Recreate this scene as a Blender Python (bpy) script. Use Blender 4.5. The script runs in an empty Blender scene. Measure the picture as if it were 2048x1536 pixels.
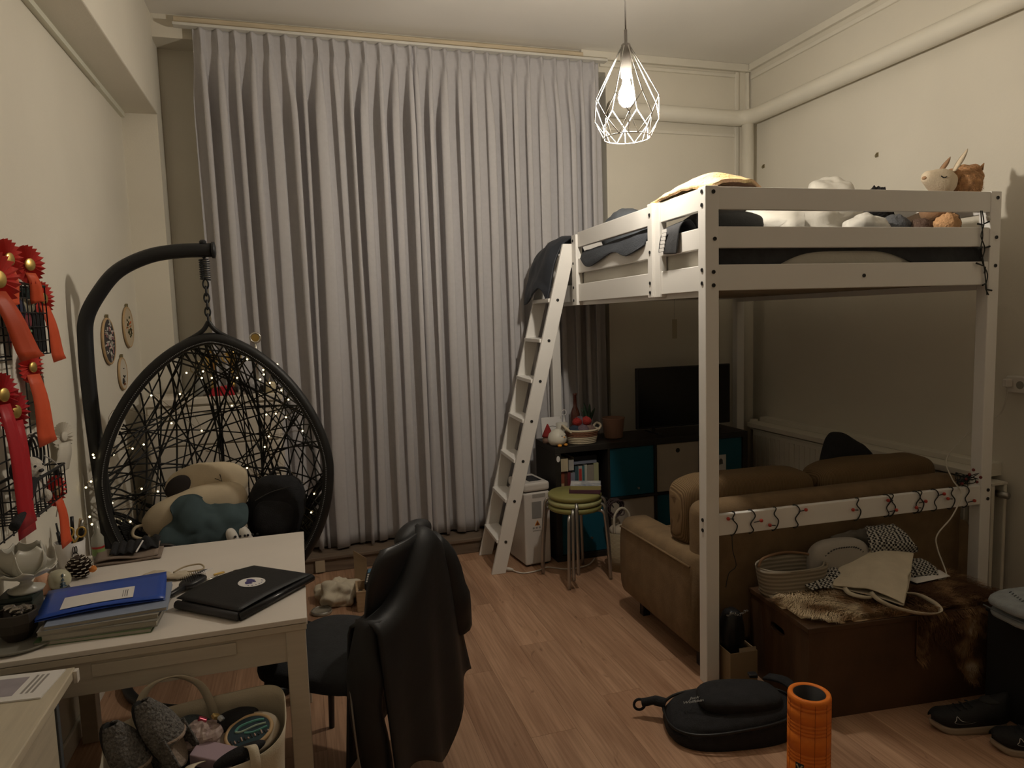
import bpy, bmesh, math, random
from math import sin, cos, pi, sqrt, radians, exp, atan2
from mathutils import Vector, Matrix, noise as mnoise
random.seed(7)
C = bpy.context.scene.collection
SC = bpy.context.scene

# ---------------------------------------------------------------- camera
def camera():
    f, yaw, pitch, roll, h = 1391.6, 0.2971, 0.0967, -0.0303, 1.632
    fw = Vector((sin(yaw)*cos(pitch), cos(yaw)*cos(pitch), -sin(pitch)))
    r = Vector((cos(yaw), -sin(yaw), 0)); u = r.cross(fw)
    r2 = cos(roll)*r + sin(roll)*u; u2 = -sin(roll)*r + cos(roll)*u
    cam = bpy.data.cameras.new('camera'); o = bpy.data.objects.new('camera', cam); C.objects.link(o)
    cam.sensor_fit = 'HORIZONTAL'; cam.sensor_width = 36.0; cam.lens = f/2048*36.0
    cam.clip_start = 0.05; cam.clip_end = 50
    m = Matrix((r2, u2, -fw)).transposed().to_4x4(); m.translation = Vector((0, 0, h))
    o.matrix_world = m; SC.camera = o
camera()
# ---------------------------------------------------------------- light / exposure
LAMP = Vector((1.416, 2.812, 2.557))
w = bpy.data.worlds.new('night'); SC.world = w; w.use_nodes = True
w.node_tree.nodes['Background'].inputs[0].default_value = (0.02, 0.025, 0.04, 1)
w.node_tree.nodes['Background'].inputs[1].default_value = 0.05
SC.view_settings.view_transform = 'Standard'; SC.view_settings.look = 'None'
SC.view_settings.gamma = 1.0; SC.view_settings.use_curve_mapping = False
SC.view_settings.exposure = 0.0
LAMP_POWER = 138.0
LAMP_COL = (1.0, 0.905, 0.765)

# ---------------------------------------------------------------- materials
MATS = {}
def M(name, col, rough=0.7, metal=0.0, var=0.0, vscale=8.0, bump=0.0, bscale=60.0, spec=0.4, stretch=None, col2=None, emit=None, estr=0.0, alpha=1.0, trans=0.0, objrand=0.0, sss=0.0, coat=0.0):
    if name in MATS: return MATS[name]
    m = bpy.data.materials.new(name); m.use_nodes = True; nt = m.node_tree; b = nt.nodes['Principled BSDF']
    c4 = (*col, 1)
    b.inputs['Base Color'].default_value = c4; b.inputs['Roughness'].default_value = rough
    b.inputs['Metallic'].default_value = metal; b.inputs['Specular IOR Level'].default_value = spec
    if emit: b.inputs['Emission Color'].default_value = (*emit, 1); b.inputs['Emission Strength'].default_value = estr
    if alpha < 1: b.inputs['Alpha'].default_value = alpha
    if trans: b.inputs['Transmission Weight'].default_value = trans
    if coat: b.inputs['Coat Weight'].default_value = coat
    tc = nt.nodes.new('ShaderNodeTexCoord'); mp = nt.nodes.new('ShaderNodeMapping')
    nt.links.new(tc.outputs['Object'], mp.inputs['Vector'])
    if stretch: mp.inputs['Scale'].default_value = stretch
    if var > 0 or col2 or objrand:
        nz = nt.nodes.new('ShaderNodeTexNoise'); nz.inputs['Scale'].default_value = vscale; nz.inputs['Detail'].default_value = 5
        nt.links.new(mp.outputs[0], nz.inputs['Vector'])
        rp = nt.nodes.new('ShaderNodeValToRGB'); rp.color_ramp.elements[0].position = 0.3; rp.color_ramp.elements[1].position = 0.7
        a = tuple(max(0, x*(1-var)) for x in col); bb = col2 if col2 else tuple(min(1, x*(1+var)) for x in col)
        rp.color_ramp.elements[0].color = (*a, 1); rp.color_ramp.elements[1].color = (*bb, 1)
        nt.links.new(nz.outputs['Fac'], rp.inputs['Fac'])
        out = rp.outputs['Color']
        if objrand:
            oi = nt.nodes.new('ShaderNodeObjectInfo'); hs = nt.nodes.new('ShaderNodeHueSaturation')
            mr = nt.nodes.new('ShaderNodeMapRange'); mr.inputs['To Min'].default_value = 1-objrand; mr.inputs['To Max'].default_value = 1+objrand
            nt.links.new(oi.outputs['Random'], mr.inputs['Value']); nt.links.new(mr.outputs[0], hs.inputs['Value'])
            nt.links.new(out, hs.inputs['Color']); out = hs.outputs['Color']
            va = nt.nodes.new('ShaderNodeVectorMath'); va.operation = 'ADD'; nt.links.new(mp.outputs[0], va.inputs[0])
            sc = nt.nodes.new('ShaderNodeMath'); sc.operation = 'MULTIPLY'; sc.inputs[1].default_value = 91.7
            nt.links.new(oi.outputs['Random'], sc.inputs[0]); nt.links.new(sc.outputs[0], va.inputs[1]); nt.links.new(va.outputs[0], nz.inputs['Vector'])
        nt.links.new(out, b.inputs['Base Color'])
    if bump > 0:
        n2 = nt.nodes.new('ShaderNodeTexNoise'); n2.inputs['Scale'].default_value = bscale; n2.inputs['Detail'].default_value = 3
        nt.links.new(mp.outputs[0], n2.inputs['Vector'])
        bp = nt.nodes.new('ShaderNodeBump'); bp.inputs['Strength'].default_value = bump; bp.inputs['Distance'].default_value = 0.01
        nt.links.new(n2.outputs['Fac'], bp.inputs['Height']); nt.links.new(bp.outputs[0], b.inputs['Normal'])
    MATS[name] = m; return m
def stripes(name, col, col2, scale, axis='X', rough=0.8, width=0.5, bump=0.0, check=False):
    if name in MATS: return MATS[name]
    m = bpy.data.materials.new(name); m.use_nodes = True; nt = m.node_tree; b = nt.nodes['Principled BSDF']
    b.inputs['Roughness'].default_value = rough; b.inputs['Specular IOR Level'].default_value = 0.25
    tc = nt.nodes.new('ShaderNodeTexCoord')
    if check:
        t = nt.nodes.new('ShaderNodeTexChecker'); t.inputs['Scale'].default_value = scale
        t.inputs['Color1'].default_value = (*col, 1); t.inputs['Color2'].default_value = (*col2, 1)
        nt.links.new(tc.outputs['Object'], t.inputs['Vector']); nt.links.new(t.outputs['Color'], b.inputs['Base Color'])
    else:
        t = nt.nodes.new('ShaderNodeTexWave'); t.wave_type = 'BANDS'; t.bands_direction = axis; t.inputs['Scale'].default_value = scale
        t.inputs['Distortion'].default_value = 0.4; t.inputs['Detail'].default_value = 1
        nt.links.new(tc.outputs['Object'], t.inputs['Vector'])
        rp = nt.nodes.new('ShaderNodeValToRGB'); rp.color_ramp.elements[0].position = max(0, width-0.12); rp.color_ramp.elements[1].position = min(1, width+0.12)
        rp.color_ramp.elements[0].color = (*col, 1); rp.color_ramp.elements[1].color = (*col2, 1)
        nt.links.new(t.outputs['Fac'], rp.inputs['Fac']); nt.links.new(rp.outputs['Color'], b.inputs['Base Color'])
        if bump:
            bp = nt.nodes.new('ShaderNodeBump'); bp.inputs['Strength'].default_value = bump; bp.inputs['Distance'].default_value = 0.004
            nt.links.new(t.outputs['Fac'], bp.inputs['Height']); nt.links.new(bp.outputs[0], b.inputs['Normal'])
    MATS[name] = m; return m

# ---------------------------------------------------------------- mesh builder
class MB:
    def __init__(s): s.v = []; s.f = []
    def add(s, vs, fs):
        o = len(s.v); s.v += [tuple(x) for x in vs]; s.f += [tuple(i+o for i in q) for q in fs]; return s
    def box(s, x0, x1, y0, y1, z0, z1):
        return s.add([(x0,y0,z0),(x1,y0,z0),(x1,y1,z0),(x0,y1,z0),(x0,y0,z1),(x1,y0,z1),(x1,y1,z1),(x0,y1,z1)],
                     [(0,3,2,1),(4,5,6,7),(0,1,5,4),(1,2,6,5),(2,3,7,6),(3,0,4,7)])
    def bar(s, a, b, w, h, up=(0,0,1)):
        """rectangular bar from a to b, w across, h along 'up'"""
        a = Vector(a); b = Vector(b); d = (b-a).normalized(); x = d.cross(Vector(up)).normalized(); u = x.cross(d)
        vs = []
        for p in (a, b):
            for sx, su in ((-1,-1),(1,-1),(1,1),(-1,1)): vs.append(p + x*sx*w/2 + u*su*h/2)
        return s.add(vs, [(0,1,2,3),(7,6,5,4),(0,4,5,1),(1,5,6,2),(2,6,7,3),(3,7,4,0)])
    def tube(s, pts, r, n=8, closed=False, cap=True):
        pts = [Vector(p) for p in pts]; k = len(pts); rr = r if isinstance(r, (list, tuple)) else [r]*k
        prev = None; rings = []
        for i, p in enumerate(pts):
            if closed: t = pts[(i+1) % k]-pts[i-1]
            else: t = pts[min(i+1, k-1)]-pts[max(i-1, 0)]
            if t.length < 1e-9: t = Vector((0,0,1))
            t.normalize()
            if prev is None:
                a = Vector((0,0,1)) if abs(t.z) < 0.9 else Vector((1,0,0)); nx = t.cross(a).normalized()
            else:
                nx = prev-t*prev.dot(t)
                if nx.length < 1e-6: nx = t.orthogonal()
                nx.normalize()
            prev = nx; ny = t.cross(nx)
            rings.append([p+(nx*cos(2*pi*j/n)+ny*sin(2*pi*j/n))*rr[i] for j in range(n)])
        vs = [v for rg in rings for v in rg]; fs = []
        m = k if closed else k-1
        for i in range(m):
            a = i*n; b = ((i+1) % k)*n
            for j in range(n): fs.append((a+j, a+(j+1) % n, b+(j+1) % n, b+j))
        if cap and not closed:
            fs.append(tuple(range(n-1, -1, -1))); fs.append(tuple((k-1)*n+j for j in range(n)))
        return s.add(vs, fs)
    def lathe(s, prof, n=24, cx=0, cy=0, sx=1, sy=1, cap=True):
        vs = []; fs = []
        for r, z in prof:
            for j in range(n): vs.append((cx+r*sx*cos(2*pi*j/n), cy+r*sy*sin(2*pi*j/n), z))
        for i in range(len(prof)-1):
            for j in range(n): fs.append((i*n+j, i*n+(j+1) % n, (i+1)*n+(j+1) % n, (i+1)*n+j))
        if cap:
            if prof[0][0] > 1e-4: fs.append(tuple(range(n-1, -1, -1)))
            if prof[-1][0] > 1e-4: fs.append(tuple((len(prof)-1)*n+j for j in range(n)))
        return s.add(vs, fs)
    def prism(s, poly, t0, t1, plane='xy'):
        n = len(poly)
        def P(a, b, t): return (a, b, t) if plane == 'xy' else ((a, t, b) if plane == 'xz' else (t, a, b))
        vs = [P(a, b, t0) for a, b in poly]+[P(a, b, t1) for a, b in poly]
        fs = [tuple(range(n-1, -1, -1)), tuple(range(n, 2*n))]+[(i, (i+1) % n, n+(i+1) % n, n+i) for i in range(n)]
        return s.add(vs, fs)
    def grid(s, fn, nu, nv, closeu=False):
        vs = [fn(i/(nu if closeu else nu-1), j/(nv-1)) for j in range(nv) for i in range(nu)]; fs = []
        for j in range(nv-1):
            for i in range(nu if closeu else nu-1):
                i2 = (i+1) % nu; fs.append((j*nu+i, j*nu+i2, (j+1)*nu+i2, (j+1)*nu+i))
        return s.add(vs, fs)
    def ball(s, c, r, n=10, m=7, rot=None):
        r = r if isinstance(r, (tuple, list)) else (r, r, r); c = Vector(c); vs = []; fs = []
        for j in range(m+1):
            th = pi*j/m
            for i in range(n):
                v = Vector((r[0]*sin(th)*cos(2*pi*i/n), r[1]*sin(th)*sin(2*pi*i/n), r[2]*cos(th)))
                if rot is not None: v = rot @ v
                vs.append(c+v)
        for j in range(m):
            for i in range(n): fs.append((j*n+i, (j+1)*n+i, (j+1)*n+(i+1) % n, j*n+(i+1) % n))
        return s.add(vs, fs)
    def torus(s, c, R, r, axis='z', n=24, k=8, ry=None):
        pts = []
        for i in range(n):
            a = 2*pi*i/n; x = R*cos(a); y = (ry or R)*sin(a)
            pts.append(Vector(c)+(Vector((x, y, 0)) if axis == 'z' else Vector((x, 0, y)) if axis == 'y' else Vector((0, x, y))))
        return s.tube(pts, r, k, closed=True)
    def xf(s, mat, start=0):
        s.v = s.v[:start]+[tuple(mat @ Vector(v)) for v in s.v[start:]]; return s
    def jit(s, amp, freq=6.0, seed=0.0, zmin=None):
        out = []
        for v in s.v:
            p = Vector(v)*freq+Vector((seed, seed*1.7, -seed)); n = Vector((mnoise.noise(p), mnoise.noise(p+Vector((31,7,5))), mnoise.noise(p+Vector((3,57,19)))))
            q = Vector(v)+n*amp
            if zmin is not None and q.z < zmin: q.z = zmin
            out.append(tuple(q))
        s.v = out; return s
    def obj(s, name, mat, parent=None, smooth=False, bevel=0.0, sub=0, solid=0.0, loc=None, rot=None, seg=2, offset=-1.0):
        me = bpy.data.meshes.new(name); me.from_pydata(s.v, [], s.f); me.update()
        bm = bmesh.new(); bm.from_mesh(me); bmesh.ops.remove_doubles(bm, verts=bm.verts, dist=1e-6)
        if not solid: bmesh.ops.recalc_face_normals(bm, faces=bm.faces)
        bm.to_mesh(me); bm.free()
        if smooth: me.shade_smooth()
        me.materials.append(mat)
        o = bpy.data.objects.new(name, me); C.objects.link(o)
        if parent is not None: o.parent = parent
        if loc is not None: o.location = loc
        if rot is not None: o.rotation_euler = rot
        if solid:
            md = o.modifiers.new('solid', 'SOLIDIFY'); md.thickness = solid; md.offset = offset
        if bevel:
            md = o.modifiers.new('bevel', 'BEVEL'); md.width = bevel; md.segments = seg; md.limit_method = 'ANGLE'; md.angle_limit = radians(40)
        if sub:
            md = o.modifiers.new('sub', 'SUBSURF'); md.levels = sub; md.render_levels = sub
            me.shade_smooth()
        return o
def tag(o, label, cat, group=None, kind=None):
    o['label'] = label
    if cat: o['category'] = cat
    if group: o['group'] = group
    if kind: o['kind'] = kind
    return o
def thing(name, label, cat, loc=(0,0,0), rz=0.0, group=None, rot=None):
    o = bpy.data.objects.new(name, None); C.objects.link(o); o.location = loc
    o.rotation_euler = rot if rot else (0, 0, rz); o.empty_display_size = 0.05
    return tag(o, label, cat, group)
def struct(o, label=None):
    o['kind'] = 'structure'
    if label: o['label'] = label
    return o
def copytree(root, loc, rz=None, label=None, rot=None):
    r = root.copy(); C.objects.link(r); r.location = loc
    if rz is not None: r.rotation_euler = (0, 0, rz)
    if rot is not None: r.rotation_euler = rot
    if label: r['label'] = label
    for ch in list(root.children):
        c = ch.copy(); C.objects.link(c); c.parent = r
        for g in ch.children:
            d = g.copy(); C.objects.link(d); d.parent = c
    return r
def spline(pts, n=8, closed=False):
    """Catmull-Rom through pts"""
    P = [Vector(p) for p in pts]; k = len(P); out = []
    rng = k if closed else k-1
    for i in range(rng):
        if closed: a, b, c, d = P[i-1], P[i], P[(i+1) % k], P[(i+2) % k]
        else: a, b, c, d = P[max(i-1, 0)], P[i], P[i+1], P[min(i+2, k-1)]
        for j in range(n):
            t = j/n
            out.append(0.5*((2*b)+(c-a)*t+(2*a-5*b+4*c-d)*t*t+(3*b-a-3*c+d)*t**3))
    if not closed: out.append(P[-1])
    return out
def blob(c, r, amp=0.0, freq=8.0, seed=0.0, p=2.0, n=28, m=18, zmin=None, rot=None):
    """soft lump: superellipsoid with noise"""
    b = MB(); c = Vector(c)
    def sg(x, e): return (1 if x >= 0 else -1)*abs(x)**e
    e = 2.0/p; vs = []; fs = []
    for j in range(m+1):
        th = pi*j/m-pi/2
        for i in range(n):
            ph = 2*pi*i/n
            v = Vector((r[0]*sg(cos(th), e)*sg(cos(ph), e), r[1]*sg(cos(th), e)*sg(sin(ph), e), r[2]*sg(sin(th), e)))
            if rot is not None: v = rot @ v
            q = v*freq+Vector((seed, 2*seed, 5-seed)); k = 1+amp*(mnoise.noise(q)+0.5*mnoise.noise(q*2.3))
            w_ = c+v*k
            if zmin is not None and w_.z < zmin: w_.z = zmin
            vs.append(w_)
    for j in range(m):
        for i in range(n): fs.append((j*n+i, j*n+(i+1) % n, (j+1)*n+(i+1) % n, (j+1)*n+i))
    b.add(vs, fs); return b
def cloth(rows, name, mat, parent=None, sub=1, solid=0.006, amp=0.0, freq=10.0, seed=0.0):
    """soft sheet through a control grid of points, with folds from noise"""
    rr = [spline(r, 4) for r in rows]; cols = [spline([r[i] for r in rr], 4) for i in range(len(rr[0]))]
    nv = len(cols[0]); nu = len(cols); b = MB(); b.v = [tuple(cols[i][j]) for j in range(nv) for i in range(nu)]
    b.f = [(j*nu+i, j*nu+i+1, (j+1)*nu+i+1, (j+1)*nu+i) for j in range(nv-1) for i in range(nu-1)]
    if amp: b.jit(amp, freq, seed); b.jit(amp*0.45, freq*2.3, seed+5)
    o = b.obj(name, mat, parent, smooth=True, sub=sub, solid=solid)
    if len(o.modifiers) > 1 and o.modifiers[0].type == 'SOLIDIFY': o.modifiers.move(0, 1)
    return o
def text(s, size, name, mat, parent, loc, rot, ext=0.0006, align='CENTER', shear=0.0):
    cu = bpy.data.curves.new(name, 'FONT'); cu.body = s; cu.size = size; cu.extrude = ext; cu.align_x = align; cu.align_y = 'CENTER'; cu.shear = shear
    t = bpy.data.objects.new(name, cu); C.objects.link(t)
    dg = bpy.context.evaluated_depsgraph_get(); me = bpy.data.meshes.new_from_object(t.evaluated_get(dg)); bpy.data.objects.remove(t)
    me.name = name; me.materials.clear(); me.materials.append(mat)
    o = bpy.data.objects.new(name, me); C.objects.link(o); o.parent = parent; o.location = loc; o.rotation_euler = rot
    return o
def RZ(a): return Matrix.Rotation(a, 3, 'Z')
def RX(a): return Matrix.Rotation(a, 3, 'X')
def RY(a): return Matrix.Rotation(a, 3, 'Y')

# common materials
WHITE = M('white_lacquer', (0.74, 0.72, 0.68), 0.38, var=0.02, vscale=3, spec=0.5)
WHITE2 = M('white_laminate', (0.70, 0.66, 0.60), 0.42, var=0.03, vscale=4)
BLACKM = M('black_metal', (0.018, 0.018, 0.02), 0.42, metal=0.3, spec=0.5)
BLACKF = M('black_fabric', (0.014, 0.014, 0.016), 0.9, var=0.25, vscale=30, bump=0.25, bscale=220)
BLACKP = M('black_plastic', (0.016, 0.016, 0.018), 0.38)
BOLT = M('bolt_black', (0.02, 0.02, 0.02), 0.5)
CHROME = M('brushed_steel', (0.42, 0.41, 0.39), 0.32, metal=0.9)
GOLD = M('gold_metal', (0.72, 0.50, 0.16), 0.3, metal=0.9)
CREAM = M('cream_canvas', (0.60, 0.53, 0.41), 0.92, var=0.06, vscale=20, bump=0.2, bscale=260)
PAPER = M('paper_white', (0.72, 0.70, 0.68), 0.75)
REDR = M('red_satin', (0.54, 0.045, 0.036), 0.5, var=0.1, vscale=14)
ORNG = M('orange_red_satin', (0.64, 0.09, 0.032), 0.5, var=0.08, vscale=14)
# ================================================================ ROOM
XL, XR, YB, YN, ZC = -0.93, 3.47, 4.80, -1.60, 3.51
WALLM = M('wall_cream_paint', (0.75, 0.705, 0.605), 0.9, var=0.035, vscale=1.6, bump=0.06, bscale=90)
CEILM = M('ceiling_paint', (0.82, 0.79, 0.735), 0.92, var=0.02, vscale=2)
TRIMM = M('trim_paint', (0.77, 0.73, 0.635), 0.6, var=0.03, vscale=5)
def sbox(name, *b, mat=WALLM, bevel=0.0, parent=None, label=None):
    o = MB().box(*b).obj(name, mat, parent, bevel=bevel)
    if parent is None: struct(o, label)
    return o
floor = sbox('floor', XL-0.1, XR+0.1, YN-0.1, YB+0.3, -0.12, -0.0125, mat=M('subfloor', (0.05, 0.035, 0.025), 0.9), label='brown wooden plank floor of the room')
ceiling = sbox('ceiling', XL-0.1, XR+0.1, YN-0.1, YB+0.1, ZC, ZC+0.12, mat=CEILM, label='plain off-white ceiling')
wall_left = sbox('wall_left', XL-0.12, XL, YN-0.1, YB, -0.12, ZC+0.12, label='cream painted left wall')
wall_right = sbox('wall_right', XR, XR+0.12, YN-0.1, YB, -0.12, ZC+0.12, label='cream painted right wall')
YR = YB+0.20   # window recess behind the curtains
wall_back = struct(MB().box(XL-0.12, XR+0.12, YR, YR+0.12, -0.12, ZC+0.12).box(XL-0.12, -0.735, YB, YR, -0.12, ZC+0.12).box(2.25, XR+0.12, YB, YR, -0.12, ZC+0.12).box(-0.735, 2.25, YB, YR, 3.375, ZC+0.12).obj('wall_back', WALLM), 'cream back wall with the curtained window recess')
wall_near = sbox('wall_near', XL-0.12, XR+0.12, YN-0.12, YN, -0.12, ZC+0.12, label='cream wall behind the camera')
# laminate planks, laid along the depth of the room
def plank_mat():
    m = bpy.data.materials.new('laminate_oak'); m.use_nodes = True; nt = m.node_tree; b = nt.nodes['Principled BSDF']; N = nt.nodes.new; L = nt.links.new
    tc = N('ShaderNodeTexCoord'); oi = N('ShaderNodeObjectInfo')
    off = N('ShaderNodeMath'); off.operation = 'MULTIPLY'; off.inputs[1].default_value = 73.0; L(oi.outputs['Random'], off.inputs[0])
    va = N('ShaderNodeVectorMath'); va.operation = 'ADD'; L(tc.outputs['Object'], va.inputs[0]); L(off.outputs[0], va.inputs[1])
    def nz(scale, det, st, dist=0.0):
        mp = N('ShaderNodeMapping'); mp.inputs['Scale'].default_value = st; L(va.outputs[0], mp.inputs['Vector'])
        n = N('ShaderNodeTexNoise'); n.inputs['Scale'].default_value = scale; n.inputs['Detail'].default_value = det; n.inputs['Distortion'].default_value = dist; L(mp.outputs[0], n.inputs['Vector']); return n
    broad = nz(1.0, 4, (9, 1.1, 1), 0.8); fine = nz(1.0, 6, (120, 3.2, 1), 0.3); knot = nz(1.0, 2, (11, 3.5, 1), 1.6)
    r1 = N('ShaderNodeValToRGB'); e = r1.color_ramp.elements; e[0].position = 0.25; e[1].position = 0.75
    e[0].color = (0.325, 0.18, 0.108, 1); e[1].color = (0.52, 0.325, 0.210, 1); L(broad.outputs['Fac'], r1.inputs['Fac'])
    r2 = N('ShaderNodeValToRGB'); e = r2.color_ramp.elements; e[0].position = 0.35; e[1].position = 0.62; e[0].color = (0.74, 0.70, 0.66, 1); e[1].color = (1.06, 1.06, 1.06, 1); L(fine.outputs['Fac'], r2.inputs['Fac'])
    mx = N('ShaderNodeMixRGB'); mx.blend_type = 'MULTIPLY'; mx.inputs[0].default_value = 0.8; L(r1.outputs[0], mx.inputs[1]); L(r2.outputs[0], mx.inputs[2])
    r3 = N('ShaderNodeValToRGB'); e = r3.color_ramp.elements; e[0].position = 0.24; e[1].position = 0.34; e[0].color = (0.42, 0.36, 0.32, 1); e[1].color = (1, 1, 1, 1); L(knot.outputs['Fac'], r3.inputs['Fac'])
    m2 = N('ShaderNodeMixRGB'); m2.blend_type = 'MULTIPLY'; m2.inputs[0].default_value = 0.75; L(mx.outputs[0], m2.inputs[1]); L(r3.outputs[0], m2.inputs[2])
    hs = N('ShaderNodeHueSaturation'); mr = N('ShaderNodeMapRange'); mr.inputs['To Min'].default_value = 0.86; mr.inputs['To Max'].default_value = 1.12
    L(oi.outputs['Random'], mr.inputs['Value']); L(mr.outputs[0], hs.inputs['Value']); L(m2.outputs[0], hs.inputs['Color']); L(hs.outputs[0], b.inputs['Base Color'])
    b.inputs['Roughness'].default_value = 0.5; b.inputs['Specular IOR Level'].default_value = 0.3
    return m
PL = plank_mat(); PW = 0.19; PLEN = 1.29; shared = {}
nrow = int((XR-XL)/PW)+1
for r in range(nrow):
    x0 = XL+r*PW; x1 = min(x0+PW, XR); y = YN-((r*0.43) % 1.0)*PLEN
    while y < YB:
        a = max(y, YN); b_ = min(y+PLEN, YB); y += PLEN
        if b_-a < 0.05 or x1-x0 < 0.02: continue
        key = (round(x1-x0, 3), round(b_-a, 3))
        if key not in shared:
            o = MB().box(0.0004, key[0]-0.0004, 0.0005, key[1]-0.0005, -0.012, 0).obj('plank', PL, floor); shared[key] = o
        else:
            o = shared[key].copy(); C.objects.link(o)
        o.location = (x0, a, 0)
# beam along the left wall with a slim curtain track under it
struct(MB().box(XL, -0.728, YN, YB, 2.918, ZC).obj('trim_1', WALLM, bevel=0.006), 'boxed ceiling beam running along the left wall')
struct(MB().box(XL, XL+0.022, YN, YB-0.02, 2.888, 2.918).box(XL+0.022, XL+0.03, YN, YB-0.6, 2.882, 2.892).obj('trim_2', M('track_white', (0.70, 0.69, 0.58), 0.5)), 'slim pale track below the left beam')
# cornices
struct(MB().box(2.05, XR, YB-0.035, YB, ZC-0.055, ZC).box(2.2, 3.37, YB-0.02, YB, ZC-0.10, ZC-0.075).obj('trim_3', TRIMM, bevel=0.004), 'painted cornice on the back wall')
struct(MB().box(XR-0.03, XR, YN, YB-0.04, ZC-0.05, ZC).box(XR-0.018, XR, YN, YB-0.04, ZC-0.115, ZC-0.085).obj('trim_4', TRIMM, bevel=0.004), 'painted cornice on the right wall')
struct(MB().box(3.335, 3.365, YB-0.022, YB, 0.1, ZC-0.06).obj('trim_5', TRIMM, bevel=0.004), 'vertical painted strip on the back wall near the corner')
struct(MB().box(3.43, 3.455, YB-0.03, YB, 0.1, ZC-0.06).obj('trim_6', TRIMM, bevel=0.004), 'vertical painted strip in the corner of the room')
struct(MB().box(2.2, 3.333, YB-0.012, YB, 2.965, 2.99).obj('trim_7', TRIMM, bevel=0.003), 'horizontal painted strip on the back wall below the pipe')
# low wooden ledge under the curtains
LEDGE = M('ledge_wood', (0.17, 0.125, 0.09), 0.6, var=0.2, vscale=5, stretch=(1, 10, 10))
struct(MB().box(XL, 1.545, 4.60, YB, 0, 0.085).box(XL, 1.545, 4.585, YB, 0.085, 0.108).box(-0.735, 2.25, YB, YR, 0, 0.108).obj('baseboard_back', LEDGE, bevel=0.004), 'low brown wooden ledge below the curtains')
struct(MB().box(XL, XL+0.014, YN, 4.58, 0, 0.08).obj('baseboard_left', TRIMM, bevel=0.004))
struct(MB().box(XR-0.014, XR, YN, YB-0.05, 0, 0.08).obj('baseboard_right', TRIMM, bevel=0.004))
# window hidden behind the curtains
wf = MB(); WX0, WX1, WZ0, WZ1 = -0.42, 2.0, 0.45, 3.2
for x in (WX0, 0.39, 1.20, WX1-0.07): wf.box(x, x+0.07, YR-0.03, YR, WZ0, WZ1)
wf.box(WX0, WX1, YR-0.03, YR, WZ0, WZ0+0.07); wf.box(WX0, WX1, YR-0.03, YR, WZ1-0.07, WZ1); wf.box(WX0, WX1, YR-0.03, YR, 2.2, 2.26)
win = struct(wf.obj('window_1', TRIMM, bevel=0.003), 'white framed window behind the curtains')
for x0, x1 in ((WX0+0.07, 0.39), (0.46, 1.2), (1.27, WX1-0.07)):
    for z0, z1 in ((WZ0+0.07, 2.2), (2.26, WZ1-0.07)):
        MB().box(x0, x1, YR-0.012, YR-0.006, z0, z1).obj('pane', M('night_glass', (0.012, 0.014, 0.02), 0.06), win)
# bare wooden batten and curtain rail
WOODB = M('raw_pine', (0.62, 0.52, 0.37), 0.7, var=0.12, vscale=5, stretch=(1, 12, 12))
struct(MB().box(-0.60, 2.06, 4.755, 4.80, 3.445, 3.487).obj('trim_8', WOODB, bevel=0.002), 'bare pine batten above the curtains')
rail = MB().box(-0.60, 2.22, 4.69, 4.75, 3.415, 3.432)
rail = rail.obj('curtain_rail', M('rail_white', (0.68, 0.66, 0.6), 0.5), None, bevel=0.003)
tag(rail, 'white curtain rail under the pine batten', 'curtain rail')
for k in range(9): MB().box(-0.5+k*0.33, -0.47+k*0.33, 4.745, 4.757, 3.42, 3.45).obj('bracket', MATS['rail_white'], rail)

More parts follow.
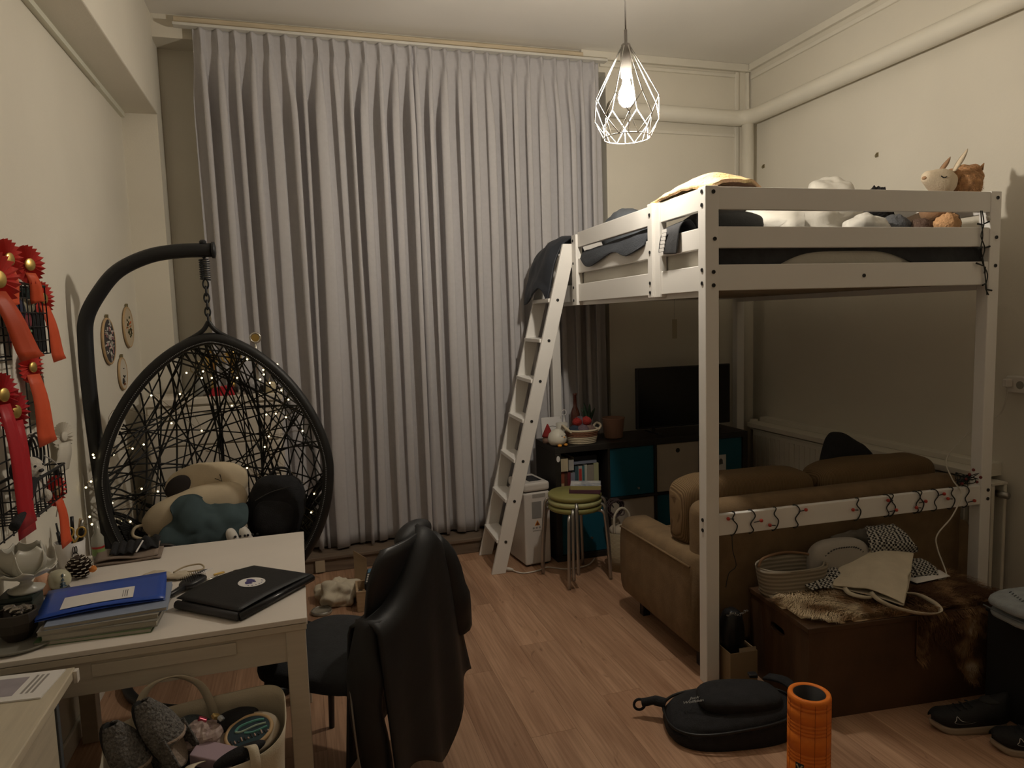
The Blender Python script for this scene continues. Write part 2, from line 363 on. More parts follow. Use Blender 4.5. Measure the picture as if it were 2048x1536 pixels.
# ---------------------------------------------------------------- curtains
CURT = M('curtain_grey', (0.50, 0.485, 0.495), 0.85, var=0.03, vscale=40, bump=0.05, bscale=300, spec=0.3)
def curtain(x0, x1, npl, seed, label, top=3.418, hem=0.125, y0=4.728, lean=(0, 0)):
    rnd = random.Random(seed); ns = npl*18+1; nz = 46
    ph = [rnd.uniform(-0.33, 0.33) for _ in range(npl+2)]; am = [rnd.uniform(0.55, 1.25) for _ in range(npl+2)]
    def lin(a, t):
        t = max(0, min(len(a)-1.001, t)); i = int(t); f = t-i; f = f*f*(3-2*f); return a[i]*(1-f)+a[i+1]*f
    def fn(u, v):
        s = u*npl; h = v                      # v = 0 at the top, 1 at the hem
        x = x0+(x1-x0)*u
        tp = max(0.0, 1-h/0.035)              # heading band
        k = s-int(s) if u < 1 else 1.0
        # pinch pleats: narrow proud ridge in the middle of each period
        pin = 0.5+0.5*cos(pi*min(1.0, max(-1.0, (h-0.028)/0.030)))   # pinched where the pleat is sewn
        ridge = exp(-((k-0.5)/(0.15-0.09*pin))**2)
        ytop = -0.044*ridge+0.010+0.010*cos(2*pi*3*(k-0.5))*exp(-((k-0.5)/0.22)**2)*(1-pin)
        sp = min(1, h/0.16); sp = sp*sp*(3-2*sp)
        s2 = s+lin(ph, s)*sp
        fold = cos(2*pi*(s2-0.5)); fold = (1 if fold > 0 else -1)*abs(fold)**0.62; fold2 = cos(pi*(s2-0.5)+seed)
        depth = (0.036+0.012*sp)*lin(am, s)
        y = -depth*(fold*(1-0.42*h)+0.62*fold2*sp*(0.35+0.65*h))
        y = ytop*(1-sp)+y*sp
        x += (0.016*sin(4*pi*(s2-0.5))-0.012*sin(2*pi*(s2-0.5)))*sp*(1-0.25*h)
        x += 0.05*mnoise.noise(Vector((u*7+seed, h*1.3, seed)))*h*(4*u*(1-u))
        x += (lean[0]*(1-u)+lean[1]*u)*h
        z = top-(top-hem)*h
        if h > 0.98: z += 0.022*mnoise.noise(Vector((s*0.8, seed, 0)))
        yy = y0+y+0.012*mnoise.noise(Vector((u*9, h*2, seed+4)))*h
        return (x, max(4.664, min(yy, 4.82 if z < 3.36 else 4.75)), z)
    b = MB(); rows = [0, .005, .010, .015, .020, .025, .030, .036, .043, .052, .063, .078, .1, .13, .16]+[.16+(.84)*i/34 for i in range(1, 35)]
    vs = []; fs = []; n = ns
    for v in rows:
        for i in range(n): vs.append(fn(i/(n-1), v))
    for j in range(len(rows)-1):
        for i in range(n-1): fs.append((j*n+i, (j+1)*n+i, (j+1)*n+i+1, j*n+i+1))
    b.add(vs, fs); o = b.obj('curtain', CURT, None, smooth=True, solid=0.0022)
    return tag(o, label, 'curtain', 'pleated curtains on the back wall')
curtain(-0.50, 0.86, 14, 3, 'grey pleated curtain panel on the left, behind the hanging egg chair', lean=(0.03, 0.0))
curtain(0.80, 2.17, 14, 11, 'grey pleated curtain panel on the right, behind the loft bed ladder', y0=4.735, lean=(0, 0.03))

# ---------------------------------------------------------------- heating pipes and radiator
PIPEM = M('pipe_paint', (0.76, 0.72, 0.62), 0.55, var=0.02, vscale=4)
pts = [(2.24, 4.72, 3.095), (3.25, 4.72, 3.085)]+[(3.25+0.14*sin(a), 4.72-0.14+0.14*cos(a), 3.083) for a in [i*pi/2/6 for i in range(1, 7)]]+[(3.39, 3.0, 3.08), (3.39, YN, 3.075)]
tag(MB().tube(pts, 0.057, 20).obj('heating_pipe', PIPEM, None, smooth=True), 'thick white heating pipe running high round the corner and along the right wall', 'pipe')
vp = thing('riser_pipe', 'vertical white pipe in the far corner under the loft bed', 'pipe', (3.36, 4.66, 0))
MB().tube([(0, 0, 0), (0, 0, 3.025)], 0.045, 16).obj('pipe', PIPEM, vp, smooth=True)
MB().lathe([(0.0, 0.70), (0.03, 0.702), (0.034, 0.72), (0.034, 0.76), (0.028, 0.78), (0, 0.782)], 16, cx=0.0, cy=-0.085).obj('knob', TRIMM, vp, smooth=True)
MB().tube([(0, 0, 0.735), (0, -0.085, 0.735)], 0.012, 10).obj('stub', PIPEM, vp, smooth=True)
rad = thing('radiator', 'cream panel radiator along the right wall behind the sofa', 'radiator', (3.33, 2.60, 0))
MB().box(0.0, 0.022, 0, 1.95, 0.14, 0.70).obj('front_panel', PIPEM, rad, bevel=0.006)
MB().box(0.085, 0.105, 0, 1.95, 0.14, 0.70).obj('back_panel', PIPEM, rad, bevel=0.006)
rb = MB()
for k in range(36): rb.box(-0.008, 0.001, 0.04+k*0.053, 0.065+k*0.053, 0.17, 0.67)
r_ = rb.obj('rib_relief', PIPEM, rad, bevel=0.003); r_['kind'] = 'stuff'
MB().box(0.0, 0.105, 0.0, 1.95, 0.701, 0.712).obj('top_grille', PIPEM, rad)
MB().tube([(0.052, -0.045, 0.655), (0.052, 0.02, 0.655)], 0.018, 12).obj('valve', CHROME, rad, smooth=True)
for yy in (0.3, 1.6): MB().box(0.105, 0.138, yy, yy+0.04, 0.2, 0.6).obj('wall_bracket', PIPEM, rad)
for yy in (0.08, 1.9): MB().tube([(0.052, yy, 0.0), (0.052, yy, 0.2)], 0.01, 8).obj('feed_pipe', PIPEM, rad, smooth=True)
sh = MB().box(3.285, XR, 2.66, 4.56, 0.73, 0.765).box(3.40, XR, 2.66, 4.56, 0.765, 0.80).obj('radiator_shelf', PIPEM, None, bevel=0.004)
struct(sh, 'pale shelf board above the radiator on the right wall')
# hooks on the right wall
HK = M('hook_brass', (0.30, 0.25, 0.14), 0.4, metal=0.7)
def hook(y, z, label):
    o = MB().tube(spline([(0, 0, 0.012), (-0.012, 0, 0.006), (-0.018, 0, -0.006), (-0.012, 0, -0.014)], 4), 0.0028, 6).box(-0.004, 0, -0.008, 0.008, -0.01, 0.016).obj('wall_hook', HK, None, loc=(XR, y, z), smooth=False)
    tag(o, label, 'hook', 'small hooks on the right wall')
hook(3.522, 2.55, 'small metal hook alone on the right wall above the middle of the loft bed')
hook(4.613, 2.71, 'small metal hook on the right wall beside the room corner')
hook(3.02, 3.45, 'small metal hook below the cornice above the thick pipe')
# wall socket with white charger cable
so = thing('wall_socket', 'white double wall socket with a plug on the right wall', 'socket', (XR, 2.585, 1.215))
MB().box(-0.045, 0, -0.075, 0.04, -0.042, 0.042).obj('plate', WHITE2, so, bevel=0.006)
MB().lathe([(0.02, 0), (0.02, 0.002)], 16).xf(Matrix.Translation((-0.0455, -0.035, 0)) @ Matrix.Rotation(pi/2, 4, 'Y')).obj('outlet', M('socket_shadow', (0.25, 0.24, 0.2), 0.6), so)
MB().box(-0.085, -0.045, 0.0, 0.028, -0.012, 0.03).obj('plug', WHITE2, so, bevel=0.006)

# ---------------------------------------------------------------- pendant lamp (the light of the room)
lp = thing('pendant_lamp', 'white wire cage pendant lamp with a glowing bulb', 'lamp', (LAMP.x, LAMP.y, 0))
K = 1.07
def lz(z): return LAMP.z+(z-2.495)*K
CAGE = M('cage_wire', (0.62, 0.61, 0.57), 0.45)
CORD = M('cord_grey', (0.30, 0.28, 0.26), 0.6)
MB().tube([(0, 0, lz(2.735)), (0, 0, ZC-0.03)], 0.0036, 8).obj('cord', CORD, lp, smooth=True)
MB().lathe([(0.05, ZC), (0.05, ZC-0.018), (0.02, ZC-0.035), (0, ZC-0.035)], 20).obj('ceiling_rose', CORD, lp, smooth=True)
MB().lathe([(r*K, lz(z)) for r, z in ((0.0065, 2.755), (0.0065, 2.705), (0.017, 2.70), (0.022, 2.685), (0.022, 2.575), (0.019, 2.57), (0, 2.57))], 18).obj('socket', CORD, lp, smooth=True)
cg = MB(); n = 8; R1, R2 = 0.134*K, 0.129*K
T = [(0.021*cos(2*pi*k/n), 0.021*sin(2*pi*k/n), lz(2.69)) for k in range(n)]
U = [(R1*cos(2*pi*k/n), R1*sin(2*pi*k/n), lz(2.482)) for k in range(n)]
Lw = [(R2*cos(2*pi*(k+.5)/n), R2*sin(2*pi*(k+.5)/n), lz(2.405)) for k in range(n)]
Bt = [(0.101*cos(2*pi*(k+.5)/n), 0.101*sin(2*pi*(k+.5)/n), lz(2.335)) for k in range(n)]
Bm = [(0.101*cos(2*pi*k/n), 0.101*sin(2*pi*k/n), lz(2.335)) for k in range(n)]
wr = 0.0023
def wire(a, b): MB().tube([a, b], wr, 6).obj('wire', CAGE, lp, smooth=True)
for k in range(n):
    wire(T[k], U[k]); wire(U[k], Lw[k]); wire(Lw[k], U[(k+1) % n]); wire(Lw[k], Bt[k]); wire(Lw[k], Bm[k]); wire(Lw[k], Bm[(k+1) % n])
MB().torus((0, 0, lz(2.335)), 0.101, 0.0026, n=32, k=6).obj('bottom_ring', CAGE, lp, smooth=True)
bulb = MB().lathe([(r, LAMP.z+z) for r, z in ((0.0, -0.040), (0.018, -0.037), (0.031, -0.022), (0.036, 0.0), (0.031, 0.025), (0.019, 0.050), (0.014, 0.078), (0, 0.080))], 24)
BULBM = M('bulb_glow', (1, 1, 1), 0.4, emit=LAMP_COL, estr=LAMP_POWER/(0.0165*pi)*0.32)
bulb.obj('bulb', BULBM, lp, smooth=True)
# ================================================================ LOFT BED
BX, BY, BR = 1.623, 2.53, -0.04234
bed = thing('loft_bed', 'tall white wooden loft bed with guard rails and a leaning ladder', 'bed', (BX, BY, 0), BR)
def bedpt(u, v, z=0):
    c_, s_ = cos(BR), sin(BR); return Vector((BX+u*c_-v*s_, BY+u*s_+v*c_, z))
BW, BL, PT = 1.53, 2.13, 0.062
BEDW = M('bed_white', (0.80, 0.78, 0.745), 0.42, var=0.015, vscale=3, spec=0.4)
for u, v in ((0, 0), (BW-PT, 0), (0, BL-PT), (BW-PT, BL-PT)):
    MB().box(u, u+PT, v, v+PT, 0, 2.14).obj('post', BEDW, bed, bevel=0.004)
RZs = ((2.045, 2.137), (1.888, 1.976), (1.713, 1.82))
for z0, z1 in RZs:                                                   # short front side
    MB().box(PT-0.002, BW-PT+0.002, 0.004, 0.030, z0, z1).obj('front_rail', BEDW, bed, bevel=0.003)
MB().box(PT-0.002, BW-PT+0.002, 0.004, 0.030, 0.665, 0.757).obj('low_board', BEDW, bed, bevel=0.003)
for z0, z1 in RZs:                                                   # long ladder side
    MB().box(0.004, 0.030, PT-0.002, 0.405, z0, z1).obj('side_rail', BEDW, bed, bevel=0.003)
    MB().box(0.004, 0.030, 0.505, 1.52, z0, z1).obj('side_rail', BEDW, bed, bevel=0.003)
MB().box(0.004, 0.030, 1.60, BL-PT, 1.713, 1.82).obj('side_rail', BEDW, bed, bevel=0.003)
MB().box(-0.016, 0.03, 0.455, 0.505, 1.70, 2.142).obj('guard_post', BEDW, bed, bevel=0.003)
MB().box(-0.004, 0.034, 0.405, 0.455, 1.70, 2.137).obj('guard_post', BEDW, bed, bevel=0.003)
MB().box(-0.010, 0.034, 1.52, 1.60, 1.69, 2.125).obj('guard_post', BEDW, bed, bevel=0.003)
for z0, z1 in RZs:                                                   # wall side and head side
    MB().box(BW-0.030, BW-0.004, PT-0.002, BL-PT+0.002, z0, z1).obj('side_rail', BEDW, bed, bevel=0.003)
    MB().box(PT-0.002, BW-PT+0.002, BL-0.030, BL-0.004, z0, z1).obj('end_rail', BEDW, bed, bevel=0.003)
SL = M('slat_pine', (0.33, 0.27, 0.20), 0.8, var=0.1, vscale=6)
for k in range(15):
    v = 0.075+k*0.137; MB().box(0.032, BW-0.032, v, v+0.09, 1.722, 1.740).obj('slat', SL, bed, bevel=0.002, seg=1)
MB().box(0.031, 0.06, PT, BL-PT, 1.69, 1.721).obj('slat_ledger', BEDW, bed); MB().box(BW-0.06, BW-0.031, PT, BL-PT, 1.69, 1.721).obj('slat_ledger', BEDW, bed)
def bolt(p, ax):
    r = 0.0085
    m = MB().lathe([(r, 0), (r, 0.003), (r*0.55, 0.003), (r*0.5, 0.001), (0, 0.001)], 12)
    rot = Matrix.Rotation(pi/2, 4, 'X') if ax == 'f' else Matrix.Rotation(-pi/2, 4, 'Y')
    m.xf(Matrix.Translation(p) @ rot).obj('bolt', BOLT, bed)
for z in (2.115, 1.925, 1.79, 1.735): bolt((0.036 if z != 1.925 else 0.042, 0, z), 'f')
for z in (0.735, 0.69): bolt((0.0, 0.03, z), 's')
for z in (2.12, 2.065, 1.80, 1.745): bolt((0, 0.028, z), 's')
for z in (2.09, 1.915, 1.77, 1.725): bolt((-0.016, 0.48, z), 's')
for z in (2.09, 1.95, 1.80, 1.72): bolt((-0.010, 1.57, z), 's')
for z in (2.11, 1.93, 1.80): bolt((BW-0.025, 0, z), 'f')
for z in (0.733, 0.69): bolt((BW-0.02, 0, z), 'f')
bolt((0.78, 0.004, 1.765), 'f')
for z in (2.10, 1.93): bolt((0, BL-0.03, z), 's')
# ladder (bolted to the bed)
def lad(v): return Vector((-0.548, v, 0.0)), Vector((-0.022, v, 2.075))
for v in (1.605, 1.985):
    a, b = lad(v); d = (b-a).normalized(); nrm = Vector((d.z, 0, -d.x))*0.044
    poly = []
    for p, s in ((a, 1), (a, -1), (b, -1), (b, 1)):
        q = p+nrm*s
        q = q - d*((q.z-p.z)/d.z)      # cut level at foot and top
        poly.append((q.x, q.z))
    MB().prism(poly, v-0.0125, v+0.0125, 'xz').obj('ladder_stringer', BEDW, bed, bevel=0.003)
for z in (0.206, 0.463, 0.716, 0.968, 1.219, 1.473, 1.726):
    u = -0.548+0.526*z/2.075
    MB().box(u-0.055, u+0.045, 1.617, 1.973, z-0.012, z+0.012).obj('rung', BEDW, bed, bevel=0.003)
    m = MB().lathe([(0.0095, 0), (0.0095, 0.003), (0, 0.003)], 12); m.xf(Matrix.Translation((u, 1.5925, z)) @ Matrix.Rotation(pi/2, 4, 'X')); m.obj('bolt', BOLT, bed)

# ---------------------------------------------------------------- mattress, sheet and bedding (in bed space)
def onbed(o): o.location = (BX, BY, 0); o.rotation_euler = (0, 0, BR); return o
WFAB = M('white_cotton', (0.70, 0.67, 0.60), 0.9, var=0.03, vscale=9, bump=0.12, bscale=60)
DFAB = M('charcoal_cotton', (0.040, 0.041, 0.045), 0.9, var=0.2, vscale=25, bump=0.15, bscale=150)
mat_ = MB().box(0.04, BW-0.042, 0.05, BL-0.04, 1.742, 1.925).obj('mattress', WFAB, None, bevel=0.03, seg=4)
tag(onbed(mat_), 'white mattress lying on the loft bed slats', 'mattress')
def hem(u): return 1.75+0.125*exp(-((u-0.72)/0.40)**4) if 0.1 < u < 1.35 else 1.75
def sheet_fn(s, t):
    u = 0.037+(BW-0.076)*s
    if t < 0.45:
        z = hem(u)+(1.915-hem(u))*(t/0.45); return (u, 0.036+0.006*sin(u*14), z)
    if t < 0.55: k = (t-0.45)/0.1; return (u, 0.036+0.03*k, 1.915+0.018*sin(k*pi/2))
    k = (t-0.55)/0.45; return (u, 0.066+k*(BL-0.12), 1.933+0.006*mnoise.noise(Vector((u*5, k*9, 0))))
sh_ = MB().grid(sheet_fn, 50, 30).obj('fitted_sheet', DFAB, None, smooth=True, solid=0.003, offset=1)
tag(onbed(sh_), 'charcoal sheet tucked over the loft bed mattress with a lifted front hem', 'bed sheet')
# hill of white bedding on the mattress
def mound(name, label, cat, c, r, seed, mat=WFAB, amp=0.22, freq=11.0, p=2.2, zmin=1.94, n=44, m=26, group=None):
    o = blob(c, r, amp, freq, seed, p, n, m, zmin=zmin).obj(name, mat, None, smooth=True); onbed(o); tag(o, label, cat, group); return o
mound('duvet', 'crumpled white duvet heaped on the loft bed', 'duvet', (0.86, 0.60, 2.03), (0.34, 0.26, 0.145), 2.0, amp=0.3, freq=9)
mound('pillow', 'large white pillow standing up behind the duvet heap on the loft bed', 'pillow', (1.21, 0.76, 2.13), (0.17, 0.13, 0.225), 5.0, amp=0.18, freq=8)
mound('pillowcase', 'pale satin pillow behind the front rail of the loft bed', 'pillow', (0.97, 0.215, 2.0), (0.115, 0.07, 0.06), 9.0, amp=0.25, freq=16, mat=M('satin_grey', (0.62, 0.60, 0.55), 0.4, var=0.05))
mound('plush_ball', 'black fluffy toy peeking over the loft bed rail', 'plush toy', (1.28, 0.50, 2.085), (0.075, 0.075, 0.145), 3.0, mat=M('black_fur', (0.012, 0.011, 0.012), 0.95, bump=0.8, bscale=90), amp=0.3, freq=30)
mound('plush_ball', 'grey plush toy seen between the front rails of the loft bed', 'plush toy', (1.165, 0.25, 2.0), (0.07, 0.07, 0.065), 4.0, mat=M('grey_fur', (0.11, 0.115, 0.125), 0.95, bump=0.6, bscale=120), amp=0.15, freq=25)
mound('plush_ball', 'dark brown plush toy seen between the front rails of the loft bed', 'plush toy', (1.265, 0.19, 1.99), (0.055, 0.06, 0.052), 6.0, mat=M('brown_fur', (0.12, 0.075, 0.055), 0.95, bump=0.7, bscale=120), amp=0.15, freq=25)
mound('plush_ball', 'peach fluffy plush toy seen between the front rails of the loft bed', 'plush toy', (1.325, 0.10, 1.995), (0.052, 0.05, 0.056), 7.0, mat=M('peach_fur', (0.66, 0.38, 0.19), 0.95, bump=1.0, bscale=90), amp=0.25, freq=40)
mound('blanket_roll', 'dark brown rolled blanket under the soft toys at the loft bed corner', 'blanket', (1.41, 0.30, 2.01), (0.055, 0.20, 0.075), 8.0, mat=M('umber_wool', (0.10, 0.065, 0.04), 0.95, bump=0.5, bscale=100), amp=0.12, freq=18)
mound('cushion', 'dark grey flat cushion inside the loft bed at the front corner', 'cushion', (0.235, 0.27, 2.005), (0.165, 0.15, 0.07), 1.0, mat=M('slate_fabric', (0.09, 0.095, 0.10), 0.9, bump=0.2, bscale=140), amp=0.08, p=3.2)
mound('bag', 'slate blue soft bag behind the ladder side rail of the loft bed', 'bag', (0.30, 1.42, 2.10), (0.14, 0.24, 0.165), 12.0, mat=M('slate_blue', (0.12, 0.135, 0.155), 0.9, var=0.1), amp=0.1)
# yellow and pink blanket thrown over the front left corner
BLK = M('peach_yellow_blanket', (0.80, 0.62, 0.27), 0.95, vscale=7, col2=(0.80, 0.48, 0.34), bump=0.7, bscale=80)
rows = [[(0.02, 0.56, 2.150), (0.0, 0.45, 2.152), (-0.006, 0.33, 2.156), (0.0, 0.22, 2.165), (0.01, 0.13, 2.160), (0.05, 0.04, 2.152)],
        [(0.06, 0.57, 2.165), (0.05, 0.46, 2.20), (0.05, 0.36, 2.205), (0.06, 0.24, 2.225), (0.08, 0.12, 2.205), (0.13, 0.06, 2.175)],
        [(0.13, 0.56, 2.17), (0.12, 0.45, 2.215), (0.14, 0.34, 2.225), (0.17, 0.24, 2.25), (0.19, 0.15, 2.235), (0.22, 0.08, 2.20)],
        [(0.22, 0.54, 2.13), (0.22, 0.44, 2.17), (0.24, 0.35, 2.21), (0.27, 0.27, 2.235), (0.30, 0.19, 2.22), (0.33, 0.12, 2.18)],
        [(0.30, 0.52, 2.07), (0.31, 0.43, 2.10), (0.33, 0.36, 2.14), (0.37, 0.29, 2.17), (0.40, 0.22, 2.16), (0.41, 0.16, 2.12)]]
rows = [[(x, y, z-(0.016 if z > 2.19 else 0.0)) for x, y, z in r] for r in rows]
o = cloth(rows, 'throw_blanket', BLK, None, solid=0.014, amp=0.016, freq=13); onbed(o); tag(o, 'fluffy yellow and pink blanket thrown over the loft bed corner', 'blanket')
# slate pillow under the blanket
mound('pillow', 'grey pillow under the yellow blanket on the loft bed', 'pillow', (0.25, 0.34, 2.125), (0.16, 0.14, 0.06), 14.0, mat=M('pillow_grey', (0.26, 0.26, 0.26), 0.9), amp=0.06, p=2.6, zmin=2.08)
# dark jacket over the ladder top
NAVY = M('navy_nylon', (0.025, 0.029, 0.038), 0.55, var=0.2, vscale=12)
rows = [[(0.10, 1.60, 1.99), (0.11, 1.70, 2.0), (0.12, 1.82, 2.0), (0.12, 1.93, 1.99), (0.12, 2.02, 1.98)],
        [(0.02, 1.585, 2.12), (0.02, 1.70, 2.13), (0.02, 1.82, 2.12), (0.02, 1.93, 2.11), (0.02, 2.03, 2.10)],
        [(-0.07, 1.63, 2.07), (-0.08, 1.72, 2.10), (-0.085, 1.82, 2.10), (-0.09, 1.93, 2.08), (-0.10, 2.03, 2.06)],
        [(-0.12, 1.64, 1.93), (-0.14, 1.72, 1.98), (-0.15, 1.82, 1.97), (-0.16, 1.93, 1.95), (-0.16, 2.04, 1.94)],
        [(-0.15, 1.65, 1.80), (-0.175, 1.73, 1.86), (-0.185, 1.83, 1.85), (-0.19, 1.93, 1.82), (-0.19, 2.04, 1.80)],
        [(-0.16, 1.66, 1.72), (-0.19, 1.74, 1.80), (-0.20, 1.84, 1.77), (-0.205, 1.94, 1.73), (-0.20, 2.05, 1.70)]]
o = cloth(rows, 'jacket', NAVY, None, solid=0.012, amp=0.018, freq=9, seed=3); onbed(o); tag(o, 'dark navy jacket hung over the top of the loft bed ladder', 'jacket')
# dark clothes spilling through the side rails
rows = [[(0.09, 1.45, 1.965), (0.09, 1.2, 1.97), (0.09, 0.95, 1.975), (0.09, 0.7, 1.98), (0.09, 0.54, 1.99)],
        [(0.055, 1.47, 2.02), (0.05, 1.2, 2.02), (0.05, 0.95, 2.03), (0.05, 0.72, 2.035), (0.05, 0.54, 2.04)],
        [(0.022, 1.48, 1.995), (0.012, 1.22, 1.995), (0.018, 0.95, 1.998), (0.018, 0.73, 2.01), (0.02, 0.55, 2.01)],
        [(0.012, 1.48, 1.975), (-0.010, 1.25, 1.94), (-0.002, 0.95, 1.975), (0.0, 0.75, 1.955), (0.005, 0.56, 1.97)],
        [(0.009, 1.48, 1.97), (-0.012, 1.28, 1.905), (-0.006, 0.95, 1.965), (-0.008, 0.77, 1.92), (-0.004, 0.57, 1.955)]]
o = cloth(rows, 'dark_cardigan', M('ink_knit', (0.045, 0.05, 0.06), 0.95, bump=0.4, bscale=120), None, solid=0.008, amp=0.006, freq=9, seed=6); onbed(o); tag(o, 'dark cardigan spilling through the ladder side rails of the loft bed', 'clothing')
sc_ = thing('hanging_shirt', 'black cloth with white printed squares hanging between the side rails', 'clothing', (BX, BY, 0), BR)
rows = [[(0.085, 0.37, 1.97), (0.085, 0.29, 1.97), (0.085, 0.20, 1.97)], [(0.04, 0.375, 2.02), (0.038, 0.29, 2.025), (0.04, 0.2, 2.03)], [(0.004, 0.38, 1.998), (0.0, 0.30, 2.0), (0.002, 0.21, 2.005)],
        [(-0.010, 0.385, 1.95), (-0.014, 0.30, 1.95), (-0.010, 0.21, 1.95)], [(-0.012, 0.39, 1.90), (-0.016, 0.31, 1.892), (-0.012, 0.22, 1.885)]]
cloth(rows, 'cloth', DFAB, sc_, solid=0.004)
for k in range(7):
    z = 1.996-k*0.0165; v = 0.318+0.006*k; MB().add([(-0.0225, v-0.022, z-0.007), (-0.0225, v+0.022, z-0.007), (-0.0225, v+0.022, z+0.0075), (-0.0225, v-0.022, z+0.0075), (-0.0205, v-0.022, z-0.007), (-0.0205, v+0.022, z-0.007), (-0.0205, v+0.022, z+0.0075), (-0.0205, v-0.022, z+0.0075)], [(0,1,2,3),(7,6,5,4),(0,4,5,1),(1,5,6,2),(2,6,7,3),(3,7,4,0)]).obj('printed_square', PAPER, sc_)
# soft toys perched on the right corner of the bed
dr = thing('plush_deer', 'cream sleeping deer soft toy perched on the loft bed rail corner', 'plush toy', tuple(bedpt(1.335, 0.165, 2.142)), BR); dr.scale = (1.1, 1.1, 1.1)
DEER = M('cream_plush', (0.72, 0.60, 0.44), 0.95, bump=0.3, bscale=150); DEERB = M('fawn_plush', (0.42, 0.25, 0.14), 0.95, bump=0.3, bscale=150)
hd = MB()
def dfn(i, t):    # head: lathe along local -x nose
    return None
prof = [(0.0, -0.082), (0.016, -0.080), (0.026, -0.070), (0.034, -0.050), (0.046, -0.025), (0.056, 0.005), (0.058, 0.03), (0.050, 0.055), (0.032, 0.072), (0.0, 0.078)]
hd.lathe(prof, 24, sy=0.95).xf(Matrix.Translation((0, 0, 0.064)) @ Matrix.Rotation(radians(14), 4, 'Y') @ Matrix.Rotation(pi/2, 4, 'Y'))
hd.obj('head', DEER, dr, smooth=True)
def ear(name, base, tip, w, mat, par):
    b_ = Vector(base); t_ = Vector(tip); d = t_-b_; nrm = Vector((0, 1, 0)).cross(d).normalized(); rows = []
    m = MB(); k = 9
    ring = []
    for i in range(k+1):
        s = i/k; wd = w*sin(pi*min(1, 0.18+0.82*s))**0.8*(1.0 if s < 1 else 0.05); p = b_+d*s
        ring.append([p+Vector((0, wd, 0)), p+nrm*wd*0.35, p-Vector((0, wd, 0)), p-nrm*wd*0.35])
    vs = [v for r in ring for v in r]; fs = []
    for i in range(k):
        for j in range(4): fs.append((i*4+j, i*4+(j+1) % 4, (i+1)*4+(j+1) % 4, (i+1)*4+j))
    fs += [(3, 2, 1, 0), (k*4, k*4+1, k*4+2, k*4+3)]
    m.add(vs, fs).obj(name, mat, par, smooth=True)
ear('ear', (0.045, -0.035, 0.10), (0.10, -0.05, 0.195), 0.019, DEER, dr); ear('ear', (0.04, 0.035, 0.105), (0.12, 0.055, 0.185), 0.019, DEERB, dr)
MB().tube(spline([(-0.030, -0.0425, 0.078), (-0.020, -0.0462, 0.070), (-0.008, -0.0502, 0.073)], 4), 0.0022, 6).obj('eyelid', BLACKF, dr)
MB().ball((-0.078, -0.004, 0.075), (0.009, 0.012, 0.008)).obj('nose', DEERB, dr, smooth=True)
blob((0.02, 0.03, -0.05), (0.07, 0.06, 0.06), 0.08, 12, 1).obj('body', DEERB, dr, smooth=True)
sq = thing('plush_squirrel', 'shaggy brown squirrel soft toy perched on the loft bed post', 'plush toy', tuple(bedpt(1.485, 0.17, 2.142)), BR); sq.scale = (1.22, 1.2, 1.22)
FUR = M('caramel_fur', (0.50, 0.27, 0.13), 0.98, var=0.3, vscale=60, bump=1.0, bscale=140)
bs = blob((0.0, 0, 0.045), (0.07, 0.065, 0.062), 0.16, 24, 2, n=40, m=26); bs.obj('body', FUR, sq, smooth=True)
blob((-0.055, 0, 0.072), (0.038, 0.04, 0.036), 0.12, 30, 5).obj('head', FUR, sq, smooth=True)
blob((0.032, 0.01, 0.082), (0.052, 0.05, 0.045), 0.3, 26, 8, n=40, m=26).obj('tail', FUR, sq, smooth=True)
MB().tube([(0.065, -0.02, 0.105), (0.08, -0.02, 0.128)], [0.010, 0.002], 7).obj('tuft', FUR, sq, smooth=True)
# a fringe of strands so that the fur reads shaggy
fr = MB(); rnd = random.Random(4)
for k in range(1500):
    a = rnd.uniform(0, 2*pi); t = rnd.uniform(-0.9, 1.0); d = Vector((cos(a)*sqrt(1-t*t), sin(a)*sqrt(1-t*t), t))
    c0, rr = ((0.0, 0, 0.045), (0.068, 0.063, 0.06)) if k % 2 else ((0.032, 0.01, 0.082), (0.052, 0.05, 0.045))
    p = Vector(c0)+Vector((d.x*rr[0], d.y*rr[1], d.z*rr[2])); q = p+d*rnd.uniform(0.004, 0.013)+Vector((0, 0, -0.008)); sdv = d.orthogonal().normalized()*0.0014
    fr.add([p-sdv, p+sdv, q], [(0, 1, 2)])
f_ = fr.obj('fur_strands', FUR, sq); f_['kind'] = 'stuff'
# ================================================================ UNDER THE BED
KD = M('black_brown_veneer', (0.022, 0.019, 0.016), 0.5, var=0.25, vscale=8, stretch=(1, 14, 14))
KX, KY = 1.565, 4.20
ks = thing('cube_shelf', 'black-brown cube shelf with eight compartments under the loft bed', 'shelf', (KX, KY, 0))
KWd, KH, KDp = 1.47, 0.77, 0.385
MB().box(0, KWd, 0, KDp, KH-0.04, KH).obj('top', KD, ks, bevel=0.002); MB().box(0, KWd, 0, KDp, 0, 0.04).obj('bottom', KD, ks, bevel=0.002)
MB().box(0, 0.04, 0, KDp, 0.04, KH-0.04).obj('side', KD, ks, bevel=0.002); MB().box(KWd-0.04, KWd, 0, KDp, 0.04, KH-0.04).obj('side', KD, ks, bevel=0.002)
cw = (KWd-0.08-3*0.016)/4; ch = (KH-0.08-0.016)/2
MB().box(0.04, KWd-0.04, 0, KDp, 0.04+ch, 0.056+ch).obj('shelf_board', KD, ks)
for k in range(3):
    x = 0.04+(k+1)*cw+k*0.016; MB().box(x, x+0.016, 0, KDp, 0.04, 0.04+ch).obj('divider', KD, ks); MB().box(x, x+0.016, 0, KDp, 0.056+ch, KH-0.04).obj('divider', KD, ks)
MB().box(0.04, KWd-0.04, KDp-0.004, KDp, 0.04, KH-0.04).obj('back_panel', KD, ks)
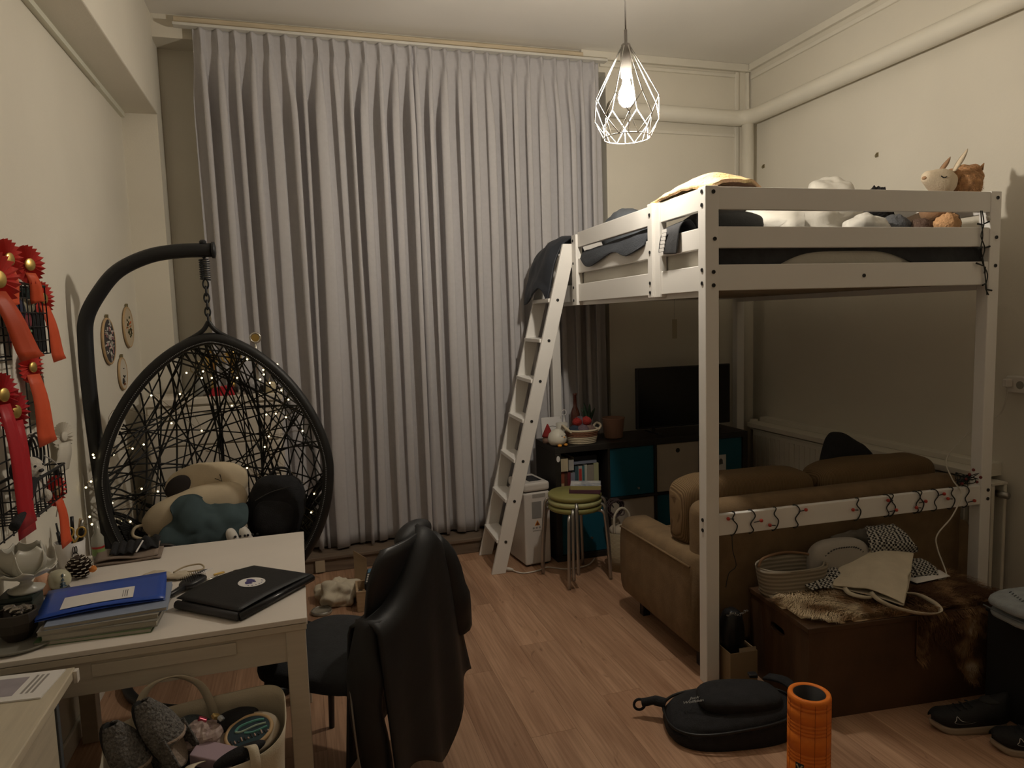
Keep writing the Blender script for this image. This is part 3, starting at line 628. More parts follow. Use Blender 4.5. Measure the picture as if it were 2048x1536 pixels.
def cell(i, j): return 0.04+i*(cw+0.016), 0.04+j*(ch+0.016)
TEAL = M('teal_insert', (0.010, 0.095, 0.145), 0.45, var=0.04); WBOX = M('white_insert', (0.42, 0.37, 0.30), 0.6, var=0.03)
def insert(i, j, mat, knobz=None, hole=False):
    x, z = cell(i, j); b_ = MB().box(x+0.002, x+cw-0.002, 0.012, 0.30, z+0.002, z+ch-0.004)
    d = b_.obj('door_insert', mat, ks, bevel=0.003)
    if knobz is not None:
        MB().lathe([(0.005, 0), (0.005, 0.012), (0.008, 0.014), (0.008, 0.02), (0, 0.021)], 10).xf(Matrix.Translation((x+cw*0.62, 0.012, z+knobz)) @ Matrix.Rotation(pi/2, 4, 'X')).obj('knob', CHROME, d)
    if hole:
        MB().lathe([(0.016, 0), (0.016, 0.0012), (0, 0.0012)], 18).xf(Matrix.Translation((x+cw*0.5, 0.0118, z+ch-0.055)) @ Matrix.Rotation(pi/2, 4, 'X')).obj('finger_hole', BOLT, d)
insert(1, 1, TEAL, 0.05); insert(2, 1, WBOX, hole=True); insert(3, 1, TEAL); insert(0, 0, TEAL, 0.10); insert(1, 0, WBOX); insert(2, 0, TEAL); insert(3, 0, TEAL)
x, z = cell(3, 1)
MB().box(x+0.10, x+0.20, 0.0085, 0.0117, z+0.10, z+0.22).obj('paper_sticker', PAPER, ks)
MB().prism([(x+0.145, z+0.15), (x+0.175, z+0.155), (x+0.172, z+0.185), (x+0.158, z+0.195), (x+0.145, z+0.185)], 0.0075, 0.0084, 'xz').obj('sticker_print', M('ink_grey', (0.12, 0.12, 0.12), 0.8), ks)
for k in range(3): MB().box(x+0.115+k*0.008, x+0.118+k*0.008, 0.0075, 0.0084, z+0.13, z+0.195).obj('sticker_print', MATS['ink_grey'], ks)
MB().lathe([(0.012, 0), (0.012, 0.004), (0, 0.005)], 12, sy=1.7).xf(Matrix.Translation((0.02, -0.001, KH-0.075)) @ Matrix.Rotation(pi/2, 4, 'X')).obj('white_sticker', PAPER, ks)
# books in the top left cell
def book(name, label, c, size, col, rz=0.0, ry=0.0, rx=0.0, group='books in the cube shelf', pages=True, band=None):
    """size = thickness x, depth y, height z; spine faces -y"""
    t = thing(name, label, 'book', c, group=group, rot=(rx, ry, rz)); tx, dy, hz = size
    cm = M('cover_%d_%d_%d' % tuple(int(v*255) for v in col), col, 0.5)
    MB().box(0, 0.0025, 0, dy, 0, hz).obj('cover', cm, t); MB().box(tx-0.0025, tx, 0, dy, 0, hz).obj('cover', cm, t); MB().box(0.0025, tx-0.0025, 0, 0.0025, 0, hz).obj('spine', cm, t)
    MB().box(0.0025, tx-0.0025, 0.0026, dy-0.004, 0.003, hz-0.003).obj('pages', M('book_pages', (0.62, 0.56, 0.44), 0.9), t)
    if band: MB().box(0.003, tx-0.003, -0.0008, 0, hz*band[1], hz*band[2]).obj('spine_label', M('band_%d_%d_%d' % tuple(int(v*255) for v in band[0]), band[0], 0.6), t)
    return t
x0, z0 = cell(0, 1); bx = KX+x0+0.004; bz = KY
spec = [(0.035, 0.205, (0.28, 0.08, 0.045), 'rust red book at the left end of the shelf row', ((0.5, 0.38, 0.2), .3, .6)), (0.020, 0.20, (0.10, 0.045, 0.03), 'dark brown book next to the rust red one', None), (0.022, 0.195, (0.16, 0.03, 0.035), 'maroon book in the shelf row', None),
        (0.030, 0.190, (0.24, 0.25, 0.32), 'grey-blue book in the shelf row', None), (0.024, 0.23, (0.06, 0.11, 0.13), 'dark teal book in the shelf row', None), (0.026, 0.23, (0.42, 0.40, 0.38), 'white book with a red spine top in the shelf row', ((0.45, 0.05, 0.04), .35, .92)),
        (0.016, 0.228, (0.05, 0.16, 0.19), 'slim teal book in the shelf row', None), (0.017, 0.235, (0.50, 0.50, 0.44), 'slim white book in the shelf row', None), (0.048, 0.23, (0.30, 0.27, 0.23), 'thick grey book with a dark motif on its spine', ((0.05, 0.05, 0.06), .2, .5)),
        (0.034, 0.24, (0.40, 0.41, 0.25), 'pale olive book at the right end of the shelf row', None)]
for tx, hz, col, lab, band in spec:
    book('book', lab, (bx, KY+0.045, KH-0.04-ch+0.001), (tx, 0.20, hz), col, band=band); bx += tx+0.0012
zt = KH-0.04-ch
book('book', 'thick cream paperback jammed upright on top of the shelf books', (KX+x0+0.006, KY+0.03, zt+0.208), (0.055, 0.13, 0.085), (0.56, 0.48, 0.33), group='books in the cube shelf')
book('book', 'small white book on top of the shelf books', (KX+x0+0.068, KY+0.035, zt+0.21), (0.036, 0.12, 0.07), (0.40, 0.39, 0.37))
book('book', 'blue-grey magazine laid flat across the shelf books', (KX+x0+0.275, KY+0.05, zt+0.243), (0.018, 0.2, 0.165), (0.20, 0.22, 0.28), ry=-pi/2)
book('book', 'black book laid flat at the top of the shelf row', (KX+x0+0.28, KY+0.055, zt+0.264), (0.03, 0.2, 0.165), (0.015, 0.015, 0.018), ry=-pi/2)
# television
tv = thing('television', 'black flat screen television standing on the cube shelf', 'television', (2.265, 4.40, KH+0.001))
MB().box(0, 0.76, 0.0, 0.03, 0.035, 0.47).obj('housing', BLACKP, tv, bevel=0.004)
MB().box(0.012, 0.748, -0.002, 0.0, 0.05, 0.458).obj('screen', M('screen_off', (0.006, 0.007, 0.008), 0.22), tv)
for xx in (0.12, 0.60): MB().box(xx, xx+0.03, -0.08, 0.12, 0, 0.012).box(xx+0.005, xx+0.025, 0.005, 0.025, 0.01, 0.05).obj('foot', BLACKP, tv, bevel=0.002)
# things on the cube shelf
KT = KH+0.0005
ck = thing('bird_figurine', 'round white bird figurine with orange feet on the cube shelf', 'figurine', (1.607, 4.265, KT))
EGG = M('porcelain', (0.66, 0.63, 0.54), 0.45); ORG = M('bird_orange', (0.75, 0.33, 0.05), 0.5)
MB().lathe([(0, 0.006), (0.045, 0.010), (0.062, 0.03), (0.064, 0.05), (0.055, 0.08), (0.034, 0.104), (0.012, 0.114), (0, 0.115)], 24).obj('body', EGG, ck, smooth=True)
for sx, sy in ((-0.004, -0.056), (0.045, -0.036)): MB().ball((sx, sy, 0.010), (0.015, 0.016, 0.009)).obj('foot', ORG, ck, smooth=True)
for a in (-1.35, -0.75): MB().ball((0.058*cos(a), 0.058*sin(a), 0.072), 0.0038, 8, 6).obj('eye', BLACKP, ck, smooth=True)
MB().ball((0.061*cos(-1.05), 0.061*sin(-1.05), 0.064), (0.007, 0.006, 0.004), 8, 6).obj('beak', ORG, ck, smooth=True)
gn = thing('gnome_ornament', 'small gnome ornament with a red pointed hat behind the ladder', 'ornament', (1.590, 4.40, KT))
MB().lathe([(0, 0), (0.034, 0.0), (0.038, 0.02), (0.033, 0.045), (0, 0.05)], 18).obj('body', M('gnome_fur', (0.25, 0.16, 0.12), 0.95), gn, smooth=True)
MB().lathe([(0.040, 0.042), (0.036, 0.055), (0.004, 0.128), (0, 0.13)], 18).obj('hat', M('felt_red', (0.24, 0.02, 0.018), 0.9), gn, smooth=True)
cd = thing('greeting_card', 'white square card with a simple drawing leaning on the cube shelf', 'card', (1.655, 4.475, KT), rot=(radians(-8), 0, 0))
MB().box(-0.075, 0.075, 0, 0.003, 0, 0.16).obj('card', PAPER, cd)
MB().tube(spline([(-0.04, -0.001, 0.02), (-0.05, -0.001, 0.07), (-0.02, -0.001, 0.095), (0.02, -0.001, 0.095), (0.05, -0.001, 0.07), (0.045, -0.001, 0.02)], 5), 0.0014, 5).obj('drawn_line', BOLT, cd)
MB().prism([(0.028*cos(a), 0.045+0.016*sin(a)) for a in [i*pi/8 for i in range(16)]], -0.001, 0, 'xz').obj('drawn_patch', M('peach_ink', (0.6, 0.42, 0.22), 0.8), cd)
tag(MB().lathe([(0.0, 0), (0.034, 0), (0.039, 0.02), (0.040, 0.13), (0.037, 0.13), (0.035, 0.02), (0, 0.015)], 22).obj('white_mug', M('mug_white', (0.52, 0.50, 0.44), 0.4), None, smooth=True, loc=(1.690, 4.39, KT)), 'tall white cup beside the bird figurine on the cube shelf', 'cup')
# rope basket with wool
rbk = thing('rope_basket', 'cream rope basket with a brown woven band on the cube shelf', 'basket', (1.80, 4.305, KT))
ROPE = M('cotton_rope', (0.60, 0.52, 0.38), 0.95, bump=0.5, bscale=200); BRN = M('brown_weave', (0.20, 0.09, 0.05), 0.95, bump=0.6, bscale=120)
MB().lathe([(0, 0.0), (0.085, 0.0), (0.085, 0.006), (0, 0.006)], 28, sx=1.05, sy=0.85).obj('base', ROPE, rbk)
for k in range(8):
    r = 0.088+0.0025*k; MB().torus((0, 0, 0.007+k*0.0118), r*1.05, 0.0075, n=36, k=8, ry=r*0.85).obj('rope_coil' if not 3 < k < 7 else 'brown_band', ROPE if not 3 < k < 7 else BRN, rbk, smooth=True)
for s in (-1, 1): MB().tube(spline([(s*0.088, -0.045, 0.075), (s*0.125, -0.035, 0.11), (s*0.125, 0.035, 0.12), (s*0.09, 0.045, 0.08)], 6), 0.0085, 8).obj('handle', ROPE, rbk, smooth=True)
for i, (dx, dy, dz, r, col, nm) in enumerate([(-0.05, 0.0, 0.085, 0.042, (0.03, 0.045, 0.07), 'dark blue'), (0.0, -0.02, 0.085, 0.045, (0.16, 0.11, 0.13), 'mauve'), (0.05, 0.0, 0.085, 0.044, (0.20, 0.13, 0.11), 'brown-pink'), (0.0, 0.03, 0.135, 0.044, (0.13, 0.10, 0.12), 'purple grey'), (-0.03, 0.005, 0.14, 0.034, (0.3, 0.025, 0.02), 'red'), (0.035, -0.002, 0.145, 0.034, (0.32, 0.03, 0.025), 'bright red')]):
    yb = thing('yarn_ball', '%s ball of wool in the rope basket' % nm, 'yarn', (1.80+dx, 4.305+dy, KT+dz), group='balls of wool in the rope basket')
    blob((0, 0, 0), (r, r, r*0.9), 0.10, 30, i, n=20, m=12).obj('ball', M('wool_%d' % i, col, 0.95, bump=0.8, bscale=150), yb, smooth=True)
    MB().tube(spline([(r*1.02*cos(a*1.7)*cos(a*0.5), r*1.02*sin(a*1.7)*cos(a*0.5), r*0.93*sin(a*0.5)) for a in [q*0.45 for q in range(9)]], 3), 0.0022, 5).obj('loose_strand', MATS['wool_%d' % i], yb)
tag(MB().lathe([(0, 0), (0.032, 0), (0.034, 0.01), (0.034, 0.17), (0.022, 0.205), (0.013, 0.225), (0.013, 0.30), (0.015, 0.302), (0.015, 0.315), (0, 0.315)], 20).obj('glass_bottle', M('bottle_red', (0.06, 0.016, 0.010), 0.15, spec=0.6), None, smooth=True, loc=(1.83, 4.49, KT)), 'dark red glass bottle behind the rope basket', 'bottle')
tg = thing('paper_star', 'small white folded paper ornament behind the rope basket', 'ornament', (1.735, 4.46, KT))
MB().lathe([(0.03, 0), (0.03, 0.004), (0.002, 0.17), (0, 0.17)], 8).obj('cone', PAPER, tg); MB().torus((0, 0, 0.19), 0.018, 0.0025, axis='y', n=16, k=6).obj('ring', PAPER, tg)
pl_ = thing('potted_plant', 'small dark green plant in a pot beside the red bottle', 'plant', (1.935, 4.50, KT))
MB().lathe([(0, 0), (0.035, 0), (0.045, 0.07), (0.042, 0.07), (0.034, 0.01), (0, 0.01)], 16).obj('pot', M('pot_dark', (0.06, 0.06, 0.055), 0.6), pl_, smooth=True)
GRN = M('leaf_dark', (0.035, 0.07, 0.04), 0.6)
for k in range(7):
    a = k*0.9; MB().tube(spline([(0, 0, 0.06), (0.02*cos(a), 0.02*sin(a), 0.14), (0.05*cos(a), 0.05*sin(a), 0.20+0.02*(k % 3))], 4), [0.002, 0.004, 0.007, 0.010, 0.012, 0.011, 0.008, 0.005, 0.001], 6).obj('leaf', GRN, pl_, smooth=True)
tp = thing('terracotta_pot', 'ribbed terracotta plant pot between the basket and television', 'pot', (2.07, 4.38, KT))
prof = [(0, 0), (0.058, 0)]
for k in range(13): prof += [(0.061+0.0012*k, 0.003+k*0.0105), (0.064+0.0012*k, 0.008+k*0.0105)]
prof += [(0.079, 0.142), (0.074, 0.142), (0.062, 0.02), (0, 0.02)]
MB().lathe(prof, 28).obj('pot', M('terracotta', (0.26, 0.145, 0.10), 0.85), tp, smooth=True)
MB().lathe([(0, 0.10), (0.070, 0.10), (0.071, 0.112), (0, 0.118)], 24).obj('soil', M('soil', (0.03, 0.022, 0.016), 1.0, bump=1, bscale=90), tp)
# tag hanging on a thread from the slats, charger cable
ht = thing('hanging_tag', 'pale paper tag hanging on a thread under the loft bed', 'tag', (2.44, 4.18, 0))
MB().tube([(0, 0, 1.722), (0.0, 0, 1.58)], 0.001, 5).obj('thread', CORD, ht); MB().box(-0.018, 0.018, -0.001, 0.001, 1.45, 1.58).obj('paper', M('tag_paper', (0.5, 0.46, 0.33), 0.9), ht)

# ---------------------------------------------------------------- white dehumidifier
dh = thing('dehumidifier', 'white dehumidifier standing behind the loft bed ladder', 'appliance', (1.340, 4.185, 0), radians(6))
DHW = M('appliance_white', (0.66, 0.62, 0.58), 0.45)
MB().box(0, 0.185, 0, 0.27, 0.012, 0.49).obj('body', DHW, dh, bevel=0.012, seg=3)
MB().box(0.0, 0.185, 0.0, 0.27, 0.497, 0.555).obj('top_cap', DHW, dh, bevel=0.016, seg=3)
MB().box(0.012, 0.173, 0.012, 0.26, 0.485, 0.50).obj('seam', M('seam_dark', (0.10, 0.09, 0.08), 0.8), dh)
MB().box(0.06, 0.15, 0.05, 0.20, 0.5545, 0.5575).obj('control_panel', BLACKP, dh, bevel=0.002)
MB().box(0.058, 0.15, -0.001, 0.002, 0.455, 0.480).obj('handle_recess', M('recess', (0.35, 0.33, 0.30), 0.6), dh)
MB().box(0.052, 0.12, -0.0015, 0.001, 0.32, 0.43).obj('rating_label', M('label_grey', (0.26, 0.25, 0.24), 0.6), dh)
tri = [(0.070, 0.272), (0.108, 0.272), (0.089, 0.307)]
MB().prism(tri, -0.0015, 0.0008, 'xz').obj('warning_triangle', M('warn_orange', (0.62, 0.25, 0.04), 0.6), dh)
MB().prism([(0.077, 0.2755), (0.101, 0.2755), (0.089, 0.298)], -0.0022, -0.0015, 'xz').obj('warning_flame', M('warn_dark', (0.18, 0.05, 0.02), 0.6), dh)
for k in range(3): MB().box(0.055+k*0.022, 0.068+k*0.022, -0.0012, 0.0008, 0.250, 0.262).obj('small_print', M('print_grey', (0.30, 0.28, 0.26), 0.7), dh)
MB().box(0.055, 0.115, -0.0012, 0.0008, 0.236, 0.240).obj('small_print', MATS['print_grey'], dh)
MB().box(0.110, 0.114, -0.0025, 0.001, 0.09, 0.205).box(0.11, 0.15, -0.0025, 0.001, 0.202, 0.206).obj('tank_window', M('tank_trim', (0.75, 0.72, 0.66), 0.3), dh)
for xx in (0.015, 0.145):
    for yy in (0.02, 0.225): MB().box(xx, xx+0.025, yy, yy+0.025, 0, 0.014).obj('foot', BLACKP, dh)
cb = MB().tube(spline([(1.235, 4.155, 0.010), (1.29, 4.09, 0.006), (1.40, 4.10, 0.006), (1.47, 4.13, 0.006), (1.56, 4.06, 0.006), (1.66, 4.05, 0.006), (1.74, 4.08, 0.006), (1.80, 4.13, 0.02)], 8), 0.0045, 8).obj('power_cord', M('cord_white', (0.66, 0.62, 0.56), 0.5), None, smooth=True)
MB().lathe([(0.012, 0), (0.014, 0.02), (0.010, 0.04), (0.006, 0.055), (0, 0.055)], 10).xf(Matrix.Translation((1.20, 4.185, 0.014)) @ Matrix.Rotation(radians(-42), 4, 'Z') @ Matrix.Rotation(pi/2, 4, 'Y')).obj('plug', MATS['cord_white'], cb, smooth=True)
tag(cb, 'white power cord lying on the floor by the ladder foot', 'cord')

# ---------------------------------------------------------------- stack of round stools
SGR = M('stool_olive', (0.24, 0.225, 0.075), 0.5); SGR2 = M('stool_pale_green', (0.40, 0.40, 0.19), 0.5)
def stool(label, dz, mat, rz):
    t = thing('stool', label, 'stool', (1.585, 3.925, 0), rz, 'stacked round stools by the cube shelf')
    MB().lathe([(0, 0.44+dz), (0.158, 0.44+dz), (0.165, 0.446+dz), (0.166, 0.462+dz), (0.158, 0.470+dz), (0, 0.472+dz)], 40).obj('seat', mat, t, smooth=True)
    for k in range(4):
        a = k*pi/2+pi/4; rr = 0.148; ca, sa = cos(a), sin(a)
        pts = [(0.10*ca, 0.10*sa, 0.433+dz), (0.155*ca, 0.155*sa, 0.434+dz), (0.178*ca, 0.178*sa, 0.420+dz), (0.188*ca, 0.188*sa, 0.38+dz), (0.205*ca, 0.205*sa, 0.20+dz*0.5), (0.215*ca, 0.215*sa, 0.004)]
        if dz > 0: pts[-1] = (0.212*ca, 0.212*sa, 0.02+dz)
        MB().tube(spline(pts, 4), 0.0105, 10).obj('leg', CHROME, t, smooth=True)
    return t
stool('olive green round stool at the bottom of the stool stack', 0.0, SGR, 0.20)
stool('pale green round stool in the middle of the stool stack', 0.036, SGR2, 0.33)
stool('olive green round stool on top of the stool stack', 0.072, SGR, 0.46)
ST = 0.545
def flatbook(label, c, size, rz, col, group=None, tm=None):
    t = thing('book', label, 'book', c, rz, group); sx, sy, h = size; cm = M('flat_%d_%d_%d' % tuple(int(v*255) for v in col), col, 0.45)
    MB().box(-sx/2, sx/2, -sy/2, sy/2, 0, 0.0025).obj('cover', cm, t); MB().box(-sx/2, sx/2, -sy/2, sy/2, h-0.0025, h).obj('cover', tm or cm, t)
    MB().box(-sx/2, -sx/2+0.003, -sy/2, sy/2, 0.0025, h-0.0025).obj('spine', cm, t); MB().box(-sx/2+0.003, sx/2-0.004, -sy/2+0.004, sy/2-0.004, 0.0025, h-0.0025).obj('pages', M('book_pages', (0.62, 0.56, 0.44), 0.9), t)
    return t
flatbook('plum covered book lying on the stool stack', (1.65, 3.905, ST), (0.13, 0.19, 0.022), radians(62), (0.09, 0.035, 0.055), 'books lying on the stools')
flatbook('photo covered paperback on top of the plum book on the stools', (1.653, 3.908, ST+0.022), (0.128, 0.185, 0.026), radians(66), (0.32, 0.28, 0.12), 'books lying on the stools', tm=M('photo_cover', (0.12, 0.16, 0.24), 0.35, vscale=18, col2=(0.72, 0.70, 0.66)))

# ---------------------------------------------------------------- sofa
CORDY = stripes('brown_corduroy', (0.125, 0.078, 0.038), (0.21, 0.138, 0.072), 46, 'X', 0.95, 0.35, bump=0.5)
CORDP = M('brown_velour', (0.19, 0.125, 0.066), 0.95, var=0.12, vscale=14, bump=0.2, bscale=160)
so_ = thing('sofa', 'brown corduroy two-seat sofa under the loft bed seen from behind', 'sofa', (1.61, 2.625, 0), radians(-1.0))
SW = 1.60
def rbox(x0, x1, y0, y1, z0, z1, r, name, mat, seg=5): return MB().box(x0, x1, y0, y1, z0, z1).obj(name, mat, so_, bevel=r, seg=seg, smooth=True)
rbox(0.03, SW-0.03, 0.06, 0.70, 0.10, 0.32, 0.02, 'base', CORDP)
rbox(0.05, SW-0.05, 0.0, 0.15, 0.10, 0.775, 0.06, 'back_frame', CORDP)
for s, x0 in ((0, 0.0), (1, SW-0.20)):
    # arm with a rounded crown, its side falling almost straight
    def arm(u, v, x0=x0):
        a = u*2*pi; y = 0.015+0.735*v; cx = x0+0.10; top = 0.545-0.02*v
        sx = 0.10*(abs(cos(a))**0.40)*(1 if cos(a) > 0 else -1); sz = (abs(sin(a))**0.55)*(1 if sin(a) > 0 else -1)
        zc = (top+0.095)/2; return (cx+sx, y, zc+sz*(top-0.095)/2)
    m = MB().grid(arm, 40, 10, closeu=True); nv = len(m.v); m.f.append(tuple(range(39, -1, -1))); m.f.append(tuple(range(nv-40, nv)))
    am_ = m.obj('arm', CORDP, so_, smooth=True)
    e = 0.003 if s == 0 else SW-0.003
    MB().tube([(e, 0.03, 0.495), (e, 0.4, 0.487), (e, 0.745, 0.478)], 0.006, 8).obj('piping', CORDP, am_, smooth=True)
for k in range(2): rbox(0.205+k*0.598, 0.797+k*0.598, 0.30, 0.76, 0.32, 0.46, 0.05, 'seat_cushion', CORDY)
for k in range(2):
    x0 = 0.055+k*0.755; x1 = x0+0.745
    b_ = blob(((x0+x1)/2, 0.25, 0.675), ((x1-x0)/2, 0.105, 0.175), 0.04, 5, k, p=5.0, n=48, m=28); b_.obj('back_cushion', CORDY, so_, smooth=True)
for xx in (0.08, SW-0.12):
    for yy in (0.06, 0.64): MB().box(xx, xx+0.04, yy, yy+0.04, 0, 0.10).obj('foot', BLACKP, so_)
pw = thing('cushion', 'black square cushion standing on its corner on the sofa', 'cushion', (2.84, 3.055, 0.765), rot=(radians(-14), radians(33), radians(2)))
blob((0, 0, 0), (0.175, 0.055, 0.15), 0.05, 7, 3, p=4.2, n=40, m=24).obj('cushion', BLACKF, pw, smooth=True)
# basket with wool by the sofa arm and a straw handbag beside the shelf
wb = thing('wicker_basket', 'pale woven basket with a looped handle beside the sofa arm', 'basket', (1.90, 3.95, 0))
WK = stripes('pale_wicker', (0.36, 0.29, 0.18), (0.52, 0.43, 0.29), 60, 'Z', 0.9, bump=0.8)
MB().lathe([(0, 0.0), (0.075, 0.0), (0.085, 0.10), (0.088, 0.25), (0.083, 0.25), (0.08, 0.10), (0.07, 0.01), (0, 0.01)], 28).obj('body', WK, wb, smooth=True)
MB().tube(spline([(-0.06, -0.05, 0.25), (-0.055, -0.04, 0.36), (0.0, -0.03, 0.405), (0.05, -0.03, 0.36), (0.055, -0.03, 0.25)], 6), 0.008, 8).obj('handle', M('handle_white', (0.5, 0.45, 0.36), 0.8), wb, smooth=True)
blob((0, 0, 0.25), (0.07, 0.07, 0.04), 0.15, 20, 3).obj('lining', M('lining_pale', (0.42, 0.36, 0.28), 0.95), wb, smooth=True)
yh = MB()
rnd = random.Random(5); pts = []
for k in range(60):
    a = k*0.9; pts.append((1.93+0.055*cos(a)+rnd.uniform(-.012, .012), 4.08+0.03*sin(a*1.3), 0.36+0.05*sin(a)+rnd.uniform(-.01, .01)))
cc = thing('cable_coil', 'dark coil of cable hung on the white insert of the cube shelf', 'cable', (0, 0, 0))
MB().tube(spline(pts, 3), 0.004, 6).obj('coil', M('cable_brown', (0.05, 0.03, 0.03), 0.6), cc, smooth=True); MB().tube([(1.93, 4.1, 0.36), (1.93, 4.215, 0.40)], 0.004, 6).obj('hook_end', BLACKP, cc)
# ================================================================ LEFT SIDE: DRESSER, EGG CHAIR, WALL DISPLAY
ds = thing('dresser', 'white chest of drawers in the corner behind the egg chair', 'dresser', (-0.815, 4.185, 0))
DW = M('dresser_white', (0.66, 0.60, 0.51), 0.5, var=0.02)
MB().box(0, 0.70, 0.018, 0.38, 0.06, 1.195).obj('body', DW, ds, bevel=0.003); MB().box(-0.015, 0.715, 0.0, 0.385, 1.197, 1.235).obj('top', DW, ds, bevel=0.004)
MB().box(0.03, 0.67, 0.05, 0.36, 0, 0.06).obj('plinth', DW, ds)
for z0, z1 in ((0.975, 1.185), (0.775, 0.965), (0.575, 0.765), (0.34, 0.565), (0.09, 0.33)):
    d = MB().box(0.012, 0.688, 0.0, 0.017, z0, z1).obj('drawer', DW, ds, bevel=0.003)
    MB().box(0.30, 0.40, -0.006, 0.0, z1-0.03, z1-0.02).obj('grip', DW, d)
DT = 1.2355
def trophy(label, x, y, h, s, mat, base, cupmat=None):
    t = thing('trophy', label, 'trophy', (x, y, DT), group='trophies on the dresser')
    MB().box(-0.03*s, 0.03*s, -0.03*s, 0.03*s, 0, 0.035).obj('base', base, t, bevel=0.002)
    MB().lathe([(0.018*s, 0.035), (0.012*s, 0.05), (0.006*s, h*0.35), (0.012*s, h*0.45), (0.006*s, h*0.5)], 14).obj('stem', mat, t, smooth=True)
    MB().lathe([(0.0, h*0.5), (0.014*s, h*0.52), (0.030*s, h*0.66), (0.034*s, h*0.8), (0.039*s, h*0.86), (0.036*s, h*0.86), (0.028*s, h*0.66), (0, h*0.55)], 20).obj('cup', cupmat or mat, t, smooth=True)
    for sg in (-1, 1): MB().tube(spline([(sg*0.030*s, 0, h*0.62), (sg*0.056*s, 0, h*0.68), (sg*0.056*s, 0, h*0.78), (sg*0.034*s, 0, h*0.80)], 4), 0.003, 6).obj('handle', mat, t, smooth=True)
    MB().ball((0, 0, h*0.93), 0.011*s, 10, 7).obj('finial', mat, t, smooth=True); return t
DKB = M('trophy_base', (0.03, 0.025, 0.022), 0.4)
trophy('gold cup trophy on the left of the dresser top', -0.475, 4.33, 0.27, 1.0, GOLD, DKB)
trophy('gold cup trophy standing right of the other gold one on the dresser', -0.375, 4.40, 0.285, 0.9, GOLD, DKB)
trophy('small brass trophy at the back of the dresser', -0.56, 4.45, 0.20, 0.8, M('brass_old', (0.45, 0.36, 0.2), 0.35, metal=0.8), DKB)
sv = thing('trophy', 'tall silver trophy with a round medallion rising above the egg chair', 'trophy', (-0.232, 4.33, DT), group='trophies on the dresser')
SIL = M('silver_metal', (0.66, 0.63, 0.56), 0.22, metal=0.9)
MB().box(-0.03, 0.03, -0.025, 0.025, 0, 0.04).obj('base', DKB, sv, bevel=0.002)
MB().lathe([(0.02, 0.04), (0.008, 0.07), (0.007, 0.17), (0.028, 0.185), (0.006, 0.20), (0.018, 0.225), (0.006, 0.26), (0.005, 0.285)], 16).obj('stem', SIL, sv, smooth=True)
MB().lathe([(0.030, -0.006), (0.034, 0), (0.030, 0.006), (0.023, 0.006), (0.022, -0.006)], 28, cap=False).xf(Matrix.Translation((0, 0, 0.318)) @ Matrix.Rotation(pi/2, 4, 'X')).obj('wreath', SIL, sv, smooth=True)
MB().lathe([(0, -0.004), (0.022, -0.004), (0.022, 0.004), (0, 0.004)], 24).xf(Matrix.Translation((0, 0, 0.318)) @ Matrix.Rotation(pi/2, 4, 'X')).obj('medallion', GOLD, sv)
tag(MB().prism([(-0.075, 0), (0.06, 0), (0.045, 0.055), (-0.055, 0.045)], -0.04, 0.04, 'xz').obj('red_box', M('red_card', (0.42, 0.015, 0.025), 0.5), None, bevel=0.002, loc=(-0.415, 4.26, DT)), 'small red box at the front of the dresser top', 'box')
tag(MB().lathe([(0, 0), (0.035, 0), (0.04, 0.02), (0.03, 0.07), (0.022, 0.11), (0.026, 0.14), (0.023, 0.14), (0.018, 0.11), (0, 0.02)], 20).obj('glass_vase', M('smoke_glass', (0.22, 0.22, 0.20), 0.15, spec=0.6), None, smooth=True, loc=(-0.545, 4.29, DT)), 'small smoky glass vase left of the red box on the dresser', 'vase')
tag(blob((0, 0, 0.045), (0.055, 0.045, 0.045), 0.1, 20, 3, zmin=0).obj('trinket_dish', M('shell_grey', (0.26, 0.25, 0.25), 0.4, var=0.3, vscale=40), None, smooth=True, loc=(-0.275, 4.27, DT)), 'grey shell ornament right of the red box on the dresser', 'ornament')
tag(MB().lathe([(0, 0), (0.03, 0), (0.032, 0.06), (0.028, 0.062), (0, 0.062)], 20).obj('candle_jar', M('wax_cream', (0.55, 0.47, 0.30), 0.5), None, smooth=True, loc=(-0.165, 4.25, DT)), 'cream candle at the right end of the dresser top', 'candle')

# ---------------------------------------------------------------- embroidery hoops on the left wall
HOOPW = M('hoop_wood', (0.50, 0.34, 0.18), 0.55, var=0.1)
def hoopart(label, y, z, r, fabric, stitch, tilt=0.0):
    t = thing('embroidery_hoop', label, 'wall decor', (XL+0.009, y, z), group='embroidery hoops on the left wall')
    MB().torus((0, 0, 0), r, 0.0065, axis='x', n=40, k=8).obj('hoop', HOOPW, t, smooth=True)
    MB().lathe([(0, 0), (r*0.99, 0), (r*0.99, 0.004), (0, 0.004)], 40).xf(Matrix.Rotation(pi/2, 4, 'Y')).obj('fabric', fabric, t)
    MB().box(-0.005, 0.006, -0.010, -0.003, r+0.004, r+0.022).obj('clamp', HK, t); MB().box(-0.005, 0.006, 0.003, 0.010, r+0.004, r+0.022).obj('clamp', HK, t)
    MB().tube([(0, -0.02, r+0.014), (0, 0.02, r+0.014)], 0.003, 8).obj('screw', HK, t)
    for (a, b_, c_, d_, th, m) in stitch: MB().tube([(0.0065, a*r, b_*r), (0.0065, c_*r, d_*r)], th, 5).obj('stitch', m, t)
SO = M('thread_orange', (0.62, 0.14, 0.03), 0.7); SG = M('thread_green', (0.07, 0.075, 0.03), 0.8); SB = M('thread_dark', (0.03, 0.028, 0.03), 0.8); SW_ = M('thread_white', (0.6, 0.56, 0.5), 0.8)
rnd = random.Random(2); st1 = []
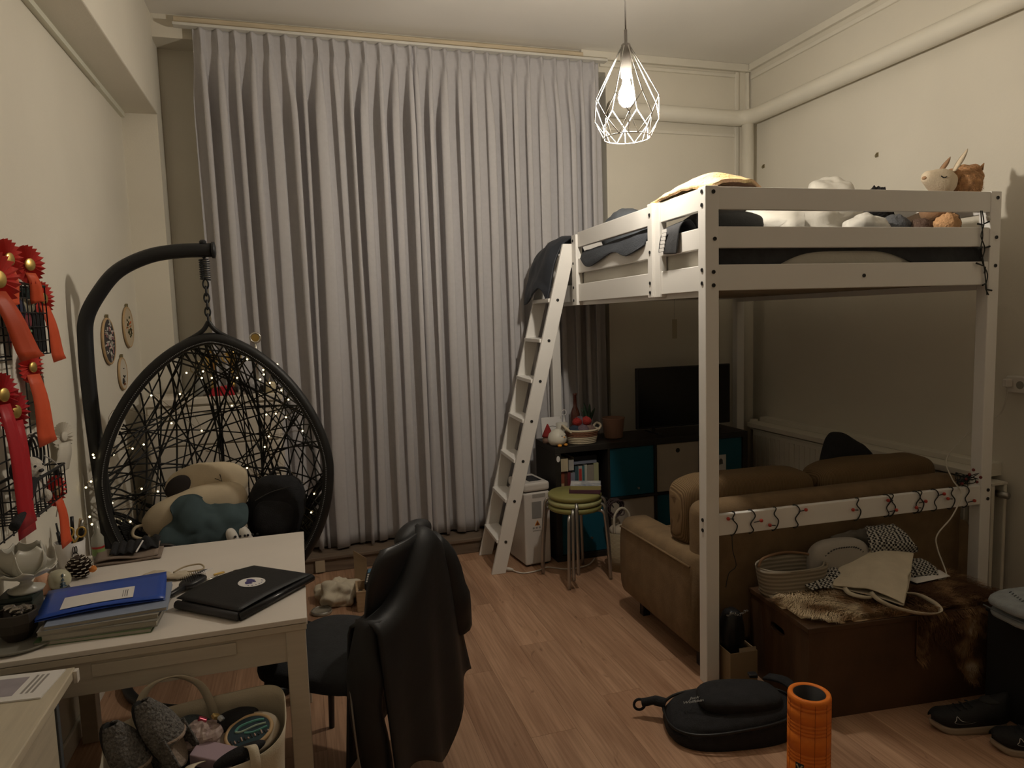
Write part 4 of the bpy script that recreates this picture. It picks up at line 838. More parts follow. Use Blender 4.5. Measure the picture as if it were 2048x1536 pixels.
for k in range(26):
    a = rnd.uniform(0, 2*pi); q = rnd.uniform(0.12, 0.5); l = rnd.uniform(0.08, 0.16); st1.append((q*cos(a), q*sin(a), (q+l)*cos(a), (q+l)*sin(a), 0.0032, SO if rnd.random() < 0.5 and sin(a) > -0.3 else SG))
hoopart('round embroidery hoop with orange flowers on cream cloth', 4.48, 1.637, 0.112, M('hoop_linen', (0.56, 0.46, 0.32), 0.9), st1)
st2 = []
for k in range(60):
    a = rnd.uniform(0, 2*pi); q = rnd.uniform(0.1, 0.85); l = rnd.uniform(0.06, 0.2); b2 = a+rnd.uniform(-1, 1); st2.append((q*cos(a), q*sin(a), q*cos(a)+l*cos(b2), q*sin(a)+l*sin(b2), 0.0034, SW_ if rnd.random() < 0.7 else M('thread_pink', (0.5, 0.25, 0.25), 0.8)))
hoopart('round embroidery hoop with white florals on dark cloth', 4.02, 1.568, 0.115, M('hoop_dark_cloth', (0.055, 0.05, 0.05), 0.9), st2)
st3 = [(0.0, 0.3, 0.02, 0.33, 0.003, SB), (-0.2, -0.1, 0.0, -0.25, 0.003, SB), (0.0, -0.25, 0.25, -0.15, 0.003, SB), (-0.4, -0.4, -0.1, -0.5, 0.006, SB), (-0.35, -0.55, -0.1, -0.68, 0.008, M('thread_brown', (0.3, 0.14, 0.07), 0.8)), (-0.3, -0.3, -0.45, -0.6, 0.006, SB)]
hoopart('small cream embroidery hoop half hidden by the egg chair', 4.26, 1.385, 0.085, M('hoop_linen2', (0.58, 0.53, 0.44), 0.9), st3)

# ---------------------------------------------------------------- hanging egg chair
EC = Vector((-0.372, 3.37, 0.955)); EW, EHU, EHD, ED = 0.479, 0.62, 0.60, 0.48
eg = thing('egg_chair', 'black woven hanging egg chair on a curved steel stand', 'hanging chair', (EC.x, EC.y, 0))
STEEL = M('stand_black', (0.020, 0.021, 0.023), 0.45, metal=0.2); RAT = M('black_rattan', (0.012, 0.012, 0.012), 0.5, spec=0.4)
def ring(t):
    s_, c_ = sin(t), cos(t); n_ = 1.66 if c_ > 0 else 2.0; e = 2.0/n_
    return EW*(abs(s_)**e)*(1 if s_ > 0 else -1), (EHU if c_ > 0 else EHD)*(abs(c_)**e)*(1 if c_ > 0 else -1)
def bowl(x, dz):
    q = sqrt((x/EW)**2+(dz/(EHU if dz > 0 else EHD))**2); return ED*max(0.0, 1-q**2.2)**0.55
rp = [(ring(2*pi*k/96)[0], 0, EC.z+ring(2*pi*k/96)[1]) for k in range(96)]
MB().tube(rp, 0.026, 12, closed=True).obj('rim', RAT, eg, smooth=True)
sm = MB()
for k in range(420):
    x, z = ring(2*pi*k/420); f = 0.975; sm.ball((x*f, -0.026, EC.z+z*f), 0.0028, 5, 4)
s_ = sm.obj('rim_stitching', M('stitch_grey', (0.16, 0.16, 0.16), 0.6), eg); s_['kind'] = 'stuff'
rnd = random.Random(21); wv = MB()
def strand(t0, t1, r=0.0042, off=0.0, n=15):
    a = ring(t0); b_ = ring(t1); pts = []
    for i in range(n+1):
        s = i/n; x = (a[0]*(1-s)+b_[0]*s)*0.985; z = (a[1]*(1-s)+b_[1]*s)*0.985; pts.append((x, bowl(x, z)+off, EC.z+z))
    wv.tube(pts, r, 5, cap=False)
for k in range(90):
    a = rnd.uniform(0, 2*pi); d = rnd.uniform(0.75, pi); strand(a, a+d*rnd.choice((-1, 1)), rnd.choice((0.0036, 0.0042, 0.0046)), rnd.uniform(0, 0.012))
for k in range(6):   # fan from the hanging point
    strand(rnd.uniform(-0.35, 0.35), pi+rnd.uniform(-1.1, 1.1), 0.0036)
for k in range(150):  # dense weave low in the basket
    a = pi+rnd.uniform(-1.0, 1.0); d = rnd.uniform(0.25, 1.1); strand(a-d/2, a+d/2, 0.006)
w_ = wv.obj('weave', RAT, eg, smooth=True); w_['kind'] = 'stuff'
for x in (-0.035, 0.16):   # vertical steel ribs behind the weave
    zt = EHU*sqrt(1-(x/EW)**2)*0.97; zb = -EHD*sqrt(1-(x/EW)**2)*0.97
    MB().tube([(x, bowl(x, zb+(zt-zb)*i/20)+0.014, EC.z+zb+(zt-zb)*i/20) for i in range(21)], 0.0065, 8).obj('rib', RAT, eg, smooth=True)
for z in (-0.25,):
    xx = EW*sqrt(1-(z/(EHU if z > 0 else EHD))**2)*0.97
    MB().tube([(-xx+2*xx*i/20, bowl(-xx+2*xx*i/20, z)+0.014, EC.z+z) for i in range(21)], 0.007, 8).obj('rib', RAT, eg, smooth=True)
# solid woven lower lip left and right
for sg in (-1, 1):
    def lip(u, v, sg=sg):
        t = pi-sg*(-0.15+1.0*u)*1.0; x, z = ring(t); f = 0.99-v*0.30*sin(pi*min(1, max(0, u)))**0.7; x *= f; z *= f
        return (x, bowl(x, z)*0.98, EC.z+z)
    MB().grid(lip, 26, 8).obj('woven_lip', RAT, eg, smooth=True, solid=0.006)
# hanger, chain, spring
for sg in (-1, 1): MB().tube(spline([(sg*0.12, 0, EC.z+EHU-0.02), (sg*0.06, 0, EC.z+EHU+0.012), (sg*0.022, 0, EC.z+EHU+0.04), (0.0, 0, EC.z+EHU+0.075)], 5), 0.010, 8).obj('hanger', RAT, eg, smooth=True)
def link(z, ax): MB().tube([((0.011*cos(a) if ax else 0), (0 if ax else 0.011*cos(a)), z+0.021*sin(a)) for a in [2*pi*i/14 for i in range(14)]], 0.0042, 6, closed=True).obj('chain_link', STEEL, eg, smooth=True)
z = EC.z+EHU+0.088
for k in range(6): link(z, k % 2); z += 0.0305
MB().tube([(0.020*cos(a), 0.020*sin(a), z-0.012+0.0016*a) for a in [i*2*pi/14 for i in range(14*9)]], 0.0035, 5).obj('spring', STEEL, eg, smooth=True)
z += 0.098
for k in range(2): link(z, k % 2); z += 0.03
# curved stand
pole = [(-0.40, 0.10, 0.03), (-0.47, 0.09, 0.5), (-0.495, 0.07, 1.0), (-0.505, 0.06, 1.35), (-0.503, 0.055, 1.56), (-0.488, 0.045, 1.68), (-0.43, 0.035, 1.785), (-0.348, 0.025, 1.878), (-0.225, 0.012, 1.938), (-0.10, 0.004, 1.96), (0.035, 0.0, 1.964)]
MB().tube(spline(pole, 6), 0.031, 16).obj('stand_pole', STEEL, eg, smooth=True)
MB().lathe([(0, 0), (0.036, 0), (0.036, 0.012), (0.020, 0.016), (0, 0.016)], 18).xf(Matrix.Translation((0.035, 0, 1.964)) @ Matrix.Rotation(pi/2, 4, 'Y')).obj('end_cap', STEEL, eg, smooth=True)
MB().tube([(0.0, 0, 1.93), (0, 0, 2.005)], 0.007, 8).obj('eye_bolt', STEEL, eg, smooth=True); MB().lathe([(0.014, 1.993), (0.016, 2.0), (0.010, 2.008), (0, 2.008)], 10).obj('bolt_cap', STEEL, eg)
MB().torus((0.0, 0.10, 0.025), 0.46, 0.022, n=48, k=10, ry=0.42).obj('base_ring', STEEL, eg, smooth=True)
# seat pad
blob((0.0, 0.21, 0.53), (0.36, 0.19, 0.09), 0.05, 6, 2, p=2.6, n=40, m=20).obj('seat_pad', BLACKF, eg, smooth=True)

# fairy lights wound through the chair
FL = [[-0.862, 3.37, 1.097], [-0.859, 3.37, 1.084], [-0.879, 3.37, 0.982], [-0.9, 3.37, 0.958], [-0.856, 3.419, 0.906], [-0.835, 3.492, 0.852], [-0.855, 3.408, 0.882], [-0.778, 3.472, 1.274], [-0.896, 3.37, 0.829], [-0.89, 3.37, 0.795], [-0.81, 3.505, 0.759], [-0.783, 3.558, 0.742], [-0.818, 3.5, 0.78], [-0.766, 3.637, 1.069], [-0.727, 3.685, 1.077], [-0.612, 3.76, 1.161], [-0.668, 3.633, 1.314], [-0.559, 3.726, 1.305], [-0.487, 3.826, 1.104], [-0.82, 3.475, 1.159], [-0.822, 3.528, 1.065], [-0.515, 3.669, 1.41], [-0.235, 3.612, 1.465], [-0.166, 3.63, 1.409], [-0.166, 3.654, 1.385], [-0.096, 3.502, 1.44], [-0.141, 3.673, 1.34], [-0.186, 3.689, 1.359], [-0.295, 3.725, 1.37], [-0.335, 3.806, 1.224], [-0.089, 3.657, 1.301], [-0.058, 3.657, 1.253], [0.024, 3.554, 1.227], [-0.125, 3.751, 1.175], [-0.172, 3.78, 1.17], [-0.076, 3.721, 1.157], [0.0, 3.661, 1.09], [0.038, 3.585, 0.78], [0.018, 3.562, 0.693], [-0.045, 3.622, 0.645], [-0.106, 3.654, 0.602], [0.03, 3.48, 0.648], [0.007, 3.485, 0.609], [0.037, 3.408, 0.63], [-0.364, 3.848, 0.898], [-0.286, 3.842, 0.89], [-0.168, 3.804, 1.053], [-0.192, 3.819, 0.997], [-0.748, 3.667, 0.868], [-0.69, 3.723, 0.836], [-0.411, 3.726, 1.376], [-0.455, 3.716, 1.379], [-0.444, 3.692, 1.412]]
fa = thing('fairy_lights', 'warm copper wire fairy lights wound round the egg chair', 'string lights', (0, 0, 0))
LED = M('led_warm', (0.9, 0.8, 0.5), 0.3, emit=(1.0, 0.80, 0.42), estr=4.5)
for p in FL: MB().ball((p[0], p[1]-0.030, p[2]), 0.0044, 8, 6).obj('bulb', LED, fa, smooth=True)
order = sorted(range(len(FL)), key=lambda i: atan2(FL[i][0]-EC.x, FL[i][2]-EC.z))
wp = [(FL[i][0]+random.uniform(-.006, .006), FL[i][1]-0.024, FL[i][2]+0.006) for i in order]
MB().tube(spline(wp, 5), 0.0009, 4).obj('wire', M('copper_wire', (0.25, 0.18, 0.10), 0.4, metal=0.8), fa)

# things lying in the chair
pb = thing('animal_bag', 'cream drawstring bag with a dark ear patch lying in the egg chair', 'bag', (-0.467, 3.535, 0.703), radians(6))
BAGC = M('bag_cream', (0.60, 0.50, 0.35), 0.85, var=0.08, vscale=10, bump=0.1, bscale=40)
blob((-0.04, -0.02, 0.07), (0.225, 0.075, 0.105), 0.10, 7, 4, p=2.3, n=44, m=26, rot=RY(radians(-14))).obj('pouch', BAGC, pb, smooth=True)
blob((0.02, 0.05, 0.165), (0.185, 0.055, 0.11), 0.05, 7, 9, p=2.3, n=44, m=26, rot=RY(radians(-4))).obj('head', BAGC, pb, smooth=True)
def patch(name, cx, cz, rx, rz_, mat, par, y, rot=0.0, n=28, bulge=0.012):
    m = MB(); vs = [(cx, y-bulge, cz)]; fs = []
    for j in (0.35, 0.7, 1.0):
        for i in range(n):
            a = 2*pi*i/n; x = rx*j*cos(a); z = rz_*j*sin(a); vs.append((cx+x*cos(rot)-z*sin(rot), y-bulge*(1-j*j), cz+x*sin(rot)+z*cos(rot)))
    for i in range(n): fs.append((0, 1+(i+1) % n, 1+i))
    for k in range(2):
        for i in range(n): a = 1+k*n; fs.append((a+i, a+(i+1) % n, a+n+(i+1) % n, a+n+i))
    return m.add(vs, fs).obj(name, mat, par, smooth=True, solid=0.004)
patch('ear_patch', -0.105, 0.185, 0.062, 0.044, M('ear_dark', (0.022, 0.017, 0.015), 0.9), pb, -0.008, radians(42))
MB().tube([(0.055, -0.009, 0.205), (0.085, -0.008, 0.188), (0.078, -0.008, 0.222)], 0.0022, 5).obj('printed_line', SB, pb); MB().tube([(0.105, -0.008, 0.175), (0.125, -0.004, 0.18)], 0.002, 5).obj('printed_line', SB, pb)
MB().tube(spline([(-0.24, -0.03, 0.03), (-0.29, -0.04, 0.025), (-0.30, -0.05, -0.01), (-0.25, -0.05, -0.03), (-0.22, -0.05, 0.0)], 5), 0.007, 8).obj('drawstring', BAGC, pb, smooth=True)
rows = [[(-0.60, 3.47, 0.80), (-0.55, 3.48, 0.845), (-0.48, 3.49, 0.85), (-0.42, 3.49, 0.80), (-0.35, 3.49, 0.785), (-0.29, 3.49, 0.78)],
        [(-0.62, 3.45, 0.74), (-0.56, 3.44, 0.79), (-0.49, 3.43, 0.80), (-0.42, 3.43, 0.765), (-0.35, 3.43, 0.765), (-0.28, 3.43, 0.75)],
        [(-0.65, 3.43, 0.69), (-0.58, 3.40, 0.72), (-0.50, 3.39, 0.735), (-0.43, 3.39, 0.71), (-0.36, 3.39, 0.72), (-0.29, 3.39, 0.70)],
        [(-0.66, 3.42, 0.65), (-0.59, 3.38, 0.655), (-0.51, 3.36, 0.66), (-0.43, 3.36, 0.66), (-0.36, 3.36, 0.65), (-0.30, 3.37, 0.64)],
        [(-0.66, 3.43, 0.60), (-0.59, 3.40, 0.60), (-0.51, 3.38, 0.60), (-0.43, 3.38, 0.60), (-0.36, 3.38, 0.60), (-0.31, 3.39, 0.60)]]
rows = [[(x+0.004, y-0.03, z+0.005) for x, y, z in r] for r in rows]
tag(cloth(rows, 'teal_shirt', M('teal_cotton', (0.055, 0.085, 0.095), 0.95, var=0.15, vscale=12), None, solid=0.010, amp=0.030, freq=10, seed=2), 'crumpled dark teal shirt lying in front of the cream bag in the egg chair', 'clothing')
for i, (dx, lab) in enumerate(((0.0, 'white sock with black dots, the left one in the egg chair'), (0.052, 'white sock with black dots, the right one in the egg chair'))):
    sk = thing('sock', lab, 'sock', (-0.322+dx, 3.335+0.02*i, 0.64-0.005*i), group='dotted socks in the egg chair')
    blob((0, 0, 0), (0.026, 0.035, 0.075), 0.06, 10, i, p=2.6, rot=RY(radians(-18))).obj('sock', M('sock_white', (0.68, 0.65, 0.60), 0.9), sk, smooth=True)
    for k in range(9): MB().ball((-0.02+0.02*(k % 3)+(0.025-0.02*(k//3)), -0.033, 0.04-0.035*(k//3)), (0.006, 0.004, 0.006), 7, 5).obj('dot', SB, sk)
bb = thing('black_backpack', 'black backpack leaning in the right side of the egg chair', 'backpack', (-0.143, 3.54, 0.735), rot=(radians(-12), radians(8), radians(-8)))
blob((0, 0, 0), (0.135, 0.085, 0.16), 0.06, 7, 6, p=2.7, n=44, m=28).obj('body', BLACKF, bb, smooth=True)
blob((0.0, -0.07, -0.045), (0.095, 0.035, 0.085), 0.05, 8, 2, p=2.8).obj('pocket', BLACKF, bb, smooth=True)
MB().tube(spline([(-0.09, -0.075, 0.03), (-0.02, -0.092, 0.075), (0.07, -0.085, 0.11)], 6), 0.003, 6).obj('zip', M('zip_grey', (0.05, 0.05, 0.05), 0.35), bb)
MB().tube(spline([(-0.05, 0.0, 0.155), (-0.02, 0.0, 0.19), (0.03, 0, 0.19), (0.05, 0, 0.155)], 5), 0.006, 8).obj('handle', BLACKF, bb, smooth=True)
sb = thing('shoulder_bag', 'taupe shoulder bag with a dark strap at the front left of the egg chair', 'bag', (-0.635, 3.33, 0.59), radians(10))
TAUP = M('taupe_leather', (0.20, 0.145, 0.10), 0.55)
blob((0, 0, 0.0), (0.11, 0.05, 0.055), 0.08, 10, 1, p=2.4).obj('body', TAUP, sb, smooth=True)
MB().tube(spline([(-0.08, -0.02, 0.03), (-0.02, -0.035, 0.085), (0.05, -0.03, 0.08), (0.10, -0.03, 0.02), (0.13, -0.03, -0.02)], 6), 0.008, 8).obj('strap', M('strap_dark', (0.03, 0.024, 0.02), 0.5), sb, smooth=True)

# ---------------------------------------------------------------- wire grid with rosettes on the left wall
gd = thing('wire_grid', 'black wire grid panel hung with rosettes on the left wall', 'wall grid', (XL, 2.72, 1.45))
GM = BLACKM
for k in range(9): MB().tube([(0.014, -0.36+k*0.0775, -0.48), (0.014, -0.36+k*0.0775, 0.42)], 0.0026, 6).obj('vertical_wire', GM, gd)
for k in range(12): MB().tube([(0.018, -0.37, -0.47+k*0.08), (0.018, 0.27, -0.47+k*0.08)], 0.0026, 6).obj('cross_wire', GM, gd)
for y in (-0.30, 0.22): MB().box(0.002, 0.014, y-0.01, y+0.01, 0.38, 0.40).obj('wall_clip', GM, gd)
def wirebasket(label, y0, y1, z0, z1, x0, x1):
    t = thing('wire_basket', label, 'basket', (0, 0, 0))
    def w(a, b_, r=0.0022): MB().tube([a, b_], r, 5).obj('wire', GM, t)
    MB().tube([(x0, y0, z1), (x1, y0, z1), (x1, y1, z1), (x0, y1, z1)], 0.005, 6, closed=True).obj('rim', GM, t)
    n = max(4, int((y1-y0)/0.035))
    for k in range(n+1):
        y = y0+(y1-y0)*k/n; w((x1, y, z0), (x1, y, z1)); w((x0, y, z0), (x1, y, z0))
    m = max(3, int((z1-z0)/0.045))
    for k in range(m+1):
        z = z0+(z1-z0)*k/m; w((x1, y0, z), (x1, y1, z)); w((x0, y0, z), (x1, y0, z)); w((x0, y1, z), (x1, y1, z))
    for y in (y0, y1):
        for k in range(3): x = x0+(x1-x0)*k/2; w((x, y, z0), (x, y, z1))
    return t
X0 = XL+0.022
wirebasket('upper black wire basket on the wall grid', 2.575, 2.825, 1.553, 1.785, X0, X0+0.075)
wirebasket('lower black wire basket on the wall grid', 2.37, 2.77, 1.06, 1.165, X0, X0+0.10)
# contents of the upper basket
def blobthing(name, label, cat, c, r, mat, amp=0.08, freq=14, seed=1, p=2.2, group=None, zmin=None):
    o = blob(c, r, amp, freq, seed, p, 24, 14, zmin=zmin).obj(name, mat, None, smooth=True); return tag(o, label, cat, group)
XM = X0+0.04
blobthing('sock_roll', 'dark blue rolled sock in the upper wire basket', 'sock', (XM, 2.635, 1.70), (0.028, 0.05, 0.045), M('navy_sock', (0.035, 0.04, 0.075), 0.95))
blobthing('sock_roll', 'dark green rolled sock at the top of the upper wire basket', 'sock', (XM, 2.765, 1.745), (0.028, 0.05, 0.032), M('green_sock', (0.02, 0.032, 0.03), 0.95))
blobthing('cloth_roll', 'beige rolled cloth in the upper wire basket', 'cloth', (XM+0.005, 2.70, 1.715), (0.026, 0.07, 0.028), M('beige_roll', (0.33, 0.29, 0.2), 0.95))
blobthing('pink_ball', 'pink ball low in the upper wire basket', 'ball', (XM, 2.64, 1.60), (0.026, 0.035, 0.03), M('pink_rubber', (0.32, 0.05, 0.07), 0.6))
blobthing('pink_roll', 'pink fabric roll in the upper wire basket', 'cloth', (XM+0.01, 2.685, 1.665), (0.02, 0.02, 0.035), M('pink_roll', (0.30, 0.06, 0.075), 0.8))
blobthing('green_band', 'pale green elastic band in the upper wire basket', 'band', (XM+0.01, 2.66, 1.632), (0.022, 0.05, 0.009), M('mint_elastic', (0.22, 0.38, 0.22), 0.8))
tag(MB().box(XM-0.022, XM+0.028, 2.705, 2.818, 1.558, 1.69).obj('black_case', BLACKF, None, bevel=0.006), 'flat black case standing in the upper wire basket', 'case')
# contents of the lower basket: spotted dog plush, cable, headset
dg = thing('plush_dog', 'white plush dog with black ears sitting in the lower wire basket', 'plush toy', (X0+0.055, 2.56, 1.067), radians(-20))
DOGW = M('dog_white', (0.52, 0.48, 0.42), 0.95, bump=0.4, bscale=120)
blob((0, 0, 0.05), (0.036, 0.05, 0.05), 0.08, 20, 1).obj('body', DOGW, dg, smooth=True); blob((0.012, 0.0, 0.128), (0.036, 0.042, 0.036), 0.06, 20, 2).obj('head', DOGW, dg, smooth=True)
for s in (-1, 1): MB().ball((0.0, s*0.047, 0.128), (0.016, 0.016, 0.030), 12, 8).obj('ear', BLACKF, dg, smooth=True); MB().ball((0.044, s*0.016, 0.137), 0.004, 8, 6).obj('eye', BLACKP, dg)
MB().ball((0.05, 0, 0.120), (0.007, 0.01, 0.006), 8, 6).obj('nose', BLACKP, dg, smooth=True)
for s in (-1, 1): blob((0.03, s*0.033, 0.03), (0.02, 0.017, 0.022), 0.05, 20, 3).obj('paw', DOGW, dg, smooth=True)
hs = thing('cable_coil', 'black coiled cable hung above the lower wire basket', 'cable', (X0+0.035, 2.64, 1.18))
for k in range(5): MB().torus((0.006*k, 0.004*k, 0.03+0.004*k), 0.062+0.006*(k % 3), 0.0035, axis='x', n=28, k=6).obj('loop', BLACKP if k != 2 else M('cable_grey', (0.42, 0.40, 0.38), 0.5), hs, smooth=True)
MB().tube(spline([(0.03, 0.06, 0.03), (0.05, 0.12, -0.02), (0.045, 0.14, -0.10), (0.03, 0.12, -0.20)], 6), 0.002, 6).obj('lead', MATS['cable_grey'], hs); MB().ball((0.04, 0.135, -0.05), (0.012, 0.012, 0.022), 8, 6).obj('adapter', BLACKP, hs, smooth=True)
tag(MB().box(X0+0.005, X0+0.025, 2.775, 2.835, 1.09, 1.165).obj('white_charger', WHITE2, None, bevel=0.006), 'small white charger hung beside the lower wire basket', 'charger')
tag(MB().tube(spline([(X0+0.14, 2.18, 1.10), (X0+0.13, 2.28, 1.12), (X0+0.12, 2.38, 1.15), (X0+0.105, 2.46, 1.172)], 5), 0.013, 10).obj('black_strap', BLACKF, None, smooth=True), 'black padded strap reaching across the lower wire basket', 'strap')
# rosettes
def rosette(label, y, z, r, mat, tmat, tail, x=None, yaw=0.0, center=GOLD, txt=None, group='show rosettes on the wall grid'):
    xx = X0+0.10 if x is None else x; r *= 1.12; f_ = xx/-0.85; y *= f_; z = 1.632+(z-1.632)*f_; yaw -= 0.30
    t = thing('rosette', label, 'rosette', (xx, y, z), yaw, group); n = 22
    m = MB(); vs = [(0.008, 0, 0)]; fs = []
    for rr, amp in ((0.40, 0.003), (0.72, 0.005), (1.0, 0.007)):
        for i in range(2*n):
            a = pi*i/n; q = r*rr*(1+(0.07 if rr == 1.0 and i % 2 else 0)); vs.append(((amp if i % 2 else -amp), q*cos(a), q*sin(a)))
    for i in range(2*n): fs.append((0, 1+i, 1+(i+1) % (2*n)))
    for k in range(2):
        for i in range(2*n): a = 1+k*2*n; fs.append((a+i, a+2*n+i, a+2*n+(i+1) % (2*n), a+(i+1) % (2*n)))
    m.add(vs, fs).obj('pleated_disc', mat, t, solid=0.0005)
    MB().lathe([(0, 0.0105), (r*0.30, 0.010), (r*0.34, 0.0085), (r*0.34, 0.003)], 22).xf(Matrix.Rotation(pi/2, 4, 'Y')).obj('medal', center, t, smooth=True)
    for (dy0, dy1, dz, w, lean) in tail:
        k = 8; fn = lambda u, v: (lean*v+0.006*sin(v*5)+0.004, dy0+(dy1-dy0)*v+(u-0.5)*w*1.35*(0.75+0.35*v), -r*0.45-dz*v+0.012*(u if v > 0.95 else 0))
        MB().grid(fn, 4, k).obj('ribbon_tail', tmat, t, smooth=True, solid=0.0012)
    if txt: text(txt, 0.026, 'ribbon_text', GOLD, t, (0.012, tail[0][1]*0.6, -r*0.45-tail[0][2]*0.52), (pi/2, -pi/2, pi/2), 0.0004)
    return t
rosette('red rosette at the top left of the wall grid', 2.57, 1.858, 0.052, REDR, ORNG, [(0, 0.01, 0.12, 0.035, 0)], x=X0+0.085)
rosette('red rosette at the top right of the wall grid', 2.745, 1.855, 0.053, REDR, ORNG, [(0.0, 0.05, 0.10, 0.04, -0.02)], x=X0+0.09, yaw=-0.15)
rosette('large red rosette with a wide orange ribbon at the left photo edge', 2.47, 1.79, 0.066, REDR, M('rust_satin', (0.46, 0.06, 0.018), 0.45), [(-0.01, 0.085, 0.20, 0.062, 0.015)], x=X0+0.12, yaw=-0.1)
rosette('red rosette tucked behind the upper wire basket', 2.85, 1.745, 0.052, REDR, ORNG, [(0.0, 0.07, 0.21, 0.05, 0)], x=X0+0.03)
rosette('orange rosette hanging directly below the upper wire basket', 2.68, 1.512, 0.045, REDR, ORNG, [(0.0, 0.05, 0.24, 0.06, 0)], x=X0+0.09)
rosette('dark red rosette with a long ribbon at the left edge of the wall grid', 2.42, 1.445, 0.052, M('crimson_satin', (0.42, 0.014, 0.022), 0.45), M('crimson_satin', (0.42, 0.014, 0.022), 0.45), [(0.0, 0.03, 0.36, 0.045, 0.02)], x=X0+0.12)
rosette('dark red rosette with gold lettering on its ribbon', 2.50, 1.385, 0.052, MATS['crimson_satin'], MATS['crimson_satin'], [(0.0, -0.02, 0.34, 0.05, 0.02)], x=X0+0.115, txt='TU ELDIK & HORST')
rosette('red rosette with an orange ribbon beside the lower wire basket', 2.80, 1.065, 0.045, REDR, ORNG, [(0.0, 0.015, 0.18, 0.038, 0.015)], x=X0+0.085, center=M('sepia_photo', (0.28, 0.17, 0.08), 0.5, var=0.4, vscale=60))
rosette('white rosette behind the orange ribbon on the wall grid', 2.93, 1.24, 0.048, M('white_satin', (0.62, 0.58, 0.5), 0.5), M('white_satin', (0.62, 0.58, 0.5), 0.5), [(0.0, -0.03, 0.12, 0.07, 0)], x=X0+0.012, center=M('white_satin', (0.62, 0.58, 0.5), 0.5))
ph = thing('photo_print', 'dark photo print pinned to the wall grid by the orange ribbon', 'photo', (X0+0.012, 2.905, 1.30), rot=(radians(8), 0, 0))
MB().box(0, 0.0015, -0.04, 0.05, 0, 0.17).obj('paper', M('photo_border', (0.22, 0.18, 0.12), 0.5), ph); MB().box(0.0015, 0.0025, -0.035, 0.045, 0.035, 0.165).obj('picture', M('photo_dark', (0.025, 0.024, 0.024), 0.35, vscale=30, col2=(0.09, 0.085, 0.08)), ph)
tag(MB().box(0, 0.004, -0.05, 0.045, -0.09, 0.09).obj('white_tag', M('tag_white', (0.66, 0.62, 0.56), 0.6), None, bevel=0.0015, loc=(X0+0.06, 2.56, 1.50), rot=(radians(-12), 0, 0)), 'white card hung behind the dark red rosettes', 'card')
# ================================================================ TABLE AND WHAT LIES ON IT
TB = M('table_white', (0.72, 0.665, 0.605), 0.45, var=0.03, vscale=4); TBE = M('table_edge', (0.58, 0.52, 0.43), 0.5, var=0.04, vscale=6, stretch=(1, 14, 14))
tb = thing('table', 'white extending table with a pale wooden edge in the left foreground', 'table', (-0.905, 2.14, 0))
TW, TD = 0.885, 0.92
MB().box(0, TW, 0, TD, 0.724, 0.74).obj('top', TB, tb, bevel=0.002); MB().box(0.002, TW-0.002, 0.002, TD-0.002, 0.702, 0.722).obj('extension_leaf', TBE, tb, bevel=0.002)
MB().box(0.05, TW-0.05, 0.012, 0.032, 0.605, 0.702).obj('apron', TBE, tb); MB().box(0.05, TW-0.05, TD-0.032, TD-0.012, 0.605, 0.702).obj('apron', TBE, tb)
MB().box(0.012, 0.032, 0.05, TD-0.05, 0.605, 0.702).obj('apron', TBE, tb); MB().box(TW-0.032, TW-0.012, 0.05, TD-0.05, 0.605, 0.702).obj('apron', TBE, tb)
MB().box(0.30, 0.68, 0.006, 0.012, 0.655, 0.692).obj('drawer', TBE, tb, bevel=0.0015)
for x in (0.006, TW-0.064):
    for y in (0.006, TD-0.064): MB().box(x, x+0.058, y, y+0.058, 0, 0.702).obj('leg', TBE, tb, bevel=0.003)
TZ = 0.7405
d2 = thing('desk', 'second white wooden desk cut off at the lower left corner', 'desk', (-0.925, 0.75, 0))
DK2 = M('desk_whitewash', (0.54, 0.48, 0.37), 0.6, var=0.10, vscale=5, stretch=(10, 1, 10))
MB().box(0, 0.305, 0, 1.315, 0.705, 0.73).obj('top', DK2, d2, bevel=0.003); MB().box(0.262, 0.285, 0.03, 1.20, 0.05, 0.70).obj('side_panel', DK2, d2, bevel=0.002)
MB().box(0.02, 0.285, 1.215, 1.235, 0.0, 0.70).obj('end_panel', M('panel_slate', (0.085, 0.095, 0.105), 0.6), d2, bevel=0.002); MB().box(0.305, 0.315, 1.29, 1.31, 0.695, 0.728).obj('edge_clip', WHITE2, d2, bevel=0.001)
for y in (0.05, 1.12): MB().box(0.02, 0.06, y, y+0.04, 0, 0.705).obj('leg', DK2, d2)
pp = thing('printed_sheet', 'printed white sheet lying on the desk at the lower left', 'paper', (-0.755, 2.005-0.01, 0.7305), radians(-6))
MB().box(-0.14, 0.11, -0.075, 0.068, 0, 0.004).obj('sheet', PAPER, pp); MB().box(-0.13, 0.035, -0.05, 0.045, 0.004, 0.0046).obj('printed_picture', M('print_lilac', (0.33, 0.30, 0.33), 0.7, var=0.1, vscale=20), pp)
for k in range(3): MB().box(0.05+k*0.012, 0.056+k*0.012, -0.045, 0.05, 0.004, 0.0045).obj('printed_line', MATS['print_grey'], pp)
MB().box(-0.12, -0.07, -0.01, 0.04, 0.0046, 0.005).obj('printed_panel', M('print_dark', (0.10, 0.09, 0.09), 0.7), pp)
